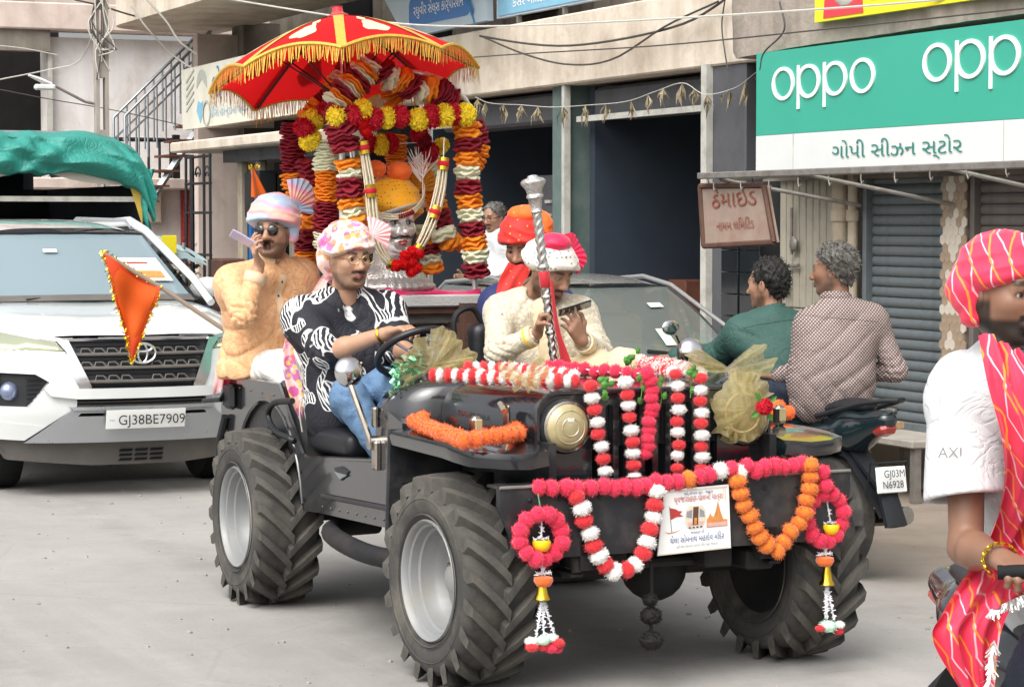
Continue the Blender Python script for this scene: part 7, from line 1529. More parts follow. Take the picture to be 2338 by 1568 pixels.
def ruffle(label, pts, seq, r=.062, gap=.075, pitch=.022):
    P = spline(pts, 80); L = sum((b-a).length for a, b in zip(P, P[1:])); n = len(seq); root = thing('ruffled_garland', label, 'garland', P[0], group='ruffled cloth garlands of the palanquin')
    tot = sum(w for _, w in seq); acc = 0; Q = resample(P, L/120)
    for i, (c_, w) in enumerate(seq):
        a = int(acc/tot*120); acc += w; b = int(acc/tot*120); seg = [Q[min(len(Q)-1, a)], Q[min(len(Q)-1, (a+b)//2)], Q[min(len(Q)-1, b)]]
        m_ = max(2, round((seg[-1]-seg[0]).length/pitch)); frills([p-P[0] for p in seg], r*rnd(.93, 1.1), m_, random.randint(0, 9999)).build('ruffle', K(KC[c_]), root, 180)
    return root
def sq(t, w=None): return [(c, 1.0 if w is None else w) for c in t]
z5 = zc(680, 230, 2.8); z2 = zc(540, 0, 3.336)
F1, B1 = PX1+.0, PX0+.05
ruffle('maroon, orange and cream ruffled garland around the front post beside the driver', [on(*z5(x, y), x=F1) for x, y in ((590, 1010), (575, 900), (555, 800), (540, 690), (545, 560), (530, 470))], sq('cocommco'))
ruffle('big maroon ruffle at the top of the front post beside the driver', [on(*z5(x, y), x=F1+.03) for x, y in ((515, 420), (500, 320), (460, 230), (490, 110))], sq('mmm'), r=.078)
ruffle('striped ruffled garland rising from the driver side post to the arch top', [on(*z2(x, y), x=F1-.02) for x, y in ((985, 890), (1050, 810), (1120, 735), (1190, 660), (1245, 590), (1290, 520))], sq('comcomcoc'), r=.072)
ruffle('ruffled garland descending from the arch top on the passenger side', [on(*z2(x, y), x=F1-.02) for x, y in ((1370, 560), (1430, 640), (1500, 640), (1590, 690), (1670, 770), (1780, 740), (1880, 790), (1990, 850))], sq('mcomcomm'), r=.065)
ruffle('inner ruffled garland hanging from the arch top behind the yellow flowers', [on(*z2(x, y), x=F1-.2) for x, y in ((1440, 600), (1480, 700), (1470, 790), (1520, 860))], sq('cocoo'), r=.06)
ruffle('maroon, orange and cream ruffled garland around the front post beside the mace bearer', [on(*z5(x, y), x=F1) for x, y in ((1330, 130), (1370, 260), (1370, 400), (1370, 540), (1375, 680), (1385, 800), (1395, 900), (1405, 1000), (1425, 1090), (1425, 1180), (1440, 1300))], sq('momocmocmocm'), r=.064)
ruffle('orange edged maroon garland behind the front post beside the mace bearer', [on(*z5(x, y), x=F1-.12) for x, y in ((1420, 200), (1445, 330), (1440, 450), (1400, 520))], sq('mmoo'), r=.05)
ruffle('cream, orange and maroon ruffled garland standing between the two driver side posts', [on(*z5(x, y), x=-2.45) for x, y in ((385, 340), (380, 450), (382, 560), (380, 700), (378, 820), (372, 960), (365, 1100))], sq('ccoommc'), r=.06, pitch=.014)
ruffle('maroon, orange and cream ruffled garland around the rear post behind the man on the phone', [on(*z5(x, y), x=B1) for x, y in ((155, 220), (150, 380), (152, 540), (165, 650), (215, 780), (230, 900), (250, 1040), (265, 1230))], sq('mmmoocmmo'), r=.068, pitch=.015)
ruffle('second maroon garland inside the rear post of the driver side', [on(*z5(x, y), x=B1+.12) for x, y in ((250, 470), (265, 600), (280, 760), (290, 900), (280, 1060))], sq('mmomom'), r=.055)
ruffle('ruffled garland from the rear post up under the parasol', [on(*z2(x, y), x=B1+.1) for x, y in ((720, 1010), (810, 960), (900, 860), (960, 790), (1040, 660), (1130, 540))], sq('oomocm'), r=.06)
ruffle('cream and orange ruffled garland behind the idol shoulder on the passenger side', [on(*z5(x, y), x=B1+.1) for x, y in ((1060, 430), (1115, 540), (1120, 680), (1160, 820), (1205, 950), (1230, 1030))], sq('ccoomm'), r=.06)
ruffle('cream and orange loop of ruffles beside the idol', [on(*z5(x, y), x=-2.4) for x, y in ((1190, 960), (1220, 1030), (1290, 1070), (1320, 1020))], sq('coo'), r=.06)
ruffle('short ruffled garland at the foot of the idol', [on(*z5(x, y), x=-2.5) for x, y in ((1075, 930), (1085, 1020), (1100, 1120), (1110, 1200), (1120, 1270))], sq('comco'), r=.058)
ruffle('upright orange ruffled plume behind the idol turban', [on(*z5(x, y), x=-2.6) for x, y in ((875, 560), (868, 450), (870, 350), (875, 300))], sq('ooo'), r=.05, pitch=.012)
# yellow and red flower string over the front
fs = [(705, 318), (690, 297), (712, 275), (740, 262), (768, 268), (800, 262), (828, 252), (857, 268), (888, 272), (917, 268), (955, 276), (982, 262), (1010, 268), (1040, 262), (1062, 262)]
def fy(x): return F1+.06 if x > 760 else F1-.25
random.seed(33)
garland('yellow and red artificial flower string draped over the palanquin front', [on(x, y, x=fy(x)) for x, y in fs], ['fl_ruf_yellow', 'fl_ruf_red'], r=.058, squash=.9, name='flower_string', group='flower strings of the palanquin', jit=.01)
garland('lower row of red and yellow flowers behind the idol', [on(x, y, x=-2.55) for x, y in ((845, 330), (870, 335), (890, 330), (965, 325), (985, 345), (1005, 330), (955, 305))], ['fl_ruf_red', 'fl_ruf_yellow', 'fl_ruf_red', 'fl_ruf_maroon'], r=.052, name='flower_string', group='flower strings of the palanquin', jit=.01)
# beaded necklace garland
NK = thing('bead_garland', 'cream beaded strand garland with gold bands hung around the idol', 'garland', on(825, 270, x=F1+.05)); nko = on(825, 270, x=F1+.05)
def strands(pl, n, r_, pre):
    P = spline([on(x, y, x=F1+dx) for x, y, dx in pl], 40)
    for k in range(n):
        a = 2*math.pi*k/n; P2 = []
        for i, p in enumerate(P):
            w = r_*(.55+.45*math.sin(math.pi*(i/40))**.5); P2.append(p+V((.5*w*math.sin(a), w*math.cos(a), .3*w*math.sin(a))))
        MB().tube(P2, .0045, 6).build('strand', K('bead_cream'), NK, 60, nko)
    return P
PL = strands([(830, 338, .06), (838, 385, .07), (845, 430, .08), (852, 500, .08), (862, 560, .07), (885, 598, .06), (905, 607, .06)], 8, .024, 0)
PRt = strands([(1012, 375, .06), (1005, 430, .07), (992, 485, .08), (970, 540, .08), (948, 580, .07)], 8, .027, 0)
for P, ts in ((PL, (.0, .36, .97)), (PRt, (.0, .5, .96))):
    for t in ts:
        i = int(t*40); d = (P[min(i+1, 40)]-P[max(i-1, 0)]).normalized(); MB().cyl(P[i]-d*.03, P[i]-d*.012, .026).build('gold_band', K('gold'), NK, 35, nko); MB().cyl(P[i]+d*.012, P[i]+d*.03, .026).build('gold_band', K('gold'), NK, 35, nko); MB().lathe([(.026, -.012), (.031, 0), (.026, .012)], 16, M.Translation(P[i]-nko) @ frame(d, (.3, .2, .9)).to_4x4() @ M.Rotation(math.pi/2, 4, 'Y')).build('red_band', K('ruf_red'), NK, 60)
for x, y in ((905, 606), (922, 604), (938, 598), (925, 585), (942, 575), (955, 580), (940, 620), (950, 612), (835, 300), (832, 270), (826, 285)): child(ball('fl_satin_red'), 'flower', NK, on(x, y, x=F1+.08)-nko, .03)
MB().tube([on(1014, 315, x=F1+.05), on(1012, 372, x=F1+.06)], .003, 5).build('thread', K('thread_white'), NK, 35, nko)
# --- red parasol
UC = on(772, 40, x=-2.42); Wz = SI.to_3x3(); UN = Wz@V((-.11, .17, 1)).normalized(); UX = (Wz@V((1, 0, 0))); UX = (UX-UN*UX.dot(UN)).normalized(); UY = UN.cross(UX); UT = M((UX, UY, UN)).transposed()
UB_ = thing('parasol', 'red satin parasol with gold fringe and embroidered panels over the palanquin', 'parasol', UC, rot=UT)
NR, RR, DH = 8, .64, .31
def dome(a, t, d=0.0):
    """angle, 0 apex to 1 rim"""
    k = (a*NR/(2*math.pi)) % 1; sc_ = 4*k*(1-k); r = RR*t*(1-.075*sc_*t**3); z = -DH*t**1.5+.055*sc_*t**4; nrm = V((math.cos(a)*.7*t, math.sin(a)*.7*t, 1)).normalized(); return V((r*math.cos(a), r*math.sin(a), z))+nrm*d
OA = R(-90+3)
for k in range(NR):
    a0 = OA+2*math.pi*k/NR
    MB().grid(lambda u, v: dome(2*math.pi*(k+u)/NR, .02+.98*v), 12, 12).build('canopy_panel', K('satin_red'), UB_, 180) if False else None
def pang(k, u): return OA+2*math.pi*(k+u)/NR
def dome2(k, u, t, d=0.0): a = 2*math.pi*(k+u)/NR; p = dome(a, t, d); return M.Rotation(OA, 3, 'Z')@p
for k in range(NR):
    pn = MB().grid(lambda u, v: dome2(k, u*.9999, .02+.98*v), 12, 14).build('canopy_panel', K('satin_red'), UB_, 180)
    MB().grid(lambda u, v: dome2(k, (u-.5)*.09/max(.12, .02+.98*v), .05+.95*v, .004), 2, 16).build('rib_braid', K('gold_braid'), UB_, 180)
    MB().tube([dome2(k, u, 1.0, .003) for u in [i/16*.9999 for i in range(17)]], .008, 6).build('hem_braid', K('gold_braid'), pn)
    fr_ = MB()
    for i in range(64):
        u = (i+rnd(0, .6))/64*.999; p = dome2(k, u, 1.0); q_ = p+UT.transposed()@V((0, 0, -1))*rnd(.055, .085)+V((rnd(-.01, .01), rnd(-.01, .01), 0)); w = (dome2(k, min(.999, u+.012), 1.0)-p)*.9; fr_.add([p, p+w, q_+w*.6, q_], [(0, 1, 2, 3)])
    f_ = fr_.build('fringe', K('gold_braid'), pn, 0); f_['kind'] = 'stuff'
    # paisley embroidery
    pz = [(.5+.17*math.cos(t)*(1+.18*math.sin(3*t)), .66+.16*math.sin(t)*(1+.12*math.cos(5*t))) for t in [2*math.pi*i/26 for i in range(26)]]
    MB().panel(pz, lambda a, b, d: dome2(k, a, b, .005-d), .003, .06).build('embroidery', K('embroidery'), pn, 60)
    pz = [(.5+.07*math.cos(t)*(1+.3*math.cos(4*t)), .42+.07*math.sin(t)) for t in [2*math.pi*i/20 for i in range(20)]]; MB().panel(pz, lambda a, b, d: dome2(k, a, b, .005-d), .003, .05).build('embroidery', K('embroidery'), pn, 60)
    MB().tube([dome2(k, 0, .1, -.01), dome2(k, 0, .55, -.012), dome2(k, 0, .97, -.008)], .005, 5).build('rib', K('iron_black'), UB_); MB().tube([dome2(k, 0, .55, -.012), V((0, 0, -.42))], .004, 5).build('stretcher', K('iron_black'), UB_)
MB().cyl((0, 0, -1.35), (0, 0, .02), .013).build('shaft', K('silver'), UB_); MB().lathe([(.055, -.012), (.05, .008), (.028, .02), (.024, .045), (.028, .05), (0, .055)], 20).build('finial', K('cloth_red'), UB_)
# --- flags
f0, f1, f2, fp = on(232, 572, x=-2.95), on(366, 655, x=-2.95), on(302, 828, x=-2.98), on(505, 748, x=-2.9)
FL = thing('flag', 'orange triangular flag with gold tinsel edge on slanting pole before the white car', 'flag', fp)
MB().tube([f0.lerp(f1, .03)+V((0, 0, -.008)), f1, fp, fp+(fp-f1)*.35], .011, 8).build('pole', K('wood_pole'), FL, 35, fp)
def fl(u, v, ins=0.0):
    a, b = f0.lerp(f2, v), f1.lerp(f2, v**.95); m_ = a.lerp(b, u); m_ += V((.02*math.sin(7*u+4*v)*(1-v)+.012*math.sin(11*v), 0, -.015*math.sin(math.pi*u)*(1-v))); b2_ = (f0+f1+f2)/3; return m_+(b2_-m_)*ins+V((.0015 if ins else 0, 0, 0))
MB().grid(lambda u, v: fl(u, v), 16, 24).build('border_cloth', K('flag_border'), FL, 180, fp); MB().grid(lambda u, v: fl(u, v, .16)+V((.004, 0, 0)), 16, 24).build('flag_cloth', K('flag_orange'), FL, 180, fp); MB().grid(lambda u, v: fl(u, v, .16)+V((-.004, 0, 0)), 16, 24).build('flag_cloth', K('flag_orange'), FL, 180, fp)
tq = MB(); random.seed(6)
for e0, e1 in ((f0, f1), (f0, f2), (f1, f2)):
    for i in range(150):
        t = rnd(0, 1); v = t; p = (f0.lerp(f1, t) if e1 is f1 else (fl(0, t) if e0 is f0 else fl(1, t))); d = V((rnd(-.3, .3), rnd(-1, 1), rnd(-1, 1))).normalized()*rnd(.008, .02); s_ = d.orthogonal().normalized()*.003; tq.add([p-s_, p+s_, p+d+s_, p+d-s_], [(0, 1, 2, 3)])
o = tq.build('tinsel_edge', K('gold_tinsel'), FL, 0, fp); o['kind'] = 'stuff'
c0, c1, c2 = on(576, 386, x=-3.0), on(573, 450, x=-3.0), on(612, 450, x=-3.0)
F2_ = thing('flag', 'furled orange flag rising behind the pastel turban', 'flag', on(585, 470, x=-3.0)); o2 = on(585, 470, x=-3.0); MB().grid(lambda u, v: c0.lerp(c1.lerp(c2, u), v)+V((.015*math.sin(9*u)*v, .012*(u-.3)*(1-v), 0)), 10, 10).build('flag_cloth', K('flag_orange'), F2_, 180, o2); MB().tube([c0+V((-.01, 0, .01)), c1.lerp(c2, .3), c1.lerp(c2, .5)+V((0, 0, -.9))], .008, 6).build('pole', K('wood_pole'), F2_, 35, o2)
tq = MB()
for i in range(24): p = c0+V((0, rnd(-.015, .03), rnd(-.005, .015))); d = V((rnd(-1, 1), rnd(-1, 1), rnd(-.3, 1))).normalized()*.014; s_ = d.orthogonal().normalized()*.003; tq.add([p-s_, p+s_, p+d+s_, p+d-s_], [(0, 1, 2, 3)])
tq.build('tinsel', K('gold_tinsel'), F2_, 0, o2)['kind'] = 'stuff'
# --- silver mace
ma, mb_ = on(1267, 830, x=-.80), on(1216, 405, x=-.80); MC = thing('mace', 'tall silver ceremonial mace with spiral shaft held by the cream coat man', 'mace', ma); md = (mb_-ma); mL = md.length; MT = frame(md, (1, 0, 0)).to_4x4() @ M.Rotation(math.pi/2, 4, 'Y')
q = MB(); NZ = 90
q.grid(lambda u, v: MT@V(((.0195+.0022*math.sin(3*2*math.pi*u-v*mL*140))*math.cos(2*math.pi*u), (.0195+.0022*math.sin(3*2*math.pi*u-v*mL*140))*math.sin(2*math.pi*u), v*(mL-.14))), 24, NZ, cu=True); q.build('shaft', K('silver_bright'), MC, 60)
hl_ = mL-.145; MB().lathe([(.018, hl_-.012), (.026, hl_), (.022, hl_+.012), (.024, hl_+.02), (.029, hl_+.055), (.036, hl_+.06), (.036, hl_+.07), (.031, hl_+.075), (.036, hl_+.095), (.052, hl_+.118), (.054, hl_+.128), (.044, hl_+.138), (.024, hl_+.144), (.02, hl_+.152), (0, hl_+.156)], 28, MT, wob=lambda t, i: 1+.03*math.sin(8*t)*(i in (3, 4, 8, 9))).build('head', K('silver_chased'), MC, 50)
for t in (.17, .36, .52): MB().lathe([(.019, -.012), (.026, -.006), (.026, .006), (.019, .012)], 20, MT @ M.Translation((0, 0, t*mL))).build('collar', K('silver_bright'), MC, 50)
MB().lathe([(.021, -.035), (.024, -.03), (.024, .03), (.021, .035)], 20, MT @ M.Translation((0, 0, .455*mL))).build('red_binding', K('cloth_red'), MC, 50)
r0 = on(1250, 632, x=-.77); drape([on(1256, 640, x=-.77), on(1262, 700, x=-.765), on(1268, 760, x=-.76), on(1278, 825, x=-.75)], [on(1262, 640, x=-.77), on(1270, 690, x=-.77), on(1280, 760, x=-.76), on(1304, 828, x=-.75)], 8, 20, .004, 3, freq=6).build('ribbon', K('cloth_red'), MC, 180, ma)
# ---------------------------------------------------------------- people
SK1, SK2, SK3 = (.44, .255, .165), (.33, .18, .115), (.23, .12, .075)
def scarf_pts(l, x): return [on(a, b, x=x if not hasattr(x, '__len__') else x[i]) for i, (a, b) in enumerate(l)]
# --- driver
PEL = V((-1.60, -.52, .93))
wr_R, wr_L = on(890, 758, x=-1.14), V((-1.16, -.40, 1.18))
D = Fig('driver in black leaf-print shirt and floral pink turban gripping the steering wheel', (-1.6, -.52, .8), SK1, dict(
    head=on(797, 592, x=-1.60), hf=(1, .16, -.04), neck=on(786, 682, x=-1.66), sh=[on(882, 708, x=-1.64), on(688, 722, x=-1.66)], el=[on(912, 800, x=-1.42), on(748, 806, x=-1.38)], wr=[wr_L, wr_R],
    hands=[((V((.75, -.1, .1)), V((.2, 0, -1)), V((0, -1, 0))), dict(curls=(.8, .8, .8, .8))), ((on(950, 742, x=-1.03)-wr_R, V((.35, .2, -1)), V((.2, 1, .1))), dict(curls=(.55, .6, .6, .65), tcurl=.6))],
    pel=PEL, kn=[on(878, 880, x=-1.16), on(795, 905, x=-1.15)], an=[V((-.92, -.30, .62)), V((-.95, -.52, .62))]), beard='stubble', hs=1.05)
D.legs('jeans', 'denim', .004, 3)
s = SDF(D.lo, D.hi, .006); D.torso(s, .018, .015, hem=.06)
for i in (0, 1): D.sleeve(s, i, .97, .026)
D.neckcut(s, .060, .17)
s.disp(D.folds(5, .008, .007, .009)); _o = D.put(s, 'shirt', 'shirt_leaf'); D.placket(_o, 'shirt_leaf', .30, .95, 3); D.collar('shirt_leaf', .072, .038, .62)
D.turban('turban', 'cloth_floral', .124, .108, .100, .066, tilt=.05, seed=2, amp=.006)
s = SDF([q-.2 for q in D.hp((-.05, -.06, 0))], [q+.2 for q in D.hp((-.05, -.06, 0))], .005); s.chain([D.hp((-.05, -.07, .07)), D.hp((-.065, -.07, .0)), D.hp((-.07, -.05, -.06))], [.05, .042, .03], .03).ell(D.hp((-.07, 0, .0)), (.06, .075, .07), np.array(D.T), .03); s.disp(lambda P: .006*waves(P, 41, 50, 3, 1, True)); D.put(s, 'turban_wrap', 'cloth_floral')
D.fan(D.hp((.03, .09, .10)), (.15, .75, .45), (.9, -.3, .2), .085, 1.25, 'cloth_pink', 1, 9)
s = SDF([q-.2 for q in D.hp((0, 0, .12))], [q+.2 for q in D.hp((0, 0, .12))], .006); s.ell(D.hp((-.02, .01, .115)), (.09, .085, .05), None, .02); s.disp(lambda P: .004*waves(P, 9, 60, 4, 1, True)); D.put(s, 'turban_top', 'cloth_pink')
D.add(drape(scarf_pts([(742, 622), (712, 670), (672, 725), (646, 800), (655, 880), (690, 972)], -1.74), scarf_pts([(762, 640), (738, 690), (700, 735), (672, 790), (690, 880), (704, 972)], -1.70), 10, 40, .008, 4, freq=8), 'turban_tail', 'cloth_floral', 180)
gl = MB()
for q in (-1, 1): gl.tube([D.hp((.099+.004*math.cos(t), .033*q+.024*math.cos(t), .002+.019*math.sin(t))) for t in [2*math.pi*i/20 for i in range(21)]], .0012, 5, cap=False); gl.tube([D.hp((.098, .057*q, .006)), D.hp((.0, .082*q, .008))], .0012, 5)
gl.tube([D.hp((.103, -.009, .005)), D.hp((.106, 0, .008)), D.hp((.103, .009, .005))], .0012, 5); D.add(gl, 'spectacles', 'wire_gold')
w = limb(D.J['el'][1], wr_R, .86); d = (wr_R-D.J['el'][1]).normalized(); D.add(MB().lathe([(.036, -.006), (.040, 0), (.036, .006)], 20, M.Translation(w) @ frame(d, (.2, .3, .9)).to_4x4() @ M.Rotation(math.pi/2, 4, 'Y')), 'bracelet', 'gold')
# --- man on the phone, pastel turban
w0 = on(592, 603, x=-2.31); sh_ = [on(690, 625, x=-2.62), on(528, 640, x=-2.5)]
Bm = Fig('man in peach kurta, sunglasses and pastel turban speaking into a lilac phone', (-2.6, -.6, .98), SK1, dict(
    head=on(622, 527, x=-2.50), hf=(.80, -.58, .02), neck=on(620, 610, x=-2.56), sh=sh_, el=[on(700, 750, x=-2.55), on(556, 722, x=-2.30)], wr=[on(660, 815, x=-2.4), w0],
    hands=[((V((.8, .1, -.3)), V((0, 0, -1)), V((0, -1, 0))), dict()), ((on(570, 548, x=-2.27)-w0, V((.35, .75, .5)), V((.25, .3, .9))), dict(curls=(.35, .45, .5, .6), tcurl=.5, spread=.2))],
    pel=on(592, 845, x=-2.62), kn=[V((-2.15, -.35, 1.08)), on(640, 838, x=-2.24)], an=[V((-2.0, -.35, .64)), V((-2.02, -.5, .64))]), beard='short', mouth=1.0, do_eyes=False, hs=1.04)
Bm.legs('trousers', 'trouser_white', .008, 7)
s = SDF(Bm.lo, Bm.hi, .006); up, side, fw = Bm.torso(s, .008, .02, hem=.12)
for i in (0, 1): Bm.sleeve(s, i, 1.72, .010, r1=.045)
hipR = Bm.J['pel'].lerp(Bm.J['kn'][1], .3); s.cap(Bm.J['pel'], hipR, .125, .11, .05); Bm.neckcut(s, .056); s.half((0, 0, 1.0), (0, 0, -1), .02)
s.disp(Bm.folds(15, .012, .015, .013)); _o = Bm.put(s, 'kurta', 'kurta_peach'); Bm.placket(_o, 'kurta_peach', .04, .60, 4, band='kurta_trim'); Bm.cuff(1, .74, .052, 'kurta_trim'); Bm.collar('kurta_trim', .074, .052, .38)
Bm.turban('turban', 'cloth_pastel', .130, .115, .105, .072, tilt=-.05, seed=5, amp=.006, twist=1.5)
Bm.fan(Bm.hp((-.03, .085, .10)), (-.1, .62, .62), (.9, .1, -.1), .15, 1.0, 'cloth_pastel', 3, 9)
s = SDF([q-.2 for q in Bm.hp((0, .1, 0))], [q+.2 for q in Bm.hp((0, .1, 0))], .006); s.cap(Bm.hp((-.03, .09, .06)), Bm.hp((-.03, .082, -.03)), .035, .03, .02); s.disp(lambda P: .005*waves(P, 12, 60, 4, 1, True)); Bm.put(s, 'turban_wrap', 'cloth_pastel')
for q in (-1, 1): 
    o = Bm.add(MB().lathe([(0, .006), (.015, .005), (.024, .002), (.026, -.001)], 22, M.Translation(Bm.hp((.098, .033*q, .000))) @ Bm.T.to_4x4() @ M.Rotation(.3*q, 4, 'Z') @ M.Rotation(math.pi/2, 4, 'Y') ), 'sunglass_lens', 'shades', 180)
    Bm.add(MB().tube([Bm.hp((.097, .057*q, .008)), Bm.hp((.0, .084*q, .012))], .0022, 5), 'sunglass_arm', 'shades')
Bm.add(MB().tube([Bm.hp((.103, -.010, .008)), Bm.hp((.107, 0, .010)), Bm.hp((.103, .010, .008))], .002, 5), 'sunglass_bridge', 'wire_gold')
pc_ = on(560, 549, x=-2.30); pd = (on(594, 566, x=-2.28)-on(527, 528, x=-2.32)).normalized(); PRm = frame(pd, (.75, -.35, .6))
q = MB().box((0, 0, 0), (.152, .009, .073), bev=.004); o = q.build('phone', K('phone_lilac'), None); place(o, pc_, rot=PRm); tag(o, 'lilac phone held flat to the mouth of the man in sunglasses', 'phone')
sc_ = drape(scarf_pts([(520, 730), (503, 800), (484, 905)], -2.72), scarf_pts([(545, 740), (536, 800), (528, 870)], -2.72), 10, 16, .008, 8, freq=9); Bm.add(sc_, 'stole', 'cloth_pink', 180)
sc_ = drape(scarf_pts([(528, 735), (515, 800), (510, 880)], -2.70), scarf_pts([(548, 735), (540, 800), (534, 868)], -2.70), 6, 14, .006, 9, freq=6); Bm.add(sc_, 'stole_border', 'cloth_hotpink', 180)
# --- mace bearer
wR, wL = on(1226, 762, x=-.86), on(1328, 778, x=-.84)
Cm = Fig('man in cream embroidered coat and white turban with pink cockade holding the silver mace', (-1.15, .25, .85), SK2, dict(
    head=on(1256, 622, x=-1.10), hf=(.86, .36, -.36), hu=(.35, .15, .95), neck=on(1218, 682, x=-1.20), sh=[on(1325, 712, x=-1.14), on(1142, 708, x=-1.20)], el=[on(1372, 808, x=-.98), on(1136, 806, x=-1.0)], wr=[wL, wR],
    hands=[((on(1296, 712, x=-.80)-wL, V((.1, -.35, .5)), V((.1, .8, .5))), dict(curls=(.35, .4, .45, .5), tcurl=.4, spread=.3)), ((on(1242, 716, x=-.83)-wR, V((.6, .6, -.1)), V((.5, -.3, .8))), dict(curls=(1.0, 1.0, 1.0, 1.0), tcurl=.9))],
    pel=V((-1.15, .25, .95)), kn=[on(1425, 840, x=-.74), V((-.74, .10, 1.03))], an=[V((-.72, .42, .62)), V((-.72, .12, .62))]), beard='short', look=(.75, .25, -.6))
Cm.legs('trousers', 'kurta_cream', .012, 9)
s = SDF(Cm.lo, Cm.hi, .006); Cm.torso(s, .004, .012, hem=.05)
for i in (0, 1): Cm.sleeve(s, i, 1.82, .006, r1=.040)
Cm.neckcut(s, .058, .06); s.disp(Cm.folds(25, .011, .008, .011)); _o = Cm.put(s, 'coat', 'sherwani'); Cm.cuff(1, .82, .046, 'kurta_cream'); Cm.cuff(0, .82, .046, 'kurta_cream'); Cm.collar('sherwani', .066, .04, .4)
s = SDF(Cm.lo, Cm.hi, .009); up, side, fw = Cm.axes(); n0 = Cm.J['neck']+fw*.10-up*.05; s.cap(n0, Cm.J['pel']+fw*.135, .05, .09, .04); s.cap(Cm.J['pel']+fw*.10, Cm.J['pel'].lerp(Cm.J['kn'][0], .6)+V((0, 0, .05)), .12, .10, .05); s.cap(Cm.J['pel']+fw*.10, Cm.J['pel'].lerp(Cm.J['kn'][1], .6)+V((0, 0, .05)), .12, .10, .05); s.disp(Cm.folds(35)); Cm.put(s, 'kurta', 'kurta_cream')
Cm.turban('turban', 'turban_cream', .130, .112, .085, .062, seed=8, amp=.004)
Cm.fan(Cm.hp((-.02, .10, .07)), (-.15, .8, .45), (.9, .1, 0), .10, 1.5, 'cloth_hotpink', 5, 11)
s = SDF([q-.2 for q in Cm.hp((0, 0, .12))], [q+.2 for q in Cm.hp((0, 0, .12))], .006); s.ell(Cm.hp((-.02, -.01, .125)), (.085, .075, .05), None, .02); s.disp(lambda P: .005*waves(P, 19, 60, 4, 1, True)); Cm.put(s, 'turban_top', 'cloth_hotpink')
for i, m_, t, rr_ in ((1, 'bead_yellow', .80, .048), (0, 'iron_black', .88, .034)):
    p = limb(Cm.J['el'][i], Cm.J['wr'][i], t); d = (Cm.J['wr'][i]-Cm.J['el'][i]).normalized(); Cm.add(MB().lathe([(rr_-.006, -.012), (rr_, -.006), (rr_, .006), (rr_-.006, .012)], 20, M.Translation(p) @ frame(d, (.2, .3, .9)).to_4x4() @ M.Rotation(math.pi/2, 4, 'Y')), 'wrist_band', m_)
q = MB().box((0, 0, 0), (.15, .072, .009), bev=.004); o = q.build('phone', K('phone_black'), None); pc_ = on(1312, 706, x=-.82); place(o, pc_+V((0, 0, .004)), rot=frame(V((.25, .9, .28)), (-.5, -.2, .8))); tag(o, 'black phone held up by the mace bearer', 'phone')
# --- red turban man
Rm_ = Fig('bearded man in red and orange turban standing behind the mace bearer', (-1.95, .48, .55), SK2, dict(
    head=on(1196, 566, x=-1.92), hf=(.62, -.74, -.28), neck=on(1206, 645, x=-1.98), sh=[on(1272, 690, x=-2.0), on(1135, 690, x=-1.95)], el=[on(1290, 800, x=-2.0), on(1125, 800, x=-1.9)], wr=[V((-1.8, .5, 1.0)), V((-1.75, .3, 1.0))],
    hands=[None, None], pel=V((-1.98, .48, 1.0)), kn=[V((-1.7, .55, .95)), V((-1.7, .4, .95))], an=[V((-1.68, .55, .64)), V((-1.68, .4, .64))]), beard='full')
Rm_.legs('trousers', 'navy_cloth', .01, 11)
s = SDF(Rm_.lo, Rm_.hi, .009); Rm_.torso(s, .016, .0)
for i in (0, 1): Rm_.sleeve(s, i, 1.9, .018)
Rm_.neckcut(s); s.disp(Rm_.folds(45)); Rm_.put(s, 'jacket', 'navy_cloth')
Rm_.turban('turban', 'turban_red', .128, .112, .105, .076, seed=6, amp=.005, twist=3)
s = SDF([q-.22 for q in Rm_.hp((0, .0, .1))], [q+.22 for q in Rm_.hp((0, .0, .1))], .006); s.ell(Rm_.hp((-.03, .01, .15)), (.085, .08, .05), None, .02).ell(Rm_.hp((-.05, .09, .09)), (.05, .045, .07), None, .03); s.disp(lambda P: .006*waves(P, 29, 60, 4, 1, True)); Rm_.put(s, 'turban_top', 'turban_orange')
Rm_.add(drape([on(1160, 600, x=-1.86), on(1140, 640, x=-1.82), on(1128, 700, x=-1.8)], [on(1215, 610, x=-1.84), on(1200, 650, x=-1.80), on(1195, 710, x=-1.78)], 14, 16, .008, 12, freq=9), 'scarf', 'turban_red', 180)
# --- man by the shop
hd = on(1128, 497, y=4.0); bx_ = hd.x; Em = Fig('grey-haired man in white shirt and spectacles standing before the dark shop', (bx_, 4.0, .30), SK2, dict(
    head=hd, hf=(.35, -.9, -.15), neck=hd+V((-.02, .04, -.14)), sh=[hd+V((.18, .08, -.2)), hd+V((-.19, .02, -.2))], el=[hd+V((.22, .08, -.48)), hd+V((-.24, -.02, -.47))], wr=[hd+V((.16, -.12, -.56)), hd+V((-.18, -.2, -.52))],
    hands=[((V((-.2, -1, 0)), V((-1, 0, 0)), UP), dict()), ((V((.3, -1, 0)), V((1, 0, 0)), UP), dict())], pel=hd+V((0, .06, -.72)), kn=[hd+V((.1, .05, -1.1)), hd+V((-.1, .05, -1.1))], an=[V((bx_+.1, 4.06, .38)), V((bx_-.1, 4.06, .38))]), beard='mous', h=.008)
Em.legs('trousers', 'navy_cloth', .01, 13, toe=(0, -.1, 0))
s = SDF(Em.lo, Em.hi, .011); Em.torso(s, .016, .02)
for i in (0, 1): Em.sleeve(s, i, 1.2, .02)
Em.neckcut(s); s.disp(Em.folds(55)); Em.put(s, 'shirt', 'shirt_white')
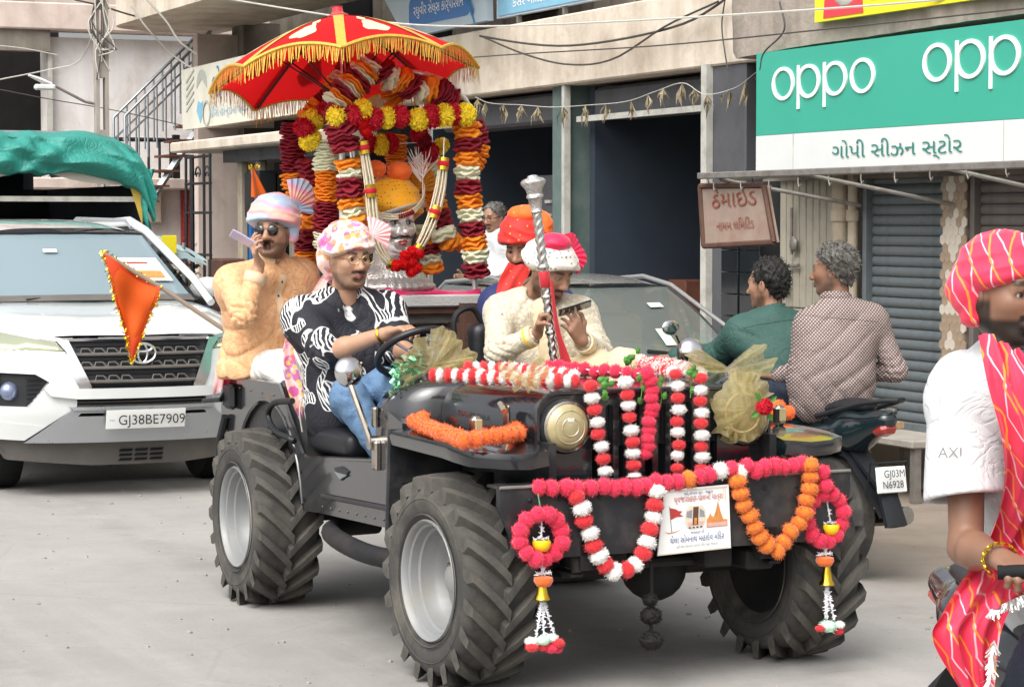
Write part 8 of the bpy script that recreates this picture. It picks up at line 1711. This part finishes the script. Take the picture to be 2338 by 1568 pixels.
def hair(f, m_, seed, h=.006, top=.115, curl=.010, fq=70, front=.055, sh_=(.106, .086, .098), strands=500, sl=.03):
    s = SDF([q-.2 for q in f.c], [q+.22 for q in f.c], h); s.ell(f.hp((-.018, 0, .042)), [q*f.hs for q in sh_], np.array(f.T), .02); s.cap(f.hp((-.055, 0, .0)), f.hp((-.05, 0, -.045)), .058*f.hs, .05*f.hs, .03)
    s.half(f.hp((front, 0, .05)), f.T@V((1, 0, -.5)), .02); s.half(f.hp((0, 0, -.07)), f.T@V((.25, 0, -1)), .01); s.half(f.hp((.004, 0, .0)), f.T@V((1, 0, -1.2)), .02)
    s.disp(lambda P: curl*waves(P, seed, fq, 6, 1.3)+curl*.5*waves(P, seed+2, fq*2, 5, 1)); o = f.put(s, 'hair', m_, 0)
    g_ = np.random.RandomState(seed); q = MB(); n = len(o.data.vertices)
    for k in range(strands):
        v = o.data.vertices[g_.randint(n)]; p = V(v.co)+f.base; nn = V(v.normal); t = (nn*.7+V((g_.normal()*.5, g_.normal()*.5, g_.normal()*.4))).normalized(); q.tube([p-nn*.004, p+t*sl*.5, p+t*sl*.8+V((0, 0, -sl*.25))], [.0025, .002, .0006], 3)
    q.build('hair_strands', K(m_), f.root, 60, f.base)['kind'] = 'stuff'
hair(Em, 'hair_grey', 3, .008, strands=150)
gl = MB()
for q in (-1, 1): gl.tube([Em.hp((.099, .033*q+.024*math.cos(t), .002+.019*math.sin(t))) for t in [2*math.pi*i/16 for i in range(17)]], .0018, 5, cap=False); gl.tube([Em.hp((.098, .057*q, .006)), Em.hp((.0, .082*q, .008))], .0018, 5)
Em.add(gl, 'spectacles', 'iron_black')
# --- motorcyclists
fd, ld = V((-.993, -.12, 0)), V((.12, -.993, 0)); bk0 = V((-1.70, 2.02, 0))
def bkp(x, y, z): return bk0+fd*x+ld*y+V((0, 0, z))
hd = on(1752, 652, x=-2.22)
gL = bkp(.80, .42, 1.055)-fd*.05
Gm = Fig('motorcyclist in dark green shirt seen from behind reaching for the handlebar', bkp(.4, 0, .8), SK2, dict(
    head=hd, hf=(-.86, -.50, -.02), neck=on(1762, 730, x=-2.18), sh=[on(1692, 758, x=-2.22), on(1832, 752, x=-2.16)], el=[on(1640, 812, x=-2.42), on(1862, 860, x=-2.3)], wr=[gL, bkp(.72, -.40, 1.05)],
    hands=[((fd, V((0, 0, -1)), -ld), dict(curls=(.7, .7, .7, .7))), ((fd, V((0, 0, -1)), ld), dict(curls=(.7, .7, .7, .7)))],
    pel=bkp(.34, 0, .93), kn=[bkp(.72, .24, .80), bkp(.72, -.24, .80)], an=[bkp(.36, .22, .36), bkp(.36, -.22, .36)], toe=(-.07, 0, 0)), beard='stubble')
Gm.legs('trousers', 'denim_dark', .01, 15, toe=(-.1, 0, 0))
s = SDF(Gm.lo, Gm.hi, .0065); Gm.torso(s, .02, .01)
for i in (0, 1): Gm.sleeve(s, i, 1.9, .022)
Gm.neckcut(s, .058); s.disp(Gm.folds(65, .008, .006, .009)); _o = Gm.put(s, 'shirt', 'shirt_green'); Gm.yoke(_o, 'shirt_green'); Gm.collar('shirt_green', .064, .04, .5)
hair(Gm, 'hair_black', 4, .005, curl=.011, fq=75, sh_=(.106, .086, .106), strands=500, sl=.02)
hd = on(1902, 620, x=-1.74)
Pm = Fig('grey curly-haired pillion rider in dotted brown shirt seen from behind', bkp(.0, 0, .85), SK3, dict(
    head=hd, hf=(-.72, -.68, .0), neck=on(1912, 702, x=-1.70), sh=[on(1850, 738, x=-1.76), on(1992, 728, x=-1.66)], el=[on(1838, 842, x=-1.74), on(2046, 846, x=-1.58)], wr=[bkp(.22, .17, .98), bkp(.20, -.18, .98)],
    hands=[((fd, V((0, 0, -1)), -ld), dict()), ((fd, V((0, 0, -1)), ld), dict())],
    pel=bkp(.0, 0, .96), kn=[bkp(.42, .22, .86), bkp(.42, -.22, .86)], an=[bkp(.24, .24, .40), bkp(.24, -.24, .40)], toe=(-.07, 0, 0)), beard='stubble', hairc=(.06, .055, .05))
Pm.legs('trousers', 'denim_dark', .01, 16, toe=(-.1, 0, 0))
s = SDF(Pm.lo, Pm.hi, .0065); Pm.torso(s, .012, .012, hem=.10)
for i in (0, 1): Pm.sleeve(s, i, 1.85, .008)
Pm.neckcut(s, .058); s.disp(Pm.folds(75, .008, .006, .007)); _o = Pm.put(s, 'shirt', 'shirt_dots'); Pm.yoke(_o, 'shirt_dots'); Pm.collar('shirt_dots', .064, .04, .5)
hair(Pm, 'hair_grey', 7, .005, curl=.014, fq=95, sh_=(.110, .09, .108), strands=900, sl=.02)
# --- man in the foreground on a second motorcycle
Wd = SI.to_3x3()
bdir = V((.985, -.17, 0)).normalized(); rzb = math.atan2(bdir.y, bdir.x); seat = V((3.48, -.50, .93)); bp_ = V((seat.x, seat.y, 0))-bdir*.30
NB = motorcycle('black motorcycle with red tail under the man in pink striped turban', bp_, rzb, 'jeep_paint', rail=False); NB.scale = (1, 1, .93)
lat = V((-bdir.y, bdir.x, 0))
hX = 3.62; hd = on(2298, 672, x=hX)
wR_ = seat+bdir*.42-V((-bdir.y, bdir.x, 0))*.395+V((0, 0, .05))
Nm = Fig('man in white shirt wrapped in pink striped turban and scarf riding past', (seat.x, seat.y, .8), (.235, .125, .08), dict(
    head=hd, hf=(1, .12, -.03), neck=on(2335, 812, x=3.56), sh=[on(2500, 880, x=3.66), on(2205, 900, x=3.50)], el=[on(2590, 1180, x=3.62), on(2206, 1250, x=3.58)], wr=[on(2490, 1330, x=3.84), wR_],
    hands=[None, ((bdir+V((0, 0, -.1)), V((.1, .1, -1)), V((0, 1, .1))), dict(curls=(.8, .8, .8, .8)))],
    pel=seat, kn=[seat+bdir*.42+lat*.22-V((0, 0, .08)), seat+bdir*.42-lat*.22-V((0, 0, .08))], an=[seat+bdir*.1+lat*.25-V((0, 0, .55)), seat+bdir*.1-lat*.25-V((0, 0, .55))], toe=tuple(bdir*.07)), beard='full', h=.0045, hs=1.03)
Nm.legs('jeans', 'denim_dark', .012, 17, toe=tuple(bdir*.1))
s = SDF(Nm.lo, Nm.hi, .0065); Nm.torso(s, .022, .0, hem=.12)
Nm.sleeve(s, 0, .70, .040); Nm.sleeve(s, 1, .25, .036)
s2 = SDF(Nm.lo, Nm.hi, .006); a0, a1 = Nm.J['sh'][1], Nm.J['el'][1]; dn = (a1-a0).normalized(); s2.cap(a0-dn*.02, a0.lerp(a1, .9), .090, .106, .02); s2.disp(lambda P: Nm.folds(92, .009, 0, 0)(P)+.003*waves(P, 93, 16, 4, 1)); s2.half(a0.lerp(a1, .68), dn+V((.05, .1, 0)), .006); s2.cap(a0.lerp(a1, .3), a1, .062, .096, .006, 's'); Nm.put(s2, 'sleeve', 'shirt_white')
e_ = Nm.J['el'][1]; Nm.neckcut(s, .06); s.disp(Nm.folds(85, .008, .008, .009)); Nm.put(s, 'shirt', 'shirt_white'); Nm.collar('shirt_white', .068, .045, .5)
Nm.turban('turban', 'cloth_leheriya', .112, .098, .088, .060, seed=4, amp=.005, twist=3.2, h=.0045)
s = SDF([q-.26 for q in Nm.hp((-.05, -.05, 0))], [q+.22 for q in Nm.hp((-.05, -.05, 0))], .005); s.chain([Nm.hp((-.05, -.05, .05)), Nm.hp((-.05, -.078, .01)), Nm.hp((-.035, -.07, -.05))], [.05, .04, .028], .03); s.disp(lambda P: .005*waves(P, 39, 45, 4, 1, True)); Nm.put(s, 'turban_wrap', 'cloth_leheriya')
xs = 3.70
Nm.add(drape(scarf_pts([(2240, 760), (2262, 880), (2290, 1010), (2285, 1130), (2235, 1260), (2150, 1400), (2130, 1460), (2200, 1580)], (3.69, 3.76, 3.77, 3.70, 3.60, 3.64, 3.66, 3.66)), scarf_pts([(2330, 800), (2400, 900), (2450, 1010), (2430, 1140), (2370, 1260), (2310, 1380), (2275, 1460), (2260, 1590)], (3.72, 3.78, 3.80, 3.74, 3.64, 3.68, 3.68, 3.68)), 30, 64, .014, 22, freq=16), 'scarf', 'cloth_leheriya', 180)
Nm.add(drape(scarf_pts([(2262, 1290), (2265, 1340), (2262, 1390)], xs+.10), scarf_pts([(2380, 1260), (2370, 1310), (2350, 1350)], xs+.12), 16, 12, .012, 23, freq=8), 'scarf_end', 'cloth_leheriya', 180)
random.seed(77); q = MB()
for a_, b_, n in ((on(2262, 1392, x=xs+.11), on(2352, 1350, x=xs+.13), 160), (on(2270, 1460, x=xs+.06), on(2258, 1560, x=xs+.06), 90)):
    for i in range(n):
        p = a_.lerp(b_, rnd(0, 1)); d = V((rnd(-.4, .4), rnd(-.6, .6), -rnd(.2, 1))).normalized()*rnd(.012, .03); w = d.orthogonal().normalized()*.0016; q.add([p-w, p+w, p+d+w, p+d-w], [(0, 1, 2, 3)])
Nm.add(q, 'silver_fringe', 'silver', 0)['kind'] = 'stuff'
d = (wR_-e_).normalized(); p = limb(e_, wR_, .93)
for k in range(14):
    a = 2*math.pi*k/14; T = M.Translation(p) @ frame(d, (.2, .3, .9)).to_4x4(); c = T@V((.012*math.sin(a), .036*math.cos(a), .036*math.sin(a))); MB_ = MB().tube([T@V((.012*math.sin(a+t*.24)+.009*math.cos(t*6.28), .037*math.cos(a+.2*math.sin(t*6.28)), .037*math.sin(a+.2*math.sin(t*6.28)))) for t in [i/10 for i in range(11)]], .0028, 5); Nm.add(MB_, 'bracelet_link', 'gold')
SR = M((Wd@V((1, 0, 0)), V((0, 0, 1)), Wd@V((0, -1, 0)))).transposed(); sp_ = on(2152, 1040, x=3.50)
text('AXI', .036, 'shirt_print', K('letter_grey'), Nm.root, SR, on(2150, 1035, x=3.50)+SR@V((0, 0, .104))-Nm.base, .0)
